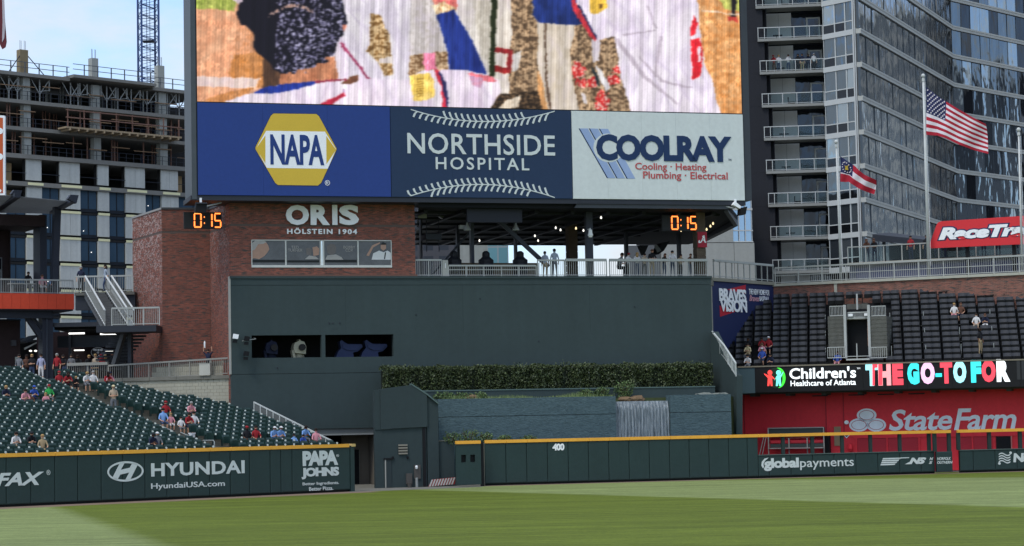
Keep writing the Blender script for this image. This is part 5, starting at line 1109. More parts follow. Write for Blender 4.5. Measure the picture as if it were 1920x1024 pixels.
for s_, a, b, m in (('C', 1482, 1493.5, eW), ('h', 1495, 1503, eCW), ('i', 1504.5, 1506.5, eR), ('ldren', 1508, 1579, eRW)): pass
text(t, "Children's", (1482, 711.5), (1606, 687), eW, y=-.035, d=.01, off=.022, name='lit_lettering'); text(t, 'Healthcare of Atlanta', (1484, 724.5), (1606, 711), eW, y=-.035, d=.01, off=.016, name='lit_lettering'); 
text(t, 'TM', (1608, 692.5), (1614, 689.5), eW, y=-.035, d=.01, name='lit_lettering')
disc(t, 1461, 708.5, 13.5, 19, eG, -.035, name='logo_disc'); disc(t, 1455.5, 709, 13.5, 19.5, em('near black', (24, 40, 28), .6), -.048, name='logo_disc')
for cx_, m in ((1445.5, em('logo red', (236, 72, 66))), (1461.5, em('logo mint', (120, 240, 214)))):
    disc(t, cx_, 699, 4.6, 4.8, m, -.062, name='figure_head', n=12)
    t.poly('figure_body', [(cx_ - 3, 704), (cx_ - 11.5 if cx_ < 1450 else cx_ - 7, 700 if cx_ < 1450 else 712), (cx_ - 10.5 if cx_ < 1450 else cx_ - 8, 702.5 if cx_ < 1450 else 714), (cx_ - 4, 709), (cx_ - 5, 724), (cx_ - 1.5, 724), (cx_, 717), (cx_ + 1.5, 724), (cx_ + 5, 724), (cx_ + 4, 709), (cx_ + 9, 712 if cx_ < 1450 else 699), (cx_ + 9, 710 if cx_ < 1450 else 697), (cx_ + 3, 704)], -.062, -.05, m)
# soffit and red wall
redw = M('bullpen red paint', srgb(222, 52, 62), .6, .10, .4, .05, 10, dirt=.08); redd = M('darker red panel', srgb(176, 42, 54), .6, .1)
t = T('bullpen_wall', 'bright red bullpen wall with white insurance lettering and three ovals', 'wall', LED.off(-2.4), 1385, 860, z=0)
xA = t.L(1383, 800)[0] - .4; xB = t.L(2020, 800)[0]; zT = t.L(1400, 742)[1] + .35
zd = t.L(1500, 817 + 4)[1]
t.part('wall_panel', MB().box(xA, xB, 0, .3, zd, zT), redw)
ops = [(1608, 1662), (1666, 1722), (1750, 1777), (1800, 1823), (1825, 1861)]
t.part('wall_panel', MB().box(xA, xB, 0, .3, 0, zd - .012), redw)
for a, b in ops:   # roll-up cage doors between red posts
    xa_, xb_ = t.L(a, 840)[0], t.L(b, 840)[0]; t.part('red_panel', MB().box(xa_, xb_, -.04, -.003, .1, zd - .1), redd)
t.part('header', MB().box(t.L(1600, 820)[0], xB, -.1, -.003, zd - .09, zd), redw)
for a in (1606, 1664, 1724, 1748, 1798, 1824): x = t.L(a, 840)[0]; t.part('red_post', MB().box(x - .05, x + .05, -.1, -.041, 0, zd - .093), redw)
xa_, xb_ = t.L(1868, 840)[0], t.L(1896, 840)[0]; t.part('doorway', MB().box(xa_, xb_, -.05, -.003, 0, t.L(1880, 817)[1]), black)
t.part('door_frame', MB().box(xb_, xb_ + .07, -.09, -.003, 0, t.L(1880, 816)[1]), M('pinkish frame', srgb(196, 120, 112)))
for p in (1396, 1549, 1582): x = t.L(p, 780)[0]; t.part('conduit', MB().box(x - .03, x + .03, -.05, -.003, zd, zT), redd)
sw = M('sign white on red', srgb(232, 238, 242), .6)
text(t, 'State', (1667, 808), (1785, 766), sw, y=-.02, off=.02, shear=.22, sp=.95); text(t, 'Farm', (1789, 807), (1905, 764), sw, y=-.02, off=.02, shear=.22, sp=.95)
for cx_, cy_ in ((1625, 778.5), (1610.5, 797), (1643, 797)):
    disc(t, cx_, cy_, 18.5, 12.5, sw, -.004, name='oval', d=.012); disc(t, cx_, cy_, 14.2, 9, redd, -.018, name='oval', d=.01); disc(t, cx_, cy_, 13.2, 8.2, sw, -.03, name='oval', d=.01)
x, z = t.L(1588, 792); t.part('wall_lamp', MB().tube([(x, -.25, z), (x, 0, z)], .13, 14), whitep)
x, z = t.L(1587.5, 816); t.part('hydrant_sign', MB().prism([(x - .2, z), (x, z - .2), (x + .2, z), (x, z + .2)], -.05, -.02), sw); t.part('sign_centre', MB().prism([(x - .13, z), (x, z - .13), (x + .13, z), (x, z + .13)], -.06, -.05), nv)
x, z = t.L(1595, 838); t.part('red_fixture', MB().lathe([(.06, .2), (.14, .08), (.17, -.1), (.09, -.25)], 8, (x, -.2, z)), redw)
xa_, xb_ = t.L(1565, 837)[0], t.L(1577, 815)[0]; t.part('tan_board', MB().box(xa_, xb_, -.08, -.003, t.L(1570, 836)[1], t.L(1570, 800)[1]), M('tan board', srgb(150, 128, 100), .7, .15, 4))
xa_, xb_ = t.L(1546, 840)[0], t.L(1558, 840)[0]; t.part('dark_gap', MB().box(xa_, xb_, -.5, -.003, 0, zd + .3), black)
# soffit
q = T('stand_soffit', 'dark grey underside beams beneath the ribbon board', 'ceiling', LED.off(-.05), 1385, 742, z=0)
zS = q.L(1500, 738)[1]
so_m = M('soffit grey', srgb(66, 66, 64), .8, .2)
q.part('soffit', MB().box(-.6, q.L(2010, 730)[0], .4, 2.35, zS + .02, zS + .35), so_m)
for i in range(9): x = .8 + i * 2.3; q.part('beam', MB().box(x - .15, x + .15, .45, 2.3, zS - .12, zS + .016), so_m)
for p in (1534, 1603, 1658, 1716): x = q.L(p, 742)[0]; q.part('strip_lamp', MB().box(x - .5, x + .5, .6, .75, zS - .2, zS - .125), black)
# bench frame and cabinet in the bullpen
tk_ = T('bullpen_bench', 'dark two tier bench shelter with pale rails in the bullpen', 'bench', LED.off(-1.2), 1442, 862, z=0)
xa_, xb_ = 0, tk_.L(1545, 830)[0]; zr_ = tk_.L(1500, 800)[1]
pr = M('bench rail', srgb(138, 136, 132), .5); bd = M('bench dark', srgb(52, 60, 60), .6)
z1_ = tk_.L(1500, 802)[1]; z2_ = tk_.L(1500, 818)[1]; z3_ = tk_.L(1500, 829)[1]; z4_ = tk_.L(1500, 838)[1]
tk_.part('canopy', MB().box(xa_, xb_, .1, .5, z2_ - .02, z1_), bd)
tk_.part('canopy_trim', MB().box(xa_, xb_, .05, .1, z1_ - .04, z1_ + .03), pr)
tk_.part('backrest', MB().box(xa_ + .1, xb_ - .05, .15, .2, z3_ - .05, z2_ - .25), redd); tk_.part('backrest', MB().box(xa_ + .1, xb_ - .05, .0, .05, z4_ - .02, z3_ - .1), bd)
tk_.part('bench_plank', MB().box(xa_, xb_, -.3, .1, z4_ - .1, z4_ - .04), pr); tk_.part('bench_plank', MB().box(xa_, xb_, -.6, -.2, z4_ - .6, z4_ - .54), bd)
for f_ in (0, .37, .7, 1): x = xa_ + (xb_ - xa_) * f_; tk_.part('upright', MB().box(x - .035, x + .035, -.05, .03, 0, z1_ if f_ in (0, 1) else z2_ - .1), pr)
tk_.part('prop', MB().tube([(-.8, -.2, .3), (-.3, 0, z2_)], .03).tube([(-.6, -.2, .3), (-.15, 0, z2_)], .03), pr)

# ================================================================ navy banner wall and upper right terrace
NV = Pl((1338, 525, 138), (1450, 534, 144))
RB = Pl((1450, 533, 144), (1920, 511, 136.6))
ZR = RB.uz(1450, 533)[1]
t = T('banner_wall', 'navy angled wall with red wedge, BRAVES VISION lettering and concrete coping', 'wall', NV, 1338, 690, z=0)
zt_ = ZR - .08; xw = t.L(1451, 560)[0]
t.part('wall', MB().box(0, xw, 0, .3, 2, zt_), M('banner navy', srgb(34, 44, 84), .6, .08, .6))
t.part('coping', MB().box(-.1, xw, -.12, .4, zt_ + .003, zt_ + .22), M('worn coping', srgb(140, 136, 122), .85, .25, 2))
t.part('edge_trim', MB().box(-.16, -.003, -.05, .3, 2, zt_), M('edge concrete', srgb(150, 148, 138), .8, .2))
wr = M('wedge red', srgb(186, 40, 56), .6)
t.poly('red_wedge', [(1363, 543), (1398, 551), (1398, 534)], -.012, 0, wr); t.poly('red_wedge', [(1349, 573), (1350, 594), (1384, 583)], -.012, 0, wr)
text(t, 'BRAVES', (1348, 564.5), (1398, 543.5), whitep, y=-.013, d=.03, off=.04, sp=.92); text(t, 'VISION', (1349, 584), (1399, 563.5), whitep, y=-.045, d=.02, off=.04, sp=.92)
text(t, 'THE NEW HOME FOR', (1404, 552), (1442, 544), whitep, y=-.01, off=.01); text(t, 'BASEBALL', (1424, 564.5), (1442, 556.5), whitep, y=-.01, off=.01); text(t, 'Braves', (1405, 564.5), (1423, 554.5), M('script pink', srgb(206, 150, 160)), y=-.01, off=.02, shear=.3)
# brick parapet
br2 = brick_mat('terrace brick', RB, srgb(150, 92, 78), srgb(116, 82, 72), srgb(138, 124, 112))
t = T('brick_parapet', 'long red brick parapet above the black seats with a pale concrete coping', 'wall', RB, 1450, 560, z=0)
xB = t.L(2010, 520)[0]; pc = M('pale coping', srgb(176, 174, 160), .8, .2, 1.5)
xs4 = [0, t.L(1567, 540)[0] - .1, t.L(1567, 540)[0] + .1, xB]
t.part('brick_wall', MB().box(.003, xs4[1], 0, .35, 3, ZR - .16), br2); t.part('brick_wall', MB().box(xs4[2], xB, 0, .35, 3, ZR - .16), br2)
t.part('pilaster', MB().box(xs4[1] + .003, xs4[2] - .003, -.06, .35, 3, ZR - .16), pc)
for i in range(12): a = xB * i / 12; t.part('coping', MB().box(a + .006, xB * (i + 1) / 12 - .006, -.12, .5, ZR - .157, ZR + .02), pc)
# floors of the upper terrace
fl = [NV.pos(0, 0), RB.pos(0, 0, -.3), RB.pos(xB, 0, -.3), RB.pos(xB, 0, -30), MAIN.pos(MAIN.uz(1332, 500)[0] + 1, 0, -30), MAIN.pos(MAIN.uz(1332, 500)[0], 0, -1)]
link('upper_terrace', MB().slab([(v.x, v.y) for v in fl], ZR - .4, ZR - .05).mesh('upper_terrace', concd), kind='structure')
def railz(name, lb, pl, pxa, pxb, z, hgt, **k):
    a = proj(pl.pos(pl.uz(pxa, 500)[0], z)); b = proj(pl.pos(pl.uz(pxb, 500)[0], z)); return railing(name, lb, pl, [a, b], hgt=hgt, **k)
railz('terrace_railing', 'steel railing on top of the navy banner wall, slanting down to the right', NV.off(-.15), 1338, 1449, ZR + .14, 1.15, bal=0, post=.75, rails=(1.0, .12), thick_top=.07)
railz('terrace_railing', 'long pale steel railing on the brick parapet at the upper right', RB.off(-.2), 1453, 1960, ZR + .02, 1.08, post=1.7, rails=(1.0, .5, .08), bal=.14)
# drink ledge and second glass rail behind
R2 = RB.off(-3.2)
t = T('upper_walkway', 'raised pale terrace ledge with a glass rail where people stand under the tower', 'terrace', R2, 1455, 500, z=ZR)
zl_ = R2.uz(1700, 488)[1] - ZR; xa_, xb_ = t.L(1590, 490)[0], t.L(2010, 480)[0]
t.part('ledge', MB().box(xa_, xb_, -.2, 8, zl_ - .16, zl_), pc); t.part('front_wall', MB().box(xa_ + .02, xb_, .3, .5, 0, zl_ - .163), M('shaded wall', srgb(108, 112, 122), .8, .2))  # front wall is an even blue grey
t.part('purple_screen', MB().box(xa_ + .5, xb_, .15, .2, .25, zl_ - .35), M('bluish screen', srgb(86, 90, 112), .7, .3, 3))
for i in range(13):
    x = xa_ + (xb_ - xa_) * i / 12; t.part('glass_post', MB().box(x - .03, x + .03, 0, .06, zl_ + .003, zl_ + 1.05), railm)
    if i < 12:
        x2 = xa_ + (xb_ - xa_) * (i + 1) / 12
        gm = bpy.data.materials.get('rail glass')
        if gm is None:
            gm = bpy.data.materials.new('rail glass'); gm.use_nodes = True; nn = gm.node_tree.nodes; ll = gm.node_tree.links.new; nn.remove(nn['Principled BSDF'])
            tr_ = nn.new('ShaderNodeBsdfTransparent'); tr_.inputs[0].default_value = (.80, .87, .87, 1); gl = nn.new('ShaderNodeBsdfGlossy'); gl.inputs['Roughness'].default_value = .05; gl.inputs['Color'].default_value = (.8, .85, .88, 1); mi = nn.new('ShaderNodeMixShader'); mi.inputs[0].default_value = .012
            ll(tr_.outputs[0], mi.inputs[1]); ll(gl.outputs[0], mi.inputs[2]); ll(mi.outputs[0], nn['Material Output'].inputs[0])
        t.part('glass_pane', MB().box(x + .04, x2 - .04, .02, .035, zl_ + .08, zl_ + 1.0), gm)
t.part('top_rail', MB().box(xa_, xb_, -.03, .09, zl_ + 1.053, zl_ + 1.12), railm)
# red station sign on posts
t = T('red_sign', 'red slanted billboard with white racing lettering on the upper terrace', 'sign', RB.off(-1.6), 1742, 470, z=ZR)
t.poly('sign_board', [(1742, 461), (1755, 424), (1758, 418), (1764, 415), (1960, 402), (1960, 456), (1746, 465.5)][::-1], 0, .25, M('sign red', srgb(214, 50, 56), .5, .06))
def off_txt(m, y, off): text(t, 'RaceTrac', (1760, 450.5), (1944, 417), m, y=y, off=off, shear=.25, sp=.92, d=.02)
text(t, 'RaceTrac', (1757, 452.5), (1947, 414.5), nv, y=-.001, off=.11, shear=.25, sp=.92, d=.015); off_txt(whitep, -.02, .055)
for p in (1811, 1899): x, z = t.L(p, 455); t.part('sign_post', MB().box(x - .12, x + .12, .26, .5, 0, z), black)
# flags
fred = M('flag red', srgb(172, 34, 52), .7, .15, 3); fwh = M('flag white', srgb(222, 214, 218), .7, .08, 3); fnv = M('flag navy', srgb(36, 42, 84), .7, .1, 3)
FP = RB.off(-1.0)
def pole(px_top, py_top, px_b, r, lb, name='flagpole'):
    q = T(name, lb, 'flagpole', FP, px_b, 486, z=ZR); x, z = q.L(px_top, py_top)
    q.part('shaft', MB().tube([(0, 0, 0), (x, 0, z)], r, 10, r1=r * .6), M('white pole', srgb(196, 198, 194), .4, .06), smooth=True)
    q.part('finial', MB().lathe([(.03, 0), (.11, .04), (.14, .14), (.1, .24), (.02, .28)], 10, (x, 0, z)), MATS['white pole'], smooth=True); q.part('truck', MB().lathe([(.1, 0), (.1, .2)], 8, (x, 0, z - .25)), MATS['white pole'])
    q.part('halyard', MB().tube([(.16, -.05, .8), (x + .12, -.05, z - .3)], .012, 4), whitep); return q
pole(1731, 146, 1741, .12, 'tall white flagpole flying the striped national flag'); pole(1568, 270, 1576, .09, 'shorter white flagpole with the red white and navy state flag'); pole(1910, 247, 1916, .09, 'white flagpole at the right edge of the frame beside the red billboard')
def cloth(q, top, bot, NU, NV_, matf, mats, name):
    def ev(c, u):
        k = u * (len(c) - 1); i = min(int(k), len(c) - 2); f_ = k - i; return (c[i][0] + (c[i + 1][0] - c[i][0]) * f_, c[i][1] + (c[i + 1][1] - c[i][1]) * f_)
    parts = {}
    def pt(u, v):
        a = ev(top, u); b = ev(bot, u); x, z = q.L(a[0] + (b[0] - a[0]) * v, a[1] + (b[1] - a[1]) * v); y = .28 * math.sin(u * 7 + v * 1.6) * (.2 + u) + .08 * math.sin(u * 19 + v * 5); return (x, y, z)
    for i in range(NU):
        for j in range(NV_):
            k = matf((i + .5) / NU, (j + .5) / NV_); mb = parts.setdefault(k, MB())
            mb.add([pt(i / NU, (j + 1) / NV_), pt((i + 1) / NU, (j + 1) / NV_), pt((i + 1) / NU, j / NV_), pt(i / NU, j / NV_)], [(0, 1, 2, 3)])
    for k, mb in parts.items():
        o = q.part(k[0], mb, mats[k[1]], smooth=False)
    return pt
q = T('national_flag', 'large red and white striped flag with navy star field, blowing to the right', 'flag', FP.off(.2), 1737, 252)
topc = [(1736, 163), (1755, 178), (1775, 191), (1793, 202), (1822, 219), (1847, 232)]; botc = [(1737, 253), (1757, 254), (1775, 260), (1800, 272), (1825, 281), (1852, 288)]
def mf(u, v):
    if u < .38 and v < 7 / 13: return ('canton', 'n')
    s_ = int(v * 13); return ('stripe%d' % s_, 'r' if s_ % 2 == 0 else 'w')
pt = cloth(q, topc, botc, 50, 26, mf, {'r': fred, 'w': fwh, 'n': fnv}, 'cloth')
mb = MB()
for r in range(9):
    for c in range(6 if r % 2 == 0 else 5):
        u = .38 * (c + (.5 if r % 2 == 0 else 1)) / 6; v = (7 / 13) * (r + .7) / 9.4; x, y, z = pt(u, v); R_ = .075; 
        vs_ = [(x + (R_ if k % 2 == 0 else R_ * .42) * math.sin(k * math.pi / 5), y - .04, z + (R_ if k % 2 == 0 else R_ * .42) * math.cos(k * math.pi / 5)) for k in range(10)]; mb.add(vs_, [tuple(range(9, -1, -1))])
q.part('stars', mb, fwh, kind='stuff')
for o in [o for o in bpy.data.objects if o.name.startswith('stripe') and o.name[6:7].isdigit()]: o.name = 'flag_stripe'; o.data.name = 'flag_stripe'
q = T('state_flag', 'smaller flag in navy with gold emblem and red white red bars', 'flag', FP.off(.2), 1576, 345)
topc = [(1575, 293), (1590, 303), (1606, 314), (1622, 328), (1641, 337)]; botc = [(1576, 341), (1592, 341), (1608, 352), (1625, 360), (1638, 364)]
def mf(u, v):
    if u < .38 and v < .64: return ('canton', 'n')
    s_ = min(2, int(v * 3)); return ('bar' + 'abc'[s_], 'w' if s_ == 1 else 'r')
pt = cloth(q, topc, botc, 24, 24, mf, {'r': fred, 'w': fwh, 'n': fnv}, 'cloth')
mb = MB()
for k in range(13):
    a = k * 6.283 / 13; x, y, z = pt(.19 + .13 * math.cos(a), .33 + .22 * math.sin(a)); mb.add([(x - .05, y - .05, z), (x, y - .05, z - .05), (x + .05, y - .05, z), (x, y - .05, z + .05)], [(0, 1, 2, 3)])
q.part('stars', mb, fwh, kind='stuff')
x, y, z = pt(.19, .33); q.part('gold_emblem', MB().prism([(x - .12, z - .14), (x + .14, z - .2), (x + .1, z + .02), (x + .16, z + .14), (x - .02, z + .08), (x - .14, z + .16), (x - .06, z)], y - .06, y - .04), M('gold print', srgb(190, 160, 60)))
for o in bpy.data.objects:
    if o.name in ('bara', 'barb', 'barc'): o.name = 'flag_bar'
# side rail of the black stand, going down beside the buttress
SR = Pl((1335, 640, 134.1), (1382, 700, 130.3))
railing('stair_railing', 'white sloping railing on the buttress left of the black seats', SR, [(1336, 646), (1358, 672), (1380, 706)], post=.7, hgt=.8, bal=.12, thick_top=.05, m=M('white rail', srgb(186, 190, 186), .5))
def TW(t, P):
    v = Vector((P.x - t.o.location.x, P.y - t.o.location.y)); return (v.dot(t.pl.u), -v.dot(t.pl.n), P.z - t.z0)
def tw(t, px, py, Y): return TW(t, at(px, py, Y))
# ================================================================ block wall beside the left stand, ramp and rails
b1 = on_slope(214, 722); b2 = on_slope(435, 770)
BW = Pl((214, 722, b1.y + .9), (435, 770, b2.y + .9))
CZL = BW.uz(435, 703)[1]
t = T('block_wall', 'cream concrete block wall between the green seats and the ramp railing', 'wall', BW, 214, 740, z=2.0)
xw = t.L(434.5, 740)[0]; blm = M('cream block', srgb(170, 166, 148), .85, .16, 2.5, .15, 20, dirt=.12)
t.part('mortar_bed', MB().box(-6, xw, .03, .4, 0, CZL - 2.0 - .22), M('block mortar', srgb(118, 114, 102), .9))
bmesh_ = MB().box(.006, .394, 0, .05, .006, .194).mesh('block', blm)
rows = int((CZL - 2.0 - .22) / .2); ztop = CZL - 2.0 - .22
for r in range(rows):
    z = ztop - (r + 1) * .2; x = xw - .4 - (.2 if r % 2 else 0)
    while x > -2:
        px, py = proj(BW.pos(x + .2 + t.u0, z + 2.0 + .2))
        if px > 205 and py < interp(bound, px) + 16:
            o = link('block', bmesh_, t.o, (x, 0, z))
        x -= .4
t.part('block', MB().box(xw - .195, xw, 0, .05, ztop - .394, ztop - .206), blm)
for i in range(6):
    a = -3 + (xw + 3) * i / 6; t.part('coping', MB().box(a + .01, a + (xw + 3) / 6 - .01, -.1, .5, ztop + .003, ztop + .22), concd)
cz = [BW.pos(-12, 0, -.4), BW.pos(BW.uz(437, 700)[0], 0, -.4), F1.pos(0, 0, -.5), F3.pos(0, 0, -1), Vector((-22, 175, 0)), Vector((-60, 175, 0)), Vector((-60, 128, 0))]
link('concourse', MB().slab([(v.x, v.y) for v in cz], CZL - .5, CZL - .06).mesh('concourse', concd), kind='structure')
t = T('ramp_wall', 'low pale block wall behind the ramp railing at the foot of the brick building', 'wall', BW.off(-1.0), 285, 700, z=CZL)
xw2 = t.L(436, 700)[0]; t.part('backing', MB().prism([(0, -.2), (xw2, -.2), (xw2, .95), (0, .62)], .02, .3), MATS['block mortar'])
bm2 = MB().box(.006, .594, 0, .05, .006, .294).mesh('block', blm)
for r in range(3):
    x = (r % 2) * .3
    while x < xw2 - .5:
        if (r + 1) * .3 < .64 + .33 * x / xw2: link('block', bm2, t.o, (x, -.03, r * .3))
        x += .6
railing('ramp_railing', 'long grey baluster railing on the ramp beside the brick building', BW.off(-.15), [(204, 716), (434, 702)], post=1.4, hgt=.98, bal=.13, m=M('grey rail', srgb(142, 140, 132), .5, .1))
railing('counter_railing', 'grey baluster railing with a wide pale counter top at the bar', BW.off(-.2), [(127, 718), (203, 716)], post=1.3, hgt=1.12, bal=.13, thick_top=.09, m=MATS['grey rail'])
q = T('white_cabinet', 'small white box panel mounted on the ramp railing', 'box', BW.off(.1), 375, 703, z=CZL + .02); x, z = q.L(395, 684); q.part('panel', MB().box(0, x, -.1, .1, 0, .68), M('white cabinet paint', srgb(182, 180, 168), .6)); q.part('rim', MB().box(-.02, x + .02, -.12, .12, .683, .72), conc)

# ================================================================ seat railing by the tunnel and in the aisle
e1 = on_slope(476, 786); e2 = on_slope(622, 836)
EP = Pl((476, 780, e1.y + .2), (622, 830, e2.y + .2))
t = T('end_railing', 'grey sloping panel railing at the tunnel end of the green seats', 'railing', EP, 476, 780)
P = [t.L(*p) for p in ((476, 786), (623, 851), (623, 826), (476, 753))]; hR = P[3][1] - P[0][1]
gp = M('grey mesh panel', srgb(96, 100, 98), .6, .1)
t.part('rail', MB().hexa([(P[3][0], -.04, P[3][1] - .07), (P[2][0], -.04, P[2][1] - .07), (P[2][0], -.04, P[2][1]), (P[3][0], -.04, P[3][1]), (P[3][0], .04, P[3][1] - .07), (P[2][0], .04, P[2][1] - .07), (P[2][0], .04, P[2][1]), (P[3][0], .04, P[3][1])]), MATS['white rail'])
for i in range(12):
    f0_, f1_ = i / 12, (i + 1) / 12; lo = lambda f: (P[0][0] + (P[1][0] - P[0][0]) * f, P[0][1] + (P[1][1] - P[0][1]) * f); hi = lambda f: (P[3][0] + (P[2][0] - P[3][0]) * f, P[3][1] + (P[2][1] - P[3][1]) * f)
    a, b, c, d = lo(f0_ + .01), lo(f1_), hi(f1_), hi(f0_ + .01); t.part('mesh_panel', MB().hexa([(a[0], -.01, a[1] - .3), (b[0], -.01, b[1] - .3), (c[0], -.01, c[1] - .1), (d[0], -.01, d[1] - .1), (a[0], .01, a[1] - .3), (b[0], .01, b[1] - .3), (c[0], .01, c[1] - .1), (d[0], .01, d[1] - .1)]), gp)
    t.part('post', MB().box(a[0] - .03, a[0] + .03, -.045, -.012, a[1] - .3, d[1] - .02), MATS['white rail'])
t.part('post', MB().box(P[1][0] - .03, P[1][0] + .03, -.05, .03, P[1][1] - .4, P[2][1]), MATS['white rail'])
# aisle handrails: two-bar loops following the steps
AP = Pl((44, 700, aA.y), (392, 846, aB.y))
rails = [(40, 692, 66, 718), (75, 706, 100, 733), (109, 722, 134, 750), (145, 735, 170, 766), (180, 752, 206, 781), (219, 765, 245, 795), (257, 780, 284, 811), (297, 797, 325, 824), (339, 811, 368, 839), (381, 826, 402, 842)]
alm = M('aisle rail aluminium', srgb(150, 154, 150), .35, .1, metal=.3)
for i, (a0_, y0_, a1_, y1_) in enumerate(rails):
    q = T('aisle_handrail', ['aisle handrail highest up the green stand', 'second aisle handrail from the top, with a round number plate', 'third aisle handrail from the top of the green stand', 'fourth aisle handrail from the top, with a round number plate', 'aisle handrail just left of the man standing in the aisle', 'aisle handrail just right of the man standing in the aisle', 'aisle handrail above the seated man in light blue, with number plate', 'aisle handrail in front of the seated man in light blue', 'second lowest aisle handrail, with a round number plate', 'lowest aisle handrail, just above the fence cap'][i], 'handrail', AP, a0_, y0_ + 14, group='handrails down the aisle of the green stand')
    A = q.L(a0_, y0_); B = q.L(a1_, y1_ - 15)
    q.part('loop', MB().tube([(A[0], 0, A[1] - .62), (A[0], 0, A[1]), (B[0] - .08, 0, B[1] + .03), (B[0], 0, B[1] - .04), (B[0], 0, B[1] - .72)], .034, 6), alm, smooth=True)
    q.part('mid_bar', MB().tube([(A[0], 0, A[1] - .33), (B[0], 0, B[1] - .38)], .026, 6), alm, smooth=True)
    if i in (1, 3, 6, 8):
        q.part('number_plate', MB().prism([(B[0] - .33, B[1] - .7), (B[0] - .04, B[1] - .72), (B[0] - .04, B[1] - .05), (B[0] - .33, B[1] - .02)], -.03, .0), M('plate dark', srgb(52, 56, 60), .6)); pl_ = q.part('plate_ring', MB().tube([(B[0] - .18, -.05, B[1] - .34), (B[0] - .18, -.03, B[1] - .34)], .1, 12), M('plate ring', srgb(140, 144, 146), .6))
q = T('white_cooler', 'small white box on the seats left of the lowest handrails', 'box', AP.off(-1.0), 360, 826); q.part('box', MB().box(-.12, .12, -.12, .12, .1, .36), whitep); q.part('lid', MB().box(-.14, .14, -.14, .14, .363, .42), whitep)

# ================================================================ left stand building: canopy, terrace, orange band
LS = Pl((0, 580, 143), (139, 581, 145.6))
t = T('terrace_building', 'dark steel terrace building with slatted canopy and bright orange band, far left', 'building', LS, 0, 700, z=CZL)
X = lambda p, y=560: t.L(p, y)[0]; Z = lambda y, p=70: t.L(p, y)[1]
orm = M('orange band', srgb(214, 78, 52), .5, .05, .5)
zb_, zt_ = Z(579.5), Z(550.5); xe_ = X(139)
for i in range(18):
    a = -6 + (xe_ + 6) * i / 18; t.part('band_panel', MB().box(a + .006, a + (xe_ + 6) / 18 - .006, 0, .1, zb_, zt_), orm)
dkb = M('dark brown brick shade', srgb(52, 40, 40), .85, .25, 3)  # dark brown brick tone with random variation
t.part('terrace_slab', MB().box(-6, xe_ - .05, .1, 9, zb_ - .1, zt_ + .02), dsteel)
t.part('under_beam', MB().box(-6, xe_ - 1.4, .4, 1.0, zb_ - .6, zb_ - .1), dsteel)
t.part('column', MB().box(X(85, 640), X(105, 640), .6, 1.5, 0, zb_ - .1), colm); 
t.part('column_flange', MB().box(X(92, 640), X(94, 640), .5, .6, 0, zb_ - .1), M('flange', srgb(60, 66, 76), .5))
t.part('brace', MB().hexa([(X(47, 583), .8, Z(583, 47)), (X(56, 583), .8, Z(583, 56)), (X(86, 622), .8, Z(622, 86)), (X(86, 640), .8, Z(640, 86)), (X(47, 583), 1.2, Z(583, 47)), (X(56, 583), 1.2, Z(583, 56)), (X(86, 622), 1.2, Z(622, 86)), (X(86, 640), 1.2, Z(640, 86))]), colm)
t.part('brace', MB().hexa([(X(60, 583), .9, Z(583, 60)), (X(66, 583), .9, Z(583, 66)), (X(87, 612), .9, Z(612, 87)), (X(87, 620), .9, Z(620, 87)), (X(60, 583), 1.2, Z(583, 60)), (X(66, 583), 1.2, Z(583, 66)), (X(87, 612), 1.2, Z(612, 87)), (X(87, 620), 1.2, Z(620, 87))]), colm)
t.part('lower_wall', MB().box(-6, X(59, 620), 2.5, 4, 0, Z(598, 30)), dkb); t.part('lower_wall_cap', MB().box(-6, X(59.5, 620), 2.4, 4.1, Z(598, 30) + .003, Z(595, 30)), dsteel)
t.part('wall_box', MB().box(X(41, 640), X(50, 640), 2.3, 2.5, Z(646, 45), Z(635, 45)), M('grey box', srgb(70, 70, 74)))
t.part('wall_sign', MB().box(X(48.5, 672), X(55, 672), 2.3, 2.42, Z(679, 50), Z(667, 50)), M('pale sign', srgb(170, 175, 165), .6)); t.part('sign_mark', MB().box(X(50.5, 672), X(53, 672), 2.27, 2.3, Z(676, 50), Z(670, 50)), black)
t.part('awning', MB().prism([(X(63, 640), Z(638, 63)), (X(84, 640), Z(626, 84)), (X(84, 640), Z(630, 84)), (X(66, 640), Z(641, 63))], 1.6, 3.6), dsteel); t.part('white_strut', MB().prism([(X(59, 650), Z(651, 59)), (X(82, 640), Z(640, 82)), (X(82, 640), Z(642, 82)), (X(60, 652), Z(654, 60))][::-1], 1.5, 1.7), conc)
for p in (74.5, 84): x, z = t.L(p, 656); t.part('ceiling_lamp', MB().lathe([(.05, -.06), (.12, 0), (.05, .06)], 8, (x, 2, z)), em('lamp', (250, 248, 240), 1.6))
# upper storey
zf = zt_ + .02
t.part('rear_wall', MB().box(-6, X(60), 5.2, 5.6, zf, Z(397)), dkb); t.part('beam', MB().box(-6, X(96), 1.2, 5.6, Z(421), Z(400)), dkb)
t.part('corner_pier', MB().box(X(88, 460), X(101, 460), 1.5, 3.0, zf, Z(398)), colm); t.part('inner_frame', MB().box(X(60.5), X(62), 5.0, 5.6, zf, Z(421)), dkb)
t.part('slanted_post', MB().hexa([(X(103, 523), .5, zf), (X(113, 523), .5, zf), (X(119.5, 386), .5, Z(386, 119)), (X(107, 386), .5, Z(386, 107)), (X(103, 523), 1.0, zf), (X(113, 523), 1.0, zf), (X(119.5, 386), 1.0, Z(386, 119)), (X(107, 386), 1.0, Z(386, 107))]), colm)
t.part('inner_window', MB().box(X(101.5, 460), X(106, 460), 2.9, 3.0, zf, Z(400)), M('teal glass', srgb(60, 84, 100), .15, .2, 1, spec=.8))
dfr = M('door frame grey', srgb(120, 122, 124), .5); d0, d1 = X(20), X(46); zd0, zd1 = zf, Z(472, 33)
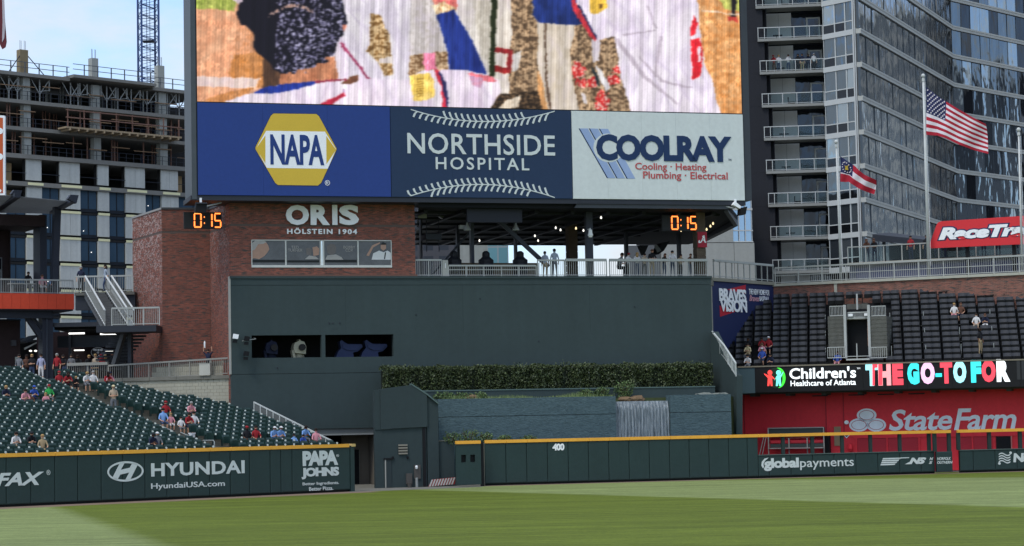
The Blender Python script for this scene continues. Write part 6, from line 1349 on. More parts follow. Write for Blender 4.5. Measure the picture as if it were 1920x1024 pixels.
dr = t.part('door', MB().box(d0, d1, 5.05, 5.19, zd0, zd1), dfr)
t.part('glass', MB().box(d0 + .16, d1 - .16, 5.0, 5.049, zd0 + .2, zd0 + (zd1 - zd0) * .63), M('dark door glass', srgb(20, 26, 30), .2), parent=dr); t.part('glass', MB().box(d0 + .08, d1 - .08, 5.0, 5.049, zd0 + (zd1 - zd0) * .70, zd1 - .08), MATS['dark door glass'], parent=dr)
a, b = t.L(-4, 481), t.L(11, 449); t.part('wall_sign', MB().box(a[0], b[0], 3.0, 3.1, a[1], b[1]), M('sign grey', srgb(98, 100, 98), .6)); text(t, 'E', (0.5, 474), (7, 456), M('sign letter', srgb(170, 170, 160)), y=2.99, off=.05)
# slatted canopy (front edge raised)
fA, fB = tw(t, -20, 364, 140.5), tw(t, 130, 378, 143.2); bA, bB = tw(t, -20, 398, 146.5), tw(t, 97, 400, 149)
slm = M('canopy slat', srgb(120, 124, 128), .5)
for i in range(19):
    f_ = i / 18; a = [fA[k] + (bA[k] - fA[k]) * f_ for k in range(3)]; b = [fB[k] + (bB[k] - fB[k]) * f_ for k in range(3)]
    t.part('slat', MB().hexa([(a[0], a[1] - .14, a[2] - .03), (b[0], b[1] - .14, b[2] - .03), (b[0], b[1] - .14, b[2] + .02), (a[0], a[1] - .14, a[2] + .02), (a[0], a[1] + .14, a[2] - .02), (b[0], b[1] + .14, b[2] - .02), (b[0], b[1] + .14, b[2] + .03), (a[0], a[1] + .14, a[2] + .03)]), slm)
def beam3(name, A, B, w, h, m):
    A = Vector(A); B = Vector(B); d = (B - A).normalized(); s_ = d.cross(Vector((0, 0, 1))).normalized() * w / 2; up = s_.cross(d).normalized() * h / 2
    return t.part(name, MB().hexa([tuple(A - s_ - up), tuple(A + s_ - up), tuple(A + s_ + up), tuple(A - s_ + up), tuple(B - s_ - up), tuple(B + s_ - up), tuple(B + s_ + up), tuple(B - s_ + up)]), m)
beam3('canopy_beam', tw(t, 139, 374, 142.0), tw(t, 98, 397, 148), .4, .32, colm); beam3('canopy_beam', tw(t, 33, 366, 140.5), tw(t, -8, 394, 147), .4, .32, colm)
for p in (139, 33): a = tw(t, p, 372 if p > 100 else 363, 141.2); t.part('beam_tip', MB().prism([(a[0] - .5, a[2] - .05), (a[0] + .1, a[2] - .35), (a[0] + .25, a[2] + .2), (a[0] - .3, a[2] + .22)], a[1] - .2, a[1] + .2), colm)
railing('terrace_railing', 'pale railing on top of the bright orange band', LS.off(-.2), [(-10, 550), (137, 552)], post=1.2, hgt=.95, bal=.12)
tb = T('patio_table', 'pale table with bench behind the orange band railing', 'table', LS.off(-1.6), 40, 549, z=t.z0 + zf); tb.part('table_top', MB().box(-.9, .9, -.3, .3, .7, .76), MATS['pale gate panel']); tb.part('leg', MB().box(-.7, -.6, -.2, .2, 0, .7), steelg); tb.part('leg', MB().box(.6, .7, -.2, .2, 0, .7), steelg)
# orange poster board and the hanging dark flag at the left edge
LP_ = Pl((0, 300, 138), (12, 300, 138))
q = T('orange_sign', 'orange sign with white border cut by the left edge of the frame', 'sign', LP_, -60, 365)
q.poly('sign_board', [(-60, 366), (9, 366), (9, 217), (-60, 212)], 0, .3, whitep); q.poly('sign_face', [(-60, 362), (5.5, 362), (5.5, 221), (-60, 216)], -.02, -.001, M('sign orange', srgb(196, 92, 48), .6, .1))
for y_, r_ in ((246, 6), (294, 6), (358, 3)): disc(q, 0, y_, r_, r_, whitep, -.025, name='dot', n=14)
q.part('support', MB().box(.3, .5, .3, .6, -12, 0), dsteel)
q = T('folded_banner', 'dark red and white banner hanging at the upper left corner', 'banner', LP_, 0, 92)
q.poly('cloth', [(-20, -60), (4, -60), (9, 40), (12, 78), (10, 88), (4, 92), (-2, 80), (-20, 60)][::-1], 0, .12, M('banner dark red', srgb(98, 40, 48), .7, .4, 3)); q.poly('white_fold', [(3, -60), (6, -60), (10, 50), (8, 72), (4, 80), (5, 40)][::-1], -.03, -.001, M('banner pale', srgb(176, 170, 176), .7))
q.part('pole', MB().tube([(-.5, 0, -12), (-.5, 0, 8)], .08), dsteel)

# ================================================================ stairs between the terrace and the brick building
SP = Pl((100, 600, 128.5), (300, 600, 128.5))
t = T('steel_staircase', 'dark steel outdoor staircase with pale handrails left of the brick building', 'staircase', SP, 197, 700, z=CZL)
A = lambda px, py, Y: Vector(tw(t, px, py, Y))
def beamq(name, a, b, w, h, m, parent=None):
    d = (b - a).normalized(); s_ = d.cross(Vector((0, 0, 1))).normalized() * w / 2; up = s_.cross(d).normalized() * h / 2
    if up.z < 0: up = -up; s_ = -s_
    return t.part(name, MB().hexa([tuple(a - s_ - up), tuple(a + s_ - up), tuple(a + s_ + up), tuple(a - s_ + up), tuple(b - s_ - up), tuple(b + s_ - up), tuple(b + s_ + up), tuple(b - s_ + up)]), m, parent)
YU, YD = 134.0, 128.8
ul, ur = A(160, 549, YU), A(199, 549, YU); dl, dr_ = A(197, 613, YD), A(241, 613, YD)
NS_ = 15
for i in range(NS_):
    f_ = i / (NS_ - 1); a = ul.lerp(dl, f_); b = ur.lerp(dr_, f_)
    t.part('step', MB().box(a.x, b.x, a.y - .3, a.y + .02, a.z - .14, a.z), M('stair tread', srgb(84, 84, 84), .7))
beamq('stringer', ul - Vector((0, 0, .15)), dl - Vector((0, 0, .15)), .08, .4, M('stringer grey', srgb(92, 96, 98), .5)); beamq('stringer', ur - Vector((0, 0, .15)), dr_ - Vector((0, 0, .15)), .08, .4, MATS['stringer grey'])
rl_ = M('bright handrail', srgb(196, 198, 194), .4)
for a, b in ((ul, dl), (ur, dr_), (ur + Vector((.35, 0, 0)), dr_ + Vector((.35, 0, 0)))):
    t.part('handrail', MB().tube([tuple(a + Vector((0, 0, 1.05))), tuple(b + Vector((0, 0, 1.0)))], .06, 6), rl_); t.part('mid_rail', MB().tube([tuple(a + Vector((0, 0, .15))), tuple(b + Vector((0, 0, .1)))], .03, 5), rl_)
    mb = MB()
    for i in range(22): c = a.lerp(b, i / 21); mb.box(c.x - .015, c.x + .015, c.y - .015, c.y + .015, c.z, c.z + 1.0)
    t.part('balusters', mb, railm, kind='stuff')
# landings
l0 = A(197, 613, YD); l1 = A(299, 613, YD); t.part('landing', MB().box(l0.x - .3, l1.x, l0.y - 1.2, l0.y + 1.3, l0.z - .38, l0.z), dsteel)
u0_ = A(140, 549, YU); u1_ = A(252, 549, YU); t.part('upper_landing', MB().box(u0_.x, u1_.x, u0_.y, u0_.y + 3, u0_.z - .18, u0_.z - .003), M('landing edge', srgb(98, 96, 90), .7)); t.part('upper_beam', MB().box(u0_.x, u1_.x, u0_.y + .2, u0_.y + .6, u0_.z - 1.1, u0_.z - .18), dsteel)
# lower flight, going back down into the shade
f0 = A(275, 622, 130.3); f1 = A(222, 690, 134.5)
for i in range(12): c = f0.lerp(f1, i / 11); t.part('step', MB().box(c.x - 1.9, c.x + .1, c.y, c.y + .32, c.z - .12, c.z), dsteel)
beamq('stringer', A(232, 624, 130.5), A(217, 683, 131.5), .3, .12, M('side sheet', srgb(72, 74, 76), .6)); beamq('stringer', A(232, 626, 130.3), A(214, 684, 130.8), .25, .3, MATS['side sheet'])
c = A(243, 622, 129.6); t.part('post', MB().box(c.x - .11, c.x + .11, c.y - .1, c.y + .1, 0, c.z), dsteel)
back = A(222, 700, 137); bk2 = A(250, 700, 137); t.part('back_wall', MB().box(back.x, bk2.x, back.y, back.y + .2, 0, l0.z - .4), black)
mrow = Pl((100, 600, 127.7), (300, 600, 127.7))
zL_ = t.z0 + l0.z
railz('landing_railing', 'pale railing round the lower stair landing by the brick wall', mrow, 209, 298, zL_, 1.05, bal=.12, post=.9)
railz('landing_railing', 'railing along the upper stair landing against the concrete tower', Pl((100, 600, 134.2), (300, 600, 134.2)), 141, 249, t.z0 + u0_.z, 1.02, bal=.13, post=1.2)
# ================================================================ bar under the stairs
BP = Pl((105, 650, 147), (230, 650, 147))
t = T('concourse_bar', 'dark concourse bar with strip lights and a small oval star sign', 'building', BP, 105, 720, z=CZL)
X = lambda p, y=650: t.L(p, y)[0]; Z = lambda y, p=160: t.L(p, y)[1]
x0, x1 = X(102), X(232)
t.part('roof', MB().box(x0, X(190), -1.2, 10, Z(612), Z(608)), dsteel); t.part('roof_trim', MB().box(x0, X(192), -1.3, -1.2, Z(614), Z(606)), M('roof trim', srgb(58, 60, 66), .5))
t.part('ceiling', MB().box(x0, x1, 0, 10, Z(612) - .2, Z(612) - .003), black)
t.part('fascia', MB().box(x0, x1, 1.0, 1.2, Z(650), Z(628)), M('fascia dark', srgb(44, 50, 58), .7)); t.part('rear_wall', MB().box(x0 - 3, x1 + 1, 8, 8.2, -.1, Z(612)), M('bar dark wall', srgb(40, 26, 30), .8, .4, 2))
t.part('back_bar', MB().box(X(135), X(215), 6, 6.4, Z(684), Z(668)), M('muted maroon', srgb(92, 56, 66), .7, .4, 2)); t.part('pillar', MB().box(X(126), X(130), .4, .9, -.1, Z(612) - .2), dsteel)
for a, b, y_, d in ((129, 158.5, 625.5, .2), (188, 219, 626.5, .2), (128.5, 134.5, 657, 3), (139, 158, 657, 3), (191.5, 212, 658, 3)):
    xa_, z_ = tw(t, a, y_, 147 + d)[0], tw(t, a, y_, 147 + d)[2]; xb_ = tw(t, b, y_, 147 + d)[0]; t.part('strip_light', MB().tube([(xa_, d, z_), (xb_, d, z_)], .06 if d < 1 else .045, 8), em('strip', (252, 250, 244), 1.9 if d < 1 else 1.0))
disc(t, 179.5, 660, 13.5, 9.5, black, .9, name='oval_sign', d=.06); ring(t, 179.5, 660, 13.5, 9.5, .9, M('sign line', srgb(150, 150, 150)), .83, name='sign_ring')
t.part('star', MB().prism([(t.L(179.5, 660.5)[0] + (.13 if k % 2 == 0 else .055) * math.sin(k * math.pi / 5), t.L(179.5, 660.5)[1] + (.13 if k % 2 == 0 else .055) * math.cos(k * math.pi / 5)) for k in range(10)][::-1], .80, .83), M('sign line'))
for s_, a, b in (('THE', (170, 657.5), (177, 653.5)), ('DOGS', (178.5, 657.5), (188, 653.5)), ('BAR', (171.5, 668), (178, 664.5)), ('B', (180, 668), (182.5, 665)), ('Q', (184, 667.5), (187, 664))): text(t, s_, a, b, whitep, y=.83, off=.02, d=.01)
bpy.data.objects.remove([o for o in bpy.data.objects][-1]) if False else None

# ================================================================ concrete tower under construction
CB = Pl((0, 182, 240), (356, 217, 258))
t = T('construction_tower', 'unfinished concrete high-rise with open floors above and glazed bays below', 'building', CB, 0, 600, z=0)
X = lambda p, y=350: t.L(p, y)[0]; Z = lambda y, p=0: t.L(p, y)[1]
cg = M('raw concrete', srgb(156, 158, 152), .9, .2, .12, dirt=.2); cgd = M('raw concrete slab', srgb(126, 124, 118), .9, .25, .3); cp = M('cast panel', srgb(192, 193, 186), .85, .12, .25, dirt=.18)
xL, xR = X(-40), X(392); DP = 14
lv_ = [Z(133), Z(184), Z(235), Z(286), Z(338)]; pitch = (lv_[0] - lv_[4]) / 4
for k in range(5, 11): lv_.append(lv_[4] - pitch * .975 * (k - 4))
for k, z in enumerate(lv_[:5]):
    th = .42 if k < 3 else .5
    if k == 0:      # roof slab steps
        xm_ = X(126, 140); t.part('slab', MB().box(xL, xm_, -.6, DP, z - .4, z), cgd); t.part('slab', MB().box(xm_ + .003, X(281, 155), -1.4, DP, z - .05, z + .3), cgd); t.part('slab', MB().box(X(281, 155) + .003, xR, -.6, DP, z - .4, z), cgd)
    else: t.part('slab', MB().box(xL, xR, -.4, DP, z - th, z), cgd)
inner = M('deep shade concrete', srgb(40, 40, 40), .95, .3, .5)  # near-black concrete, shade of the open floors put into its colour
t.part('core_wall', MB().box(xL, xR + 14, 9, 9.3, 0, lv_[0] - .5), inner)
bays = [(11, 49), (78, 112), (150, 183), (204, 235), (272, 302), (334, 392)]; piers = [(-40, 11), (49, 78), (112, 150), (183, 204), (235, 272), (302, 334)]
for k in range(5):      # open-floor columns
    if k == 4: continue
    z1, z0 = lv_[k] - .42, lv_[k + 1]
    if k < 3:
        for a, b in ((45, 58), (176, 189), (300, 314), (-30, -18)): t.part('column', MB().box(X(a + k), X(b + k), .1, .9, z0 + .003, z1 - .003), cg)
        for j in range(26):
            x = xL + 3 + j * 1.08 + random.uniform(-.3, .3)
            if random.random() < .3: continue
            m_ = M('shore post rust', srgb(122, 92, 80), .8, .3, 2) if k else M('shore post grey', srgb(120, 122, 118), .7)
            d = random.uniform(.2, 5); t.part('shore_post', MB().box(x - .07, x + .07, d, d + .12, z0 + .003, z1 - .003), m_)
            if random.random() < .5: t.part('shore_post', MB().box(x + .28, x + .4, d, d + .12, z0 + .003, z1 - .003), m_)
        for j in range(9):
            x = xL + 2 + j * 3.1; zz_ = z0 + random.uniform(1.0, 2.0); t.part('guard_board', MB().box(x, x + random.uniform(2, 4.5), -.1, -.02, zz_, zz_ + .1), M('timber board', srgb(140, 112, 86), .8, .3))
        if k == 0:
            for px in (36, 78, 136, 176, 204, 250, 280, 318, 340, 20, 150, 225):
                x = X(px); mb = MB().tube([(x, .3, z0), (x, .3, z1)], .09, 4).tube([(x, .3, z0 + 1.0), (x + 1.2, .2, z1)], .07, 4).tube([(x + 1.2, .2, z1), (x + 1.2, .2, z0 + 1.4)], .09, 4).tube([(x, .3, z0 + 1.3), (x + 1.2, .2, z0 + 1.5)], .05, 4).tube([(x - 1.1, .4, z1), (x, .3, z0 + .9)], .06, 4)
                t.part('shoring_frame', mb, M('shoring steel', srgb(150, 152, 150), .6))
        mb = MB()
        for j in range(30): x = xL + 1 + j * 1.02; mb.box(x - .03, x + .03, -.35, -.3, z0, z0 + 1.05)
        mb.box(xL, xR, -.35, -.3, z0 + 1.0, z0 + 1.05).box(xL, xR, -.35, -.3, z0 + .5, z0 + .54); t.part('guard_rail', mb, dsteel, kind='stuff')
# wooden loading platform sticking out
zp_ = Z(243, 105); P0, P1 = X(105, 240), X(321, 250); ply = M('platform plywood', srgb(156, 138, 112), .8, .25, 1)
t.part('platform', MB().box(P0, P1, -2.2, -.4, lv_[2] + .05, lv_[2] + .25), ply)
for j in range(14): x = P0 + .5 + j * (P1 - P0 - 1) / 13; t.part('joist', MB().box(x - .08, x + .08, -2.3, -.41, lv_[2] - .2, lv_[2] + .047), ply)
for j in range(8): x = P0 + .3 + j * (P1 - P0 - .6) / 7; t.part('scaffold_post', MB().box(x - .06, x + .06, -2.1, -2.0, lv_[2] + .253, lv_[2] + 2.3), M('shore post rust'))
t.part('scaffold_rail', MB().box(P0, P1, -2.22, -2.12, lv_[2] + 1.25, lv_[2] + 1.37), M('shore post rust')); t.part('scaffold_rail', MB().box(P0, P1 - 3, -2.22, -2.12, lv_[2] + 2.1, lv_[2] + 2.22), M('shore post rust'))
# roof edge railing, column stubs, rebar
zR = lv_[0]
for j in range(17): x = X(-10) + j * (xR - X(-10)) / 16; up = .3 if X(126) < x < X(281) else 0; t.part('roof_post', MB().box(x - .05, x + .05, -.5 - up * 2.6, -.4 - up * 2.6, zR + up, zR + up + 1.25), M('roof rail steel', srgb(88, 92, 96), .6))
for a, b, up in ((X(-10), X(126, 140), 0), (X(126, 140), X(281, 155), .3), (X(281, 155), xR, 0)):
    for h_ in (.6, 1.2): t.part('roof_rail', MB().box(a, b, -.5 - up * 2.6, -.44 - up * 2.6, zR + up + h_, zR + up + h_ + .07), M('roof rail steel'))
for px, py, w in ((47, 92, 15), (180, 108, 12), (304, 122, 12)):
    (xa_, z_) = t.L(px - w / 2, py); xb_ = t.L(px + w / 2, py)[0]; t.part('column_stub', MB().box(xa_, xb_, .2, 1.0, zR, z_), M('formwork', srgb(132, 118, 92), .8, .3, 2) if px < 100 else cg)
    for j in range(4): x = xa_ + .1 + j * (xb_ - xa_ - .2) / 3; t.part('rebar', MB().box(x - .02, x + .02, .4 + .2 * (j % 2), .44 + .2 * (j % 2), z_, z_ + 1.1), M('rebar', srgb(150, 155, 160), .6))
x, z = t.L(47, 100); t.part('prop', MB().tube([(x - 2, .3, zR), (x - .3, .3, z)], .06).tube([(x + 2.8, .3, zR), (x + .3, .3, z)], .06), dsteel)
# lower storeys: panels, yellow deck strips, glazed bays
ylm = M('yellow strip insulation', srgb(236, 230, 182), .7, .1, 1); dgl = M('dark blue glazing', srgb(64, 84, 100), .12, .25, .6, spec=.8, bump=.15, bscale=.6); mull = M('window frame dark', srgb(26, 32, 40), .5)
for k in range(3, 10):
    z1, z0 = lv_[k], lv_[k + 1]
    for i, (a, b) in enumerate(piers):
        xa_, xb_ = X(a), X(b); n_ = 2 if b - a > 30 else 1
        for j in range(n_): t.part('concrete_panel', MB().box(xa_ + (xb_ - xa_) * j / n_ + .012, xa_ + (xb_ - xa_) * (j + 1) / n_ - .012, -.1 if k > 3 else 0, .5, z0 + .25, z1 - (.5 if k < 4 else .25) - .003), cp)
        if k > 3 or i != 1: 
            if k > 3: t.part('yellow_strip', MB().box(xa_, xb_, -.18, -.1, z1 - .28, z1 + .0) if k > 4 else MB().box(xa_, xb_, -.44, -.403, z1 - .36, z1 - .06), ylm)
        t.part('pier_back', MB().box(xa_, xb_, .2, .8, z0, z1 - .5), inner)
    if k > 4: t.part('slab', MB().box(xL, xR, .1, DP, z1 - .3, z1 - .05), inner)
    for i, (a, b) in enumerate(bays):
        if k == 3 or (k == 4 and i in (0,)): 
            if i in (0, 5): t.part('plywood_sheet', MB().box(X(a) + .2, X(a) + 1.6, 1.5, 1.6, z0 + .05, z1 - .9), M('plywood', srgb(168, 142, 104), .8, .2, 1))
            mb = MB().box(X(a), X(b), -.05, 0, z0 + 1.0, z0 + 1.06)
            t.part('guard_rail', mb, dsteel); x = X(a) + (X(b) - X(a)) * .3; t.part('work_lamp', MB().lathe([(.05, -.1), (.14, 0), (.05, .1)], 8, (x, 2, z0 + .9)), em('lamp', (1, 1, 1)))
            continue
        xa_, xb_ = X(a) + .04, X(b) - .04
        w = t.part('window', MB().box(xa_, xb_, .21, .3, z0 + .02, z1 - .1), mull); t.part('spandrel', MB().box(xa_, xb_, .12, .2, z0 + .02, z0 + .42), mull, parent=w); t.part('spandrel', MB().box(xa_, xb_, .12, .2, z1 - .35, z1 - .1), mull, parent=w)
        xm_ = (xa_ + xb_) / 2
        for (c, d_) in ((xa_ + .08, xm_ - .05), (xm_ + .05, xb_ - .08)): t.part('pane', MB().box(c, d_, .16 + random.uniform(0, .02), .2, z0 + .42, z1 - .353), dgl, parent=w)
        t.part('mullion', MB().box(xm_ - .05, xm_ + .05, .1, .2, z0 + .42, z1 - .353), mull, parent=w)
        if random.random() < .5: t.part('work_lamp', MB().lathe([(.03, -.05), (.06, 0), (.03, .05)], 8, (xa_ + random.uniform(.3, 1.5), .08, z0 + random.uniform(.8, 1.8))), em('lamp', (1, 1, 1)))
# crane mast
CR = Pl((247, 100, 262), (294, 100, 262))
t = T('crane_mast', 'blue lattice tower crane mast rising out of the unfinished tower', 'crane', CR, 271, 140, z=lv_[0] + .0)
crm = M('crane blue', srgb(50, 72, 118), .5, .15); a_ = math.radians(22); hw = 1.08
cor = [(hw * math.sqrt(2) * math.cos(a_ + math.pi / 4 + k * math.pi / 2), hw * math.sqrt(2) * math.sin(a_ + math.pi / 4 + k * math.pi / 2) + 3) for k in range(4)]
HT = 16; NB = 12
for c in cor: t.part('chord', MB().box(c[0] - .11, c[0] + .11, c[1] - .11, c[1] + .11, -8, HT), crm)
for k in range(4):
    a, b = cor[k], cor[(k + 1) % 4]
    for j in range(-5, NB):
        z0_, z1_ = j * HT / NB, (j + 1) * HT / NB
        t.part('lattice_bar', MB().tube([(a[0], a[1], z0_), (b[0], b[1], (z0_ + z1_) / 2), (a[0], a[1], z1_)], .06, 4), crm); t.part('lattice_bar', MB().tube([(a[0], a[1], z0_), (b[0], b[1], z0_)], .05, 4), crm)
t.part('ladder', MB().tube([(-.2, 3, -8), (-.2, 3, HT)], .04, 4).tube([(.2, 3, -8), (.2, 3, HT)], .04, 4), crm)
for z in (7.5, -.5): t.part('mast_platform', MB().box(-.7, .7, 2.4, 3.8, z, z + .12), dsteel)

# ================================================================ glass apartment tower on the right
FL0, FH = 39.75, 3.215
lev = [FL0 - FH * k for k in range(-4, 8)]
cY = 200.0
G1 = Pl((1618, 312, cY), (1787, 155, 235)); FA = Pl((1550, 320, 203.3), (1618, 312, cY)); BAL = Pl((1430, 200, 204), (1548, 200, 203.3))
D_ = at(1787, 155, 235); G2 = Pl((1787, 155, 235), (1920, 178, 246))
def glassmat(name, c, wav):
    m = bpy.data.materials.new(name); m.use_nodes = True; n = m.node_tree.nodes; l = m.node_tree.links.new; b = n['Principled BSDF']
    b.inputs['Base Color'].default_value = (*c, 1); b.inputs['Metallic'].default_value = .8; b.inputs['Roughness'].default_value = .06
    g = n.new('ShaderNodeNewGeometry'); mp_ = n.new('ShaderNodeMapping'); mp_.inputs['Scale'].default_value = (1, 1, .42); l(g.outputs['Position'], mp_.inputs[0])
    t_ = n.new('ShaderNodeTexNoise'); t_.inputs['Scale'].default_value = .55; t_.inputs['Detail'].default_value = 2.5; l(mp_.outputs[0], t_.inputs['Vector'])
    bb = n.new('ShaderNodeBump'); bb.inputs['Strength'].default_value = wav; bb.inputs['Distance'].default_value = .35; l(t_.outputs['Fac'], bb.inputs['Height']); l(bb.outputs[0], b.inputs['Normal']); MATS[name] = m; return m
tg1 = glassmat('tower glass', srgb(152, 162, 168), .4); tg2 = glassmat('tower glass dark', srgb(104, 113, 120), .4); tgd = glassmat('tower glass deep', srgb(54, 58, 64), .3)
bandm2 = M('tower band', srgb(176, 176, 168), .6, .08, .4, dirt=.08); mulm = M('tower mullion', srgb(74, 84, 92), .4); wfr = M('tower white frame', srgb(190, 192, 188), .5, .05)
t = T('glass_tower', 'tall glass apartment tower with pale floor bands and balconies, right of the board', 'building', FA, 1618, 500, z=0)
def face(pl, ua, ub, nP, name, tone):
    o = link(name, None, t.o); inv = (Matrix.Translation(t.o.location) @ Matrix.Rotation(t.pl.rot, 4, 'Z')).inverted()
    o.matrix_local = inv @ (Matrix.Translation(pl.pos(0, 0, 0)) @ Matrix.Rotation(pl.rot, 4, 'Z'))
    def sp(nm, mb, m): return link(nm, mb if isinstance(mb, bpy.types.Mesh) else mb.mesh(nm, m), o)
    w = (ub - ua) / nP; pm = {}
    for k, z in enumerate(lev):
        sp('floor_band', MB().box(ua, ub, -.18, .3, z - .23, z + .06), bandm2); sp('floor_band', MB().box(ua, ub, -.22, .3, z + .063, z + .24), bandm2)
        for i in range(nP):
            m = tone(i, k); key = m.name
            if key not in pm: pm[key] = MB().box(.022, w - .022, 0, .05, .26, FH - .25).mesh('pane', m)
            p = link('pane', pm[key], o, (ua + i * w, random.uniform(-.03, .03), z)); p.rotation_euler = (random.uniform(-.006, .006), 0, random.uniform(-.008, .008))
        mb = MB()
        for i in range(nP + 1): mb.box(ua + i * w - .018, ua + i * w + .018, -.03, .2, z + .243, z + FH - .233)
        sp('mullions', mb, mulm)['kind'] = 'stuff'
    sp('backing', MB().box(ua, ub, .3, .5, 0, lev[0] + FH), black)
    return o
L1 = G1.uz(1787, 155)[0]; L2 = G2.uz(1990, 180)[0]
face(G1, 0.02, L1, 16, 'glass_face', lambda i, k: tgd if 11 <= i <= 15 else (tg1 if k > 6 else tg2))  # dark end panes: a dark reflection painted into the glass tone
face(G2, 0.02, L2, 12, 'glass_face', lambda i, k: tgd if i > 6 or random.random() < .12 else (tg1 if k > 7 or random.random() < .35 else tg2))  # right-hand panes darkened, reflection put into the glass colour
# white framed corner bay
X = lambda p, y=300: t.L(p, y)[0]; wc = 0.0; xa_ = X(1550)
for k, z in enumerate(lev):
    t.part('floor_band', MB().box(xa_, 0, -.12, .3, z - .25, z + .25), wfr)
    if z > 52: continue
    ws = (xa_ + .05, xa_ * .63, xa_ * .31, -.18)
    for i in range(3):
        a, b = ws[i] + .06, ws[i + 1] - .06; w = t.part('window', MB().box(a - .06, a, -.05, .1, z + .25, z + FH - .25).box(a, b, -.05, .1, z + 1.05, z + 1.15).box(b, b + .06, -.05, .1, z + .25, z + FH - .25), wfr)
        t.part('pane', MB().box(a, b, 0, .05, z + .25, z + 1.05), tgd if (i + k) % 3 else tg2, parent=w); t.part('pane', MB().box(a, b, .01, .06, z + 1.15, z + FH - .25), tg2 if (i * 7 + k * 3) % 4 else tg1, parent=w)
t.part('corner_post', MB().box(-.3, .06, -.16, .3, 0, lev[0] + FH), wfr); t.part('backing', MB().box(xa_, -.1, .3, .5, 0, lev[0] + FH), black)
# balcony side, in its own thing-level frame
tb = t; B0 = link('balcony_side', None, t.o); inv = (Matrix.Translation(t.o.location) @ Matrix.Rotation(t.pl.rot, 4, 'Z')).inverted(); B0.matrix_local = inv @ (Matrix.Translation(BAL.pos(0, 0, 0)) @ Matrix.Rotation(BAL.rot, 4, 'Z'))
def sp(nm, mb, m, kind=None): return link(nm, mb.mesh(nm, m), B0, kind=kind)
ub = BAL.uz(1547, 200)[0]; dk = M('tower charcoal wall', srgb(36, 37, 42), .8, .1, .3, dirt=.08); lp = M('tower light panel', srgb(190, 190, 186), .7, .08, .5); slb = M('balcony slab', srgb(140, 140, 134), .7, .1, .5)
for k, z in enumerate(lev):
    if z > 50: continue
    sh = (lev[3] - z) / FH * .115
    xl_ = sh - .42
    sp('balcony_slab', MB().box(xl_, ub, 0, 2.2, z - .14, z + .12), slb)
    sp('glass_rail_post', MB(), railm) if False else None
    for f_ in (0, .1, .33, .56, .80, 1): x = xl_ + .05 + (ub - xl_ - .1) * f_; sp('rail_post', MB().box(x - .03, x + .03, .03, .09, z + .12, z + 1.15), wfr)
    sp('top_rail', MB().box(xl_, ub, .02, .1, z + 1.15, z + 1.22), wfr); sp('foot_rail', MB().box(xl_, ub, .03, .09, z + .2, z + .24), wfr)
    for f_, g_ in ((.1, .33), (.33, .56), (.56, .80), (.80, 1)): x = xl_ + .05 + (ub - xl_ - .1) * f_; y = xl_ + .05 + (ub - xl_ - .1) * g_; sp('glass_pane', MB().box(x + .05, y - .05, .05, .06, z + .26, z + 1.13), gm)
    x0_ = xl_ + .9
    sp('return_wall', MB().box(x0_ - .05, x0_, .2, 3.4, z + .12, z + FH - .14), dk)
    sp('light_panel', MB().box(x0_ + .003, x0_ + 1.15, 3.0, 3.2, z + .12, z + FH - .14), lp); sp('light_panel', MB().box(x0_ + 1.17, x0_ + 2.4, 3.0, 3.2, z + .12, z + FH - .14), lp)
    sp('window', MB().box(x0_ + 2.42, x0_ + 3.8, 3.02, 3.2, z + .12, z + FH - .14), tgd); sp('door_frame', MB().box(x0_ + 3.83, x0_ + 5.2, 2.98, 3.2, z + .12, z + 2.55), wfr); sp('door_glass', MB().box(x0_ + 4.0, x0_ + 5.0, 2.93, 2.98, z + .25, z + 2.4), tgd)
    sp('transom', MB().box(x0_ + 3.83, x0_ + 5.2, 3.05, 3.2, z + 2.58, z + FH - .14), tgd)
    if k % 3 == 0: sp('patio_chair', MB().box(x0_ + 1.6, x0_ + 2.3, 1.2, 1.8, z + .12, z + .5).box(x0_ + 1.6, x0_ + 1.7, 1.2, 1.8, z + .5, z + .95), black)
    else: sp('patio_table', MB().box(x0_ + .6, x0_ + 1.5, 1.2, 1.8, z + .6, z + .66).box(x0_ + .9, x0_ + 1.0, 1.4, 1.5, z + .12, z + .6), black)
    # stepped charcoal side wall beside this storey
    sp('charcoal_wall', MB().box(sh - 3.2, sh + .1, .3, .6, z + .004, z + FH - .004), dk); sp('charcoal_wall', MB().box(sh + .103, x0_ - .053, .9, 1.2, z + .004, z + FH - .004), dk)
sp('charcoal_wall', MB().box(-2.4, .9, .35, .6, 0, lev[-1]), dk); sp('core', MB().box(-2.4, ub + 3, 3.3, 12, 0, lev[0] + FH), black)
for a, b, c, m in ((.5, 1.9, 2.2, lp), (2.0, 3.3, 2.2, lp), (3.35, 7.2, 2.3, tgd)): sp('ground_storey', MB().box(a + .8, b + .8, c, c + .2, 0, lev[-1] - .15), m)
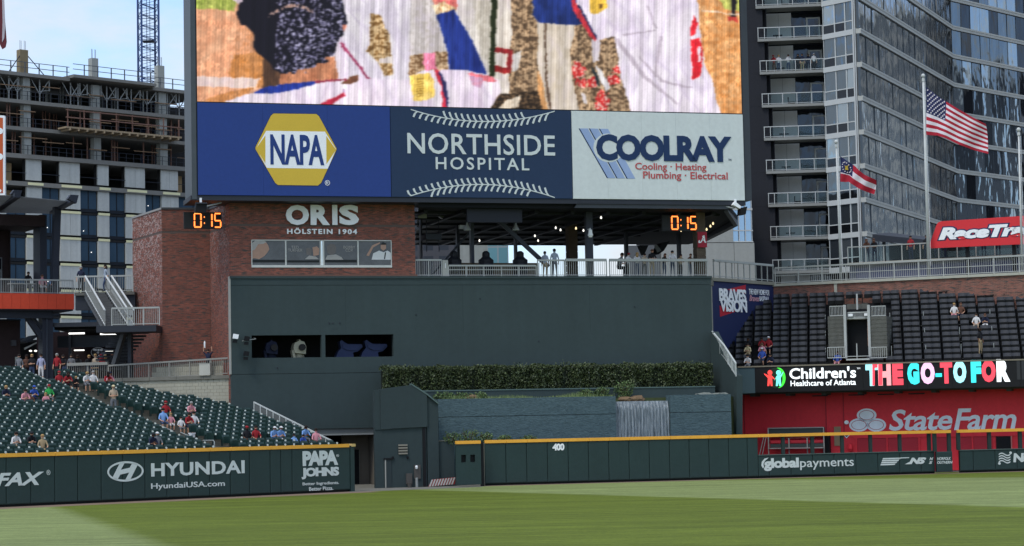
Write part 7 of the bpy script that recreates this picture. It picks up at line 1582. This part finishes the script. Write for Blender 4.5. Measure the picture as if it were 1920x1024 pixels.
# podium
PO = Pl((1175, 450, 196), (1465, 450, 199))
t = T('podium_building', 'pale concrete panel building with a tall window between the deck and the tower', 'building', PO, 1175, 500, z=0)
X = lambda p, y=450: t.L(p, y)[0]; Z = lambda y, p=1390: t.L(p, y)[1]
pj = [X(1240), X(1376)]; jz = Z(455)
pcm = M('podium panel', srgb(158, 158, 150), .85, .10, .3, dirt=.1); zt_ = Z(340)
wx0, wx1 = X(1375), X(1413); wz0, wz1 = Z(452), Z(392)
t.part('concrete_panel', MB().box(X(1178), pj[0] - .03, .3, .8, 0, Z(459)), M('podium shade panel', srgb(96, 98, 98), .85))  # left panel is a darker grey than the rest
t.part('concrete_panel', MB().box(pj[0], wx0 - .003, 0, .5, jz + .03, zt_), pcm); t.part('concrete_panel', MB().box(pj[0], pj[1] - .02, 0, .5, 0, jz - .03), pcm); t.part('concrete_panel', MB().box(pj[1] + .02, X(1414), 0, .5, 0, jz - .03), pcm)
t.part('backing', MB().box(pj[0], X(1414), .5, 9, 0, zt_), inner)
w = t.part('window', MB().box(wx0, wx1, .31, .4, wz0 - .1, zt_), wfr)
for za_, zb_ in ((wz0 - .1, wz0), (wz1 - .1, wz1 + .1), ((wz0 * 2 + wz1) / 3 - .05, (wz0 * 2 + wz1) / 3 + .05)): t.part('rail', MB().box(wx0, wx1, .12, .215, za_, zb_), wfr, parent=w)
sk = glassmat('sky reflecting glass', srgb(150, 178, 205), .05)
for i in range(3):
    a = wx0 + i * .62; t.part('mullion', MB().box(a - .04, a + .04, .1, .118, wz0 - .1, zt_), wfr, parent=w); t.part('pane', MB().box(a + .04, a + .58, .22, .26, wz0, zt_), sk, parent=w)
t.part('concrete_panel', MB().box(wx0, X(1414), .003, .5, jz + .03, wz0 - .103), pcm)
# small canopy at the tower foot, seen over the terrace
q = T('entrance_canopy', 'dark flat canopy at the foot of the glass tower behind the terrace rail', 'canopy', RB.off(-14), 1640, 480, z=ZR)
x0_, z0_ = q.L(1636, 452); x1_, z1_ = q.L(1775, 464); q.part('roof', MB().hexa([(x0_, 0, z0_), (x1_, 0, z1_), (x1_, 0, z1_ + .4), (x0_, 0, z0_ + .5), (x0_, 4, z0_ + .4), (x1_, 4, z1_ + .4), (x1_, 4, z1_ + .8), (x0_, 4, z0_ + .9)]), dsteel)
for p in (1650, 1700, 1765): x, z = q.L(p, 470); q.part('post', MB().box(x - .1, x + .1, 1, 1.2, 0, z0_), dsteel)
q.part('back_wall', MB().box(x0_, x1_ + 8, 4.2, 4.5, 0, z0_), M('foot glass', srgb(50, 60, 66), .2, .4, 1, spec=.6))
# distant blocks behind the deck, and ones only the tower's glass sees
def winmat(name, wall, glass, sx=3.0, sz=3.3, frame=.55):
    m = bpy.data.materials.new(name); m.use_nodes = True; n = m.node_tree.nodes; l = m.node_tree.links.new; b = n['Principled BSDF']; b.inputs['Roughness'].default_value = .6
    tcn = n.new('ShaderNodeTexCoord'); sx_ = n.new('ShaderNodeSeparateXYZ'); l(tcn.outputs['Object'], sx_.inputs[0]); ad = n.new('ShaderNodeMath'); ad.operation = 'ADD'; l(sx_.outputs[0], ad.inputs[0]); l(sx_.outputs[1], ad.inputs[1])
    cb = n.new('ShaderNodeCombineXYZ'); l(ad.outputs[0], cb.inputs[0]); l(sx_.outputs[2], cb.inputs[1]); t_ = n.new('ShaderNodeTexBrick'); t_.offset = 0; t_.inputs['Scale'].default_value = 1; t_.inputs['Brick Width'].default_value = sx; t_.inputs['Row Height'].default_value = sz; t_.inputs['Mortar Size'].default_value = frame; t_.inputs['Mortar Smooth'].default_value = 0
    t_.inputs['Color1'].default_value = (*glass, 1); t_.inputs['Color2'].default_value = (*[g * 1.6 for g in glass], 1); t_.inputs['Mortar'].default_value = (*wall, 1); l(cb.outputs[0], t_.inputs['Vector']); l(t_.outputs['Color'], b.inputs['Base Color']); return m
def block(px, Y, w, d, h, lb, m, rz=0, P=None):
    P = P or Vector((at(px, 500, Y).x, Y, 0)); q = link('distant_building', None, None, (P.x, P.y, 0), rz, lb, None, 'building')
    link('walls', MB().box(-w / 2, w / 2, 0, d, 0, h).mesh('walls', m), q); link('parapet', MB().box(-w / 2 - .2, w / 2 + .2, -.2, d + .2, h + .003, h + .8).mesh('parapet', bandm2), q); link('plant_room', MB().box(-w / 4, w / 4, d * .3, d * .7, h + .8, h + 4).mesh('plant_room', lp), q)
wmA = winmat('office facade pale', srgb(170, 168, 160), srgb(70, 82, 92)); wmB = winmat('office facade dark', srgb(66, 66, 70), srgb(34, 40, 48), 2.2, 3.4, .4); wmC = winmat('turquoise glass', srgb(150, 160, 160), srgb(96, 140, 146), 1.6, 30, .12)
block(892, 330, 9.5, 10, 60, 'pale concrete building seen through the deck, left one', cg); block(934, 326, 3.2, 8, 60, 'turquoise glass building edge seen through the deck', wmC); block(818, 300, 6, 8, 60, 'dark windowed building edge seen through the deck ladder', wmB)
block(0, 0, 26, 26, 62, 'pale gridded office building reflected in the tower glass', wmA, -.6, Vector((108, 292, 0))); block(0, 0, 30, 24, 58, 'dark office building reflected in the tower glass', wmB, -1.1, Vector((172, 262, 0))); block(0, 0, 20, 24, 48, 'pale lower office block reflected in the tower glass', wmA, -.9, Vector((148, 330, 0)))
# ================================================================ people
SK = M('skin', srgb(196, 150, 122), .6, .06); SKD = M('brown skin', srgb(112, 76, 56), .6, .06)
def cl(name, r, g, b): return M(name, srgb(r, g, b), .85, .14, 5)
C_ = dict(white=cl('white cloth', 208, 206, 204), red=cl('red cloth', 148, 36, 42), navy=cl('navy cloth', 32, 38, 60), black=cl('black cloth', 28, 28, 32), blue=cl('light blue cloth', 120, 158, 208), royal=cl('royal blue cloth', 58, 88, 168), green=cl('green cloth', 52, 158, 76), pink=cl('pink cloth', 206, 140, 148), beige=cl('beige cloth', 172, 154, 132), grey=cl('grey cloth', 108, 110, 114), lav=cl('lavender cloth', 160, 162, 186), brown=cl('brown cloth', 96, 66, 52), tan=cl('tan cloth', 160, 140, 108), denim=cl('denim', 58, 72, 98), check=cl('pale check cloth', 150, 160, 172), straw=cl('straw', 206, 190, 150), blond=cl('blond hair', 168, 136, 88), dark=cl('dark hair', 36, 28, 24), greyh=cl('grey hair', 150, 148, 144), shoe=cl('shoe', 60, 58, 58))
def joints(pose):
    J = dict(pel=(0, 0, .95), spi=(0, 0, 1.15), che=(0, 0, 1.36), nek=(0, 0, 1.51), hd0=(0, -.015, 1.60), hd1=(0, -.02, 1.68))
    for s, k in ((1, 'r'), (-1, 'l')):
        J.update({k + 'sh': (s * .17, 0, 1.42), k + 'el': (s * .25, .03, 1.15), k + 'wr': (s * .25, -.06, .92), k + 'ha': (s * .25, -.08, .84), k + 'hi': (s * .09, 0, .92), k + 'kn': (s * .11, -.02, .50), k + 'an': (s * .12, .02, .09), k + 'to': (s * .13, -.13, .04)})
    if pose == 'walk': J.update(rkn=(.1, -.16, .54), ran=(.1, -.12, .12), rto=(.1, -.27, .1), lkn=(-.1, .04, .5), lan=(-.1, .22, .14), lto=(-.1, .12, .05), rel=(.24, .12, 1.17), rwr=(.23, .02, .95), rha=(.23, -.03, .88), lel=(-.24, -.02, 1.15), lwr=(-.22, -.2, 1.0), lha=(-.21, -.26, .96))
    if pose == 'lean':
        for s, k in ((1, 'r'), (-1, 'l')): J.update({k + 'el': (s * .25, -.16, 1.16), k + 'wr': (s * .12, -.36, 1.12), k + 'ha': (s * .05, -.42, 1.13)})
        J.update(che=(0, -.06, 1.33), nek=(0, -.1, 1.47), hd0=(0, -.14, 1.55), hd1=(0, -.16, 1.63), rsh=(.17, -.06, 1.39), lsh=(-.17, -.06, 1.39))
    if pose == 'cross': J.update(rel=(.24, -.04, 1.16), rwr=(.05, -.2, 1.18), rha=(-.04, -.21, 1.2), lel=(-.24, -.04, 1.16), lwr=(-.05, -.22, 1.14), lha=(.04, -.23, 1.16))
    if pose == 'up':
        for s, k in ((1, 'r'), (-1, 'l')): J.update({k + 'el': (s * .32, -.04, 1.55), k + 'wr': (s * .30, -.08, 1.8), k + 'ha': (s * .29, -.08, 1.89)})
    if pose in ('sit', 'sitb'):
        J = {k: (x, y + .1, z - .42) for k, (x, y, z) in J.items()}
        for s, k in ((1, 'r'), (-1, 'l')):
            J.update({k + 'hi': (s * .10, .08, .52), k + 'kn': (s * .14, -.34, .52), k + 'an': (s * .13, -.30, .09), k + 'to': (s * .14, -.45, .04), k + 'el': (s * .27, .0, .74), k + 'wr': (s * .17, -.22, .62), k + 'ha': (s * .12, -.28, .60)})
        if pose == 'sitb':
            J.update(che=(0, .0, .90), nek=(0, -.06, 1.04), hd0=(0, -.1, 1.12), hd1=(0, -.13, 1.2), rsh=(.17, -.02, .96), lsh=(-.17, -.02, .96), rel=(.24, -.18, .7), lel=(-.24, -.18, .7), rwr=(.08, -.34, .72), lwr=(-.08, -.34, .72), rha=(.02, -.38, .76), lha=(-.02, -.38, .76))
    return J
RAD = dict(pel=.135, spi=.125, che=.145, nek=.055, hd0=.08, hd1=.095, sh=.065, el=.045, wr=.03, ha=.036, hi=.1, kn=.062, an=.042, to=.04)
def body_mesh(pose):
    J = joints(pose); names = list(J); ix = {n: i for i, n in enumerate(names)}
    E = [('pel', 'spi', 1), ('spi', 'che', 1), ('che', 'nek', 1), ('nek', 'hd0', 0), ('hd0', 'hd1', 0)]
    for k in 'rl': E += [('che', k + 'sh', 1), (k + 'sh', k + 'el', 1), (k + 'el', k + 'wr', 0), (k + 'wr', k + 'ha', 0), ('pel', k + 'hi', 2), (k + 'hi', k + 'kn', 2), (k + 'kn', k + 'an', 3), (k + 'an', k + 'to', 4)]
    me = bpy.data.meshes.new('person_body'); me.from_pydata([J[n] for n in names], [(ix[a], ix[b]) for a, b, _ in E], [])
    o = bpy.data.objects.new('tmpbody', me); COL.objects.link(o); m = o.modifiers.new('s', 'SKIN'); m.use_smooth_shade = True
    sk = me.skin_vertices[0].data
    for n in names: r = RAD.get(n) or RAD[n[1:]]; sk[ix[n]].radius = (r * (1.12 if n in ('che', 'pel', 'spi') else 1), r * (.8 if n in ('che', 'pel', 'spi') else 1)); sk[ix[n]].use_root = (n == 'pel')
    sub = o.modifiers.new('b', 'SUBSURF'); sub.levels = 1; sub.render_levels = 1
    dg = bpy.context.evaluated_depsgraph_get(); out_ = bpy.data.meshes.new_from_object(o.evaluated_get(dg)); bpy.data.objects.remove(o)
    segs = [(Vector(J[a]), Vector(J[b]), k) for a, b, k in E]
    vs_ = [tuple(v.co) for v in out_.vertices]; fs_ = [tuple(p.vertices) for p in out_.polygons]; mi = []
    for p in out_.polygons:
        c = p.center; best = (9, 0)
        for a, b, k in segs:
            ab = b - a; f_ = max(0, min(1, (c - a).dot(ab) / ab.length_squared)); d = (c - (a + ab * f_)).length - (.06 if k in (1, 2) else 0)
            if d < best[0]: best = (d, k)
        mi.append(best[1])
    mb = MB(); mb.v = vs_; mb.f = fs_; mb.m = mi
    for k in 'rl':     # palm fingers and thumb, each its own tapered chain rooted in the palm
        w = Vector(J[k + 'wr']); h = Vector(J[k + 'ha']); d = (h - w).normalized(); s = d.cross(Vector((0, 1, 0)) if abs(d.y) < .8 else Vector((0, 0, 1))).normalized(); q = s.cross(d)
        for i, ln in enumerate((.06, .075, .07, .055)):
            b0 = h + s * (.024 - .016 * i); mb.tube([b0, b0 + d * ln * .55, b0 + d * ln * .9 + q * ln * .35], .0095, 5, r1=.007, k=0)
        b0 = w + d * .03 + s * .02; mb.tube([b0, b0 + d * .03 + s * .03, b0 + d * .065 + s * .035], .011, 5, r1=.008, k=0)
    hd = Vector(J['hd1']); b0 = hd + Vector((0, -.095, -.045))      # nose, ears, mouth
    mb.add([b0 + Vector((-.016, .01, -.012)), b0 + Vector((.016, .01, -.012)), b0 + Vector((0, -.022, -.012)), b0 + Vector((0, .008, .035))], [(0, 1, 2), (0, 2, 3), (1, 3, 2)], 0)
    for s in (1, -1): mb.box(hd.x + s * .085 - .01, hd.x + s * .085 + .01, hd.y - .0, hd.y + .03, hd.z - .07, hd.z - .01, 0)
    return mb.mesh('person_body', [SK, C_['white'], C_['navy'], SK, C_['shoe']], True), hd
BODY = {}
def dome(r, z0, back=0): return [(r * math.cos(a), z0 + r * .95 * math.sin(a)) for a in (0, .35, .7, 1.05, 1.35, 1.5)]
capm = MB().lathe([(.101, -.01)] + dome(.103, 0), 12); capm.hexa([(-.07, -.19, -.01), (.07, -.19, -.01), (.07, -.19, .005), (-.07, -.19, .005), (-.09, -.06, .01), (.09, -.06, .01), (.09, -.06, .03), (-.09, -.06, .03)])
hairm = MB(); hairm.lathe([(.100, -.005)] + dome(.108, 0), 12, (0, .012, 0)); hairm.lathe([(.06, -.09), (.09, -.05), (.095, 0)], 10, (0, .03, 0))
longm = MB(); longm.lathe([(.100, -.005)] + dome(.11, 0), 12, (0, .012, 0)); longm.lathe([(.07, -.24), (.1, -.15), (.1, 0)], 10, (0, .045, 0))
hatm = MB().lathe([(.2, -.02), (.2, -.005), (.11, .005), (.105, .06), (.08, .11), (.02, .12)], 14)
bpy_hats = {'cap': capm.mesh('cap', C_['white'], True), 'hair': hairm.mesh('hair', C_['dark'], True), 'long': longm.mesh('hair', C_['dark'], True), 'hat': hatm.mesh('hat', C_['straw'], True)}
facem = MB().box(-.042, -.022, -.003, .004, .0, .012).box(.022, .042, -.003, .004, .0, .012).box(-.022, .022, -.001, .004, -.066, -.06).mesh('face_features', C_['dark'])
def person(P, pose, shirt, pants, head, lb, rot=0.0, skin=0, legs='skin', hc='dark', s=1.0, grp=None, base=0.0):
    if pose not in BODY: BODY[pose] = body_mesh(pose)
    me, hd = BODY[pose]; sm_ = SKD if skin else SK
    root = link('person', None, None, P, base + rot, lb, None, 'person', grp); root.scale = (s, s, s)
    o = link('body', me, root)
    for i, m in enumerate((sm_, C_[shirt], C_[pants], C_[pants] if legs == 'long' else sm_, C_['shoe'])):
        o.material_slots[i].link = 'OBJECT'; o.material_slots[i].material = m
    hm = bpy_hats[head]; h = link('cap' if head == 'cap' else 'hat' if head == 'hat' else 'hair', hm, root, hd + Vector((0, 0, .008))); h.material_slots[0].link = 'OBJECT'; h.material_slots[0].material = C_[hc]
    if head in ('cap', 'hat'): hh = link('hair', bpy_hats['hair'], root, hd - Vector((0, 0, .012)))
    if head in ('cap', 'hat'): hh.scale = (.97, .97, .6)
    f = link('face_features', facem, root, (hd.x, hd.y - .098, hd.z - .015))
    return root
def sit_l(px, py, *a, **k):
    Q = on_slope(px, py + 17); d = -(Q.xy - PFL.o).dot(PFL.n) - 1.2; i = max(0, min(LN - 1, int(d / LT))); u = (Q.xy - PFL.o).dot(PFL.u)
    P = PFL.pos(u, LZ0 + i * LR, -1.2 - i * LT - .42)
    global LSEATS
    LSEATS = [q for q in LSEATS if (q[1] - P).length > .36 or q[0] != i]
    return person(P, k.pop('pose', 'sit'), *a, base=PFL.rot - .25, **k)
for px, py, sh, pt_, hd_, hc, lb in (
    (13, 745, 'navy', 'denim', 'hair', 'blond', 'blond seated spectator in navy, leftmost of the row halfway up the green stand'), (41, 747, 'pink', 'grey', 'hair', 'dark', 'seated spectator in pink in the row halfway up the green stand'),
    (56, 749, 'brown', 'black', 'hair', 'dark', 'small dark dressed child seated between the pink and blue spectators'), (69, 746, 'royal', 'navy', 'cap', 'royal', 'seated spectator in royal blue in the row halfway up the green stand'),
    (83, 748, 'pink', 'white', 'long', 'blond', 'child with long fair hair seated between the blue and green spectators'), (99, 746, 'green', 'grey', 'cap', 'red', 'seated spectator in bright green shirt and red cap'),
    (36, 838, 'white', 'tan', 'hair', 'dark', 'spectator in white at the lowest row, far left above the fence'), (63, 836, 'black', 'denim', 'cap', 'black', 'spectator in black in the lowest row, second from the left'), (78, 840, 'tan', 'tan', 'hair', 'blond', 'fair haired spectator in tan in the lowest row, third from the left'),
    (115, 718, 'red', 'denim', 'cap', 'red', 'spectator in red with red cap high beside the top aisle rail'), (129, 717, 'red', 'black', 'long', 'dark', 'long haired spectator in red next to the red capped one'), (146, 718, 'black', 'black', 'hair', 'blond', 'small dark dressed child between the red and white spectators'),
    (163, 716, 'white', 'grey', 'hair', 'blond', 'seated spectator in white, left one of the two below the bar counter'), (178, 717, 'white', 'tan', 'hair', 'greyh', 'seated spectator in white, right one of the two below the bar counter'), (203, 716, 'red', 'black', 'long', 'dark', 'long haired seated spectator in red below the ramp railing'), (211, 718, 'pink', 'white', 'cap', 'navy', 'seated spectator in pale red with navy cap below the ramp railing'),
    (318, 777, 'red', 'navy', 'cap', 'red', 'spectator in red cap and shirt one row behind the light blue man'), (360, 774, 'pink', 'grey', 'hair', 'greyh', 'grey haired spectator in pale pink sitting alone above the red one'), (312, 791, 'blue', 'denim', 'hair', 'dark', 'man in light blue seated at the aisle rail'), (327, 791, 'pink', 'white', 'long', 'blond', 'small child in pink next to the light blue man'),
    (340, 795, 'white', 'grey', 'hair', 'dark', 'spectator in white between the small child and the red one'), (357, 796, 'red', 'navy', 'hair', 'dark', 'spectator in bright red at the right of the aisle group'), (372, 798, 'white', 'denim', 'hair', 'dark', 'spectator in white at the right end of the aisle group'),
    (280, 832, 'navy', 'black', 'cap', 'black', 'spectator in navy in the lowest row under the aisle rails'), (292, 833, 'grey', 'white', 'cap', 'white', 'spectator with white cap beside the navy one in the lowest row'),
    (470, 825, 'black', 'black', 'cap', 'red', 'spectator in black with red cap in the lowest row'), (488, 825, 'red', 'black', 'hair', 'dark', 'spectator in red in the lowest row, right of the red cap'), (519, 823, 'blue', 'navy', 'cap', 'white', 'light blue spectator with white cap, leftmost of the blue group'), (534, 824, 'blue', 'white', 'cap', 'white', 'light blue spectator with white cap, second of the blue group'),
    (549, 826, 'blue', 'navy', 'hair', 'dark', 'bareheaded child in light blue, third of the blue group'), (566, 826, 'royal', 'white', 'hair', 'dark', 'dark haired child in royal blue left of the tall one'), (577, 821, 'blue', 'grey', 'hair', 'dark', 'tallest light blue spectator near the tunnel railing'), (589, 824, 'pink', 'navy', 'hair', 'dark', 'rightmost spectator of the lowest row by the tunnel railing')):
    sit_l(px, py, sh, pt_, hd_, lb, hc=hc, s=.95 if 'child' not in lb else .75, skin=1 if px in (470, 549, 577, 589, 280, 203) else 0, pose=random.choice(['sit', 'sitb']))
Q = on_slope(213, 783); person((Q.x, Q.y, Q.z + .05), 'cross', 'beige', 'grey', 'cap', 'man in beige shirt and cap standing in the aisle of the green stand', base=.3, hc='straw')
def stand_at(px, z, pl, d, *a, py=690, **k):
    p = pl.off(d); u, _ = p.uz(px, py); return person(p.pos(u, z), *a, base=pl.rot, **k)
CP_ = Pl((0, 700, 134), (230, 700, 134))
for px, d, pose, sh, pt_, hd_, hc, sk_, lb in (
    (36, 0, 'stand', 'grey', 'white', 'hair', 'dark', 0, 'person in grey standing left at the top of the aisle'), (50, -1, 'cross', 'brown', 'black', 'hair', 'dark', 1, 'dark dressed person between the grey and black ones on the concourse'), (60, -.3, 'cross', 'black', 'denim', 'hair', 'blond', 0, 'person in black left of the man in lavender'),
    (77, 0, 'stand', 'lav', 'white', 'hair', 'dark', 0, 'man in lavender shirt and white shorts by the steel column'), (107, .3, 'stand', 'red', 'black', 'hair', 'greyh', 0, 'grey haired person in red right of the steel column'),
    (121, -1, 'lean', 'black', 'denim', 'hair', 'dark', 0, 'person in black raising a drink at the left end of the counter'), (134, -1.5, 'cross', 'grey', 'black', 'long', 'dark', 0, 'long haired person in grey at the bar counter'), (147, -2, 'lean', 'black', 'black', 'hair', 'dark', 1, 'person in black leaning at the bar counter'),
    (166, -2.5, 'lean', 'black', 'navy', 'hair', 'blond', 0, 'fair haired person in black under the oval sign'), (179, -2, 'stand', 'beige', 'tan', 'hair', 'blond', 0, 'person in beige under the oval star sign'), (190, -2, 'cross', 'red', 'black', 'cap', 'red', 0, 'person in red cap at the right of the oval sign'), (199, -2.5, 'lean', 'grey', 'navy', 'long', 'blond', 0, 'fair long haired person near the right end of the counter'), (210, -1.5, 'lean', 'black', 'black', 'hair', 'brown', 0, 'person in black at the right end of the counter by the stairs')):
    stand_at(px, CZL - .06, CP_, d, pose, sh, pt_, hd_, lb, hc=hc, skin=sk_, rot=random.uniform(-.5, .5), legs='skin' if pt_ == 'white' else 'long')
p_ = person(BW.pos(BW.uz(382, 700)[0], CZL, -.6), 'up', 'navy', 'black', 'hair', 'person raising both arms behind the ramp railing', base=BW.rot, legs='long', s=.9)
ob = link('white_cup', MB().lathe([(.05, 0), (.06, .3), (.02, .42)], 8).mesh('white_cup', whitep), None, BW.pos(BW.uz(382, 700)[0] - .27, CZL + 1.68, -.67)); ob['label'] = 'white pennant shape held up in the left hand above the ramp'; ob['category'] = 'pennant'
UZ = t.z0 if False else None
def wz(px, py, Y): return at(px, py, Y).z
person((at(152, 549, 135.5).x, 135.5, wz(152, 549, 134)), 'stand', 'navy', 'black', 'hair', 'dark dressed man standing at the head of the steel stairs', hc='greyh', legs='long')
person((at(198, 549, 134.2).x, 134.2, wz(198, 549, 134.0) + .0), 'walk', 'check', 'denim', 'long', 'person in pale blue shirt starting down the steel stairs', rot=-1.1, hc='dark', legs='long')
for px, d, pose, sh, hd_, hc, lb, sk_ in ((52, -3.6, 'lean', 'black', 'hair', 'dark', 'dark dressed person standing behind the terrace table', 0), (70, -3.0, 'lean', 'red', 'long', 'dark', 'woman in red leaning on the terrace table', 0)):
    stand_at(px, LS.uz(70, 550.5)[1], LS, d, pose, sh, 'navy', hd_, lb, hc=hc, skin=sk_, py=520, legs='long')
for px, sh, hd_, hc, lb in ((80, 'pink', 'hair', 'brown', 'seated person in pink on the terrace left of the blue cap'), (101, 'blue', 'cap', 'royal', 'seated person in light blue with blue cap on the terrace')):
    q = stand_at(px, LS.uz(70, 550.5)[1], LS, -.9, 'sit', sh, 'white', hd_, lb, hc=hc, py=520)
    u, _ = LS.off(-.9).uz(px, 520); solo('patio_chair', 'dark terrace chair under the ' + ('pink' if px == 80 else 'light blue') + ' seated person', 'chair', LS.off(-.9), px, 548, MB().box(-.25, .25, -.2, .3, .38, .43).box(-.25, .25, .27, .3, .43, .85).box(-.25, -.2, -.2, -.15, 0, .38).box(.2, .25, -.2, -.15, 0, .38).box(-.25, -.2, .25, .3, 0, .38).box(.2, .25, .25, .3, 0, .38), black, z=LS.uz(70, 550.5)[1])
for px, d, pose, sh, hd_, hc, lb, sc, rt, sk_ in (
    (1022, -1.2, 'stand', 'check', 'hair', 'dark', 'shorter person in pale stripes standing against the light on the deck', .92, 2.6, 1), (1040, -1.0, 'stand', 'check', 'hair', 'dark', 'taller person in a pale checked shirt on the deck', 1.0, 3.0, 1),
    (1164, -1.4, 'sitb', 'grey', 'hair', 'dark', 'grey dressed person at the left end of the leaning group', 1.2, .5, 0), (1177, -1.0, 'lean', 'white', 'cap', 'red', 'person in white with red cap at the deck ledge', .88, .3, 0), (1194, -1.0, 'lean', 'white', 'long', 'blond', 'long fair haired person at the deck ledge', .9, 0, 0), (1208, -1.0, 'lean', 'beige', 'hair', 'dark', 'small person in beige left of the man in black', .86, 0, 0),
    (1222, -1.1, 'lean', 'black', 'hair', 'brown', 'large man in black leaning on the deck ledge', 1.02, 0, 0), (1245, -1.3, 'lean', 'black', 'long', 'brown', 'person in black right of the large man on the deck', .88, .4, 0), (1261, -.9, 'lean', 'white', 'cap', 'black', 'man in white shirt and dark cap at the deck ledge', .97, -.3, 0), (1276, -1.0, 'lean', 'tan', 'hair', 'dark', 'small person in tan bending at the deck ledge', .84, 0, 0), (1293, -1.0, 'lean', 'brown', 'hair', 'brown', 'person in brown beside the stone pier on the deck', .86, .4, 0)):
    stand_at(px, DZ, MAIN, d, pose, sh, random.choice(['navy', 'denim', 'tan', 'black']), hd_, lb, hc=hc, s=sc, rot=rt, skin=sk_, py=500, legs='long')
TB = BAL.off(-1.0)
for px, pose, sh, pt_, hd_, hc, lb in ((1451, 'lean', 'red', 'brown', 'cap', 'red', 'person in red leftmost on the crowded tower balcony'), (1460, 'lean', 'white', 'denim', 'hair', 'blond', 'person in white beside the red one on the tower balcony'), (1478, 'lean', 'white', 'denim', 'cap', 'black', 'person in white with dark cap on the tower balcony'), (1496, 'stand', 'black', 'black', 'long', 'dark', 'long haired person in black on the tower balcony'), (1504, 'stand', 'navy', 'tan', 'hair', 'dark', 'person in navy and tan trousers on the tower balcony'), (1516, 'lean', 'navy', 'navy', 'long', 'dark', 'person in all navy on the tower balcony'), (1526, 'stand', 'white', 'black', 'cap', 'white', 'person in white with white cap, rightmost on the tower balcony')):
    stand_at(px, lev[5] + .12, TB, 0, pose, sh, pt_, hd_, lb, hc=hc, py=110, legs='long', rot=random.uniform(-.4, .4))
zW = R2.uz(1700, 488)[1]
for px, pose, sh, hd_, hc, lb in ((1626, 'lean', 'brown', 'long', 'brown', 'brown haired person at the left end of the glass rail'), (1640, 'lean', 'black', 'long', 'brown', 'dark dressed person, second from the left at the glass rail'), (1708, 'stand', 'red', 'hair', 'dark', 'person in red standing alone behind the glass rail'), (1738, 'stand', 'black', 'hair', 'dark', 'dark dressed person just left of the tall flagpole'), (1757, 'stand', 'brown', 'hair', 'blond', 'person in brown just right of the tall flagpole'), (1769, 'stand', 'white', 'hair', 'dark', 'person in white below the red billboard, left one'), (1845, 'stand', 'grey', 'hair', 'brown', 'person in grey below the red billboard'), (1872, 'lean', 'pink', 'long', 'blond', 'person in pink below the red billboard'), (1906, 'stand', 'blue', 'cap', 'navy', 'person in light blue below the right end of the billboard')):
    stand_at(px, zW, R2, -.7, pose, sh, 'navy', hd_, lb, hc=hc, py=475, legs='long', s=.95)
def sit_r(px, py, *a, **k):
    global RSEATS
    Q = on_slope_r(px, py + 17); d = -(Q.xy - LED.o).dot(LED.n) - .6; i = max(0, min(RN - 1, int(d / RTd))); u = (Q.xy - LED.o).dot(LED.u)
    P = LED.pos(u, RZ0 + i * RR, -.6 - i * RTd - .35); P = LED.pos(u, RZ0 + i * RR, -.6 - i * RTd - .25); RSEATS = [q for q in RSEATS if (q[1] - P).length > .36 or q[0] != i]
    return person(P, k.pop('pose', 'sit'), *a, base=LED.rot, **k)
for px, py, sh, pt_, hd_, hc, lb, sk_ in ((1790, 578, 'white', 'pink', 'hair', 'blond', 'fair haired woman in white high in the black seats', 0), (1802, 582, 'brown', 'navy', 'hair', 'brown', 'dark dressed child beside the fair haired woman', 0), (1831, 601, 'white', 'beige', 'hair', 'dark', 'man in white shirt at the right in the black seats', 0), (1848, 602, 'navy', 'white', 'hair', 'brown', 'person in navy next to the man in white', 0),
    (1442, 641, 'red', 'navy', 'cap', 'white', 'spectator in red with white cap at the back of the left group', 0), (1429, 646, 'red', 'black', 'hair', 'dark', 'spectator in red left of the white cap', 1), (1403, 648, 'black', 'black', 'hair', 'dark', 'dark dressed spectator at the back left of the group', 1), (1402, 659, 'straw', 'tan', 'hair', 'dark', 'spectator in pale yellow at the left of the group', 0), (1429, 657, 'pink', 'grey', 'hair', 'brown', 'spectator in pink in the middle of the group', 0),
    (1428, 670, 'royal', 'denim', 'cap', 'white', 'spectator in blue with white cap in the front row', 0), (1446, 672, 'navy', 'black', 'hair', 'dark', 'dark dressed spectator right of the blue one in the front row', 0), (1403, 675, 'white', 'grey', 'hair', 'dark', 'spectator in white at the left end of the front row', 0), (1571, 668, 'royal', 'pink', 'long', 'dark', 'person in blue sitting by the entrance tunnel', 0)):
    sit_r(px, py, sh, pt_, hd_, lb, hc=hc, skin=sk_, s=.92, pose=random.choice(['sit', 'sitb']))
p2 = on_slope_r(1646, 664); person((p2.x, p2.y, p2.z), 'cross', 'navy', 'white', 'cap', 'usher in navy shirt and white trousers right of the entrance tunnel', hc='black', skin=1, s=.95, legs='long')
p2 = on_slope_r(1839, 672); person((p2.x, p2.y, p2.z + .2), 'stand', 'black', 'tan', 'hat', 'man in straw hat, black shirt and tan trousers standing in the black seats', rot=.8, skin=1, s=.97, legs='long')
# ---- and the seats themselves
rest = place_seats(LSEATS, gseat, PFL, GS, GLB)
if rest: joined(rest, gseat, 'stadium_seat', [sg, sgi, dotm], 'farther rows of empty folded green seats in the left stand', PFL)
rest = place_seats(RSEATS, bseat, LED, 'black stadium seats above the ribbon board', 'empty folded black stadium seat above the ribbon board')
if rest: joined(rest, bseat, 'stadium_seat', [sb, sbi, sb2], 'farther rows of empty black seats above the ribbon board', LED)
print('SEATS', len(LSEATS), len(RSEATS))
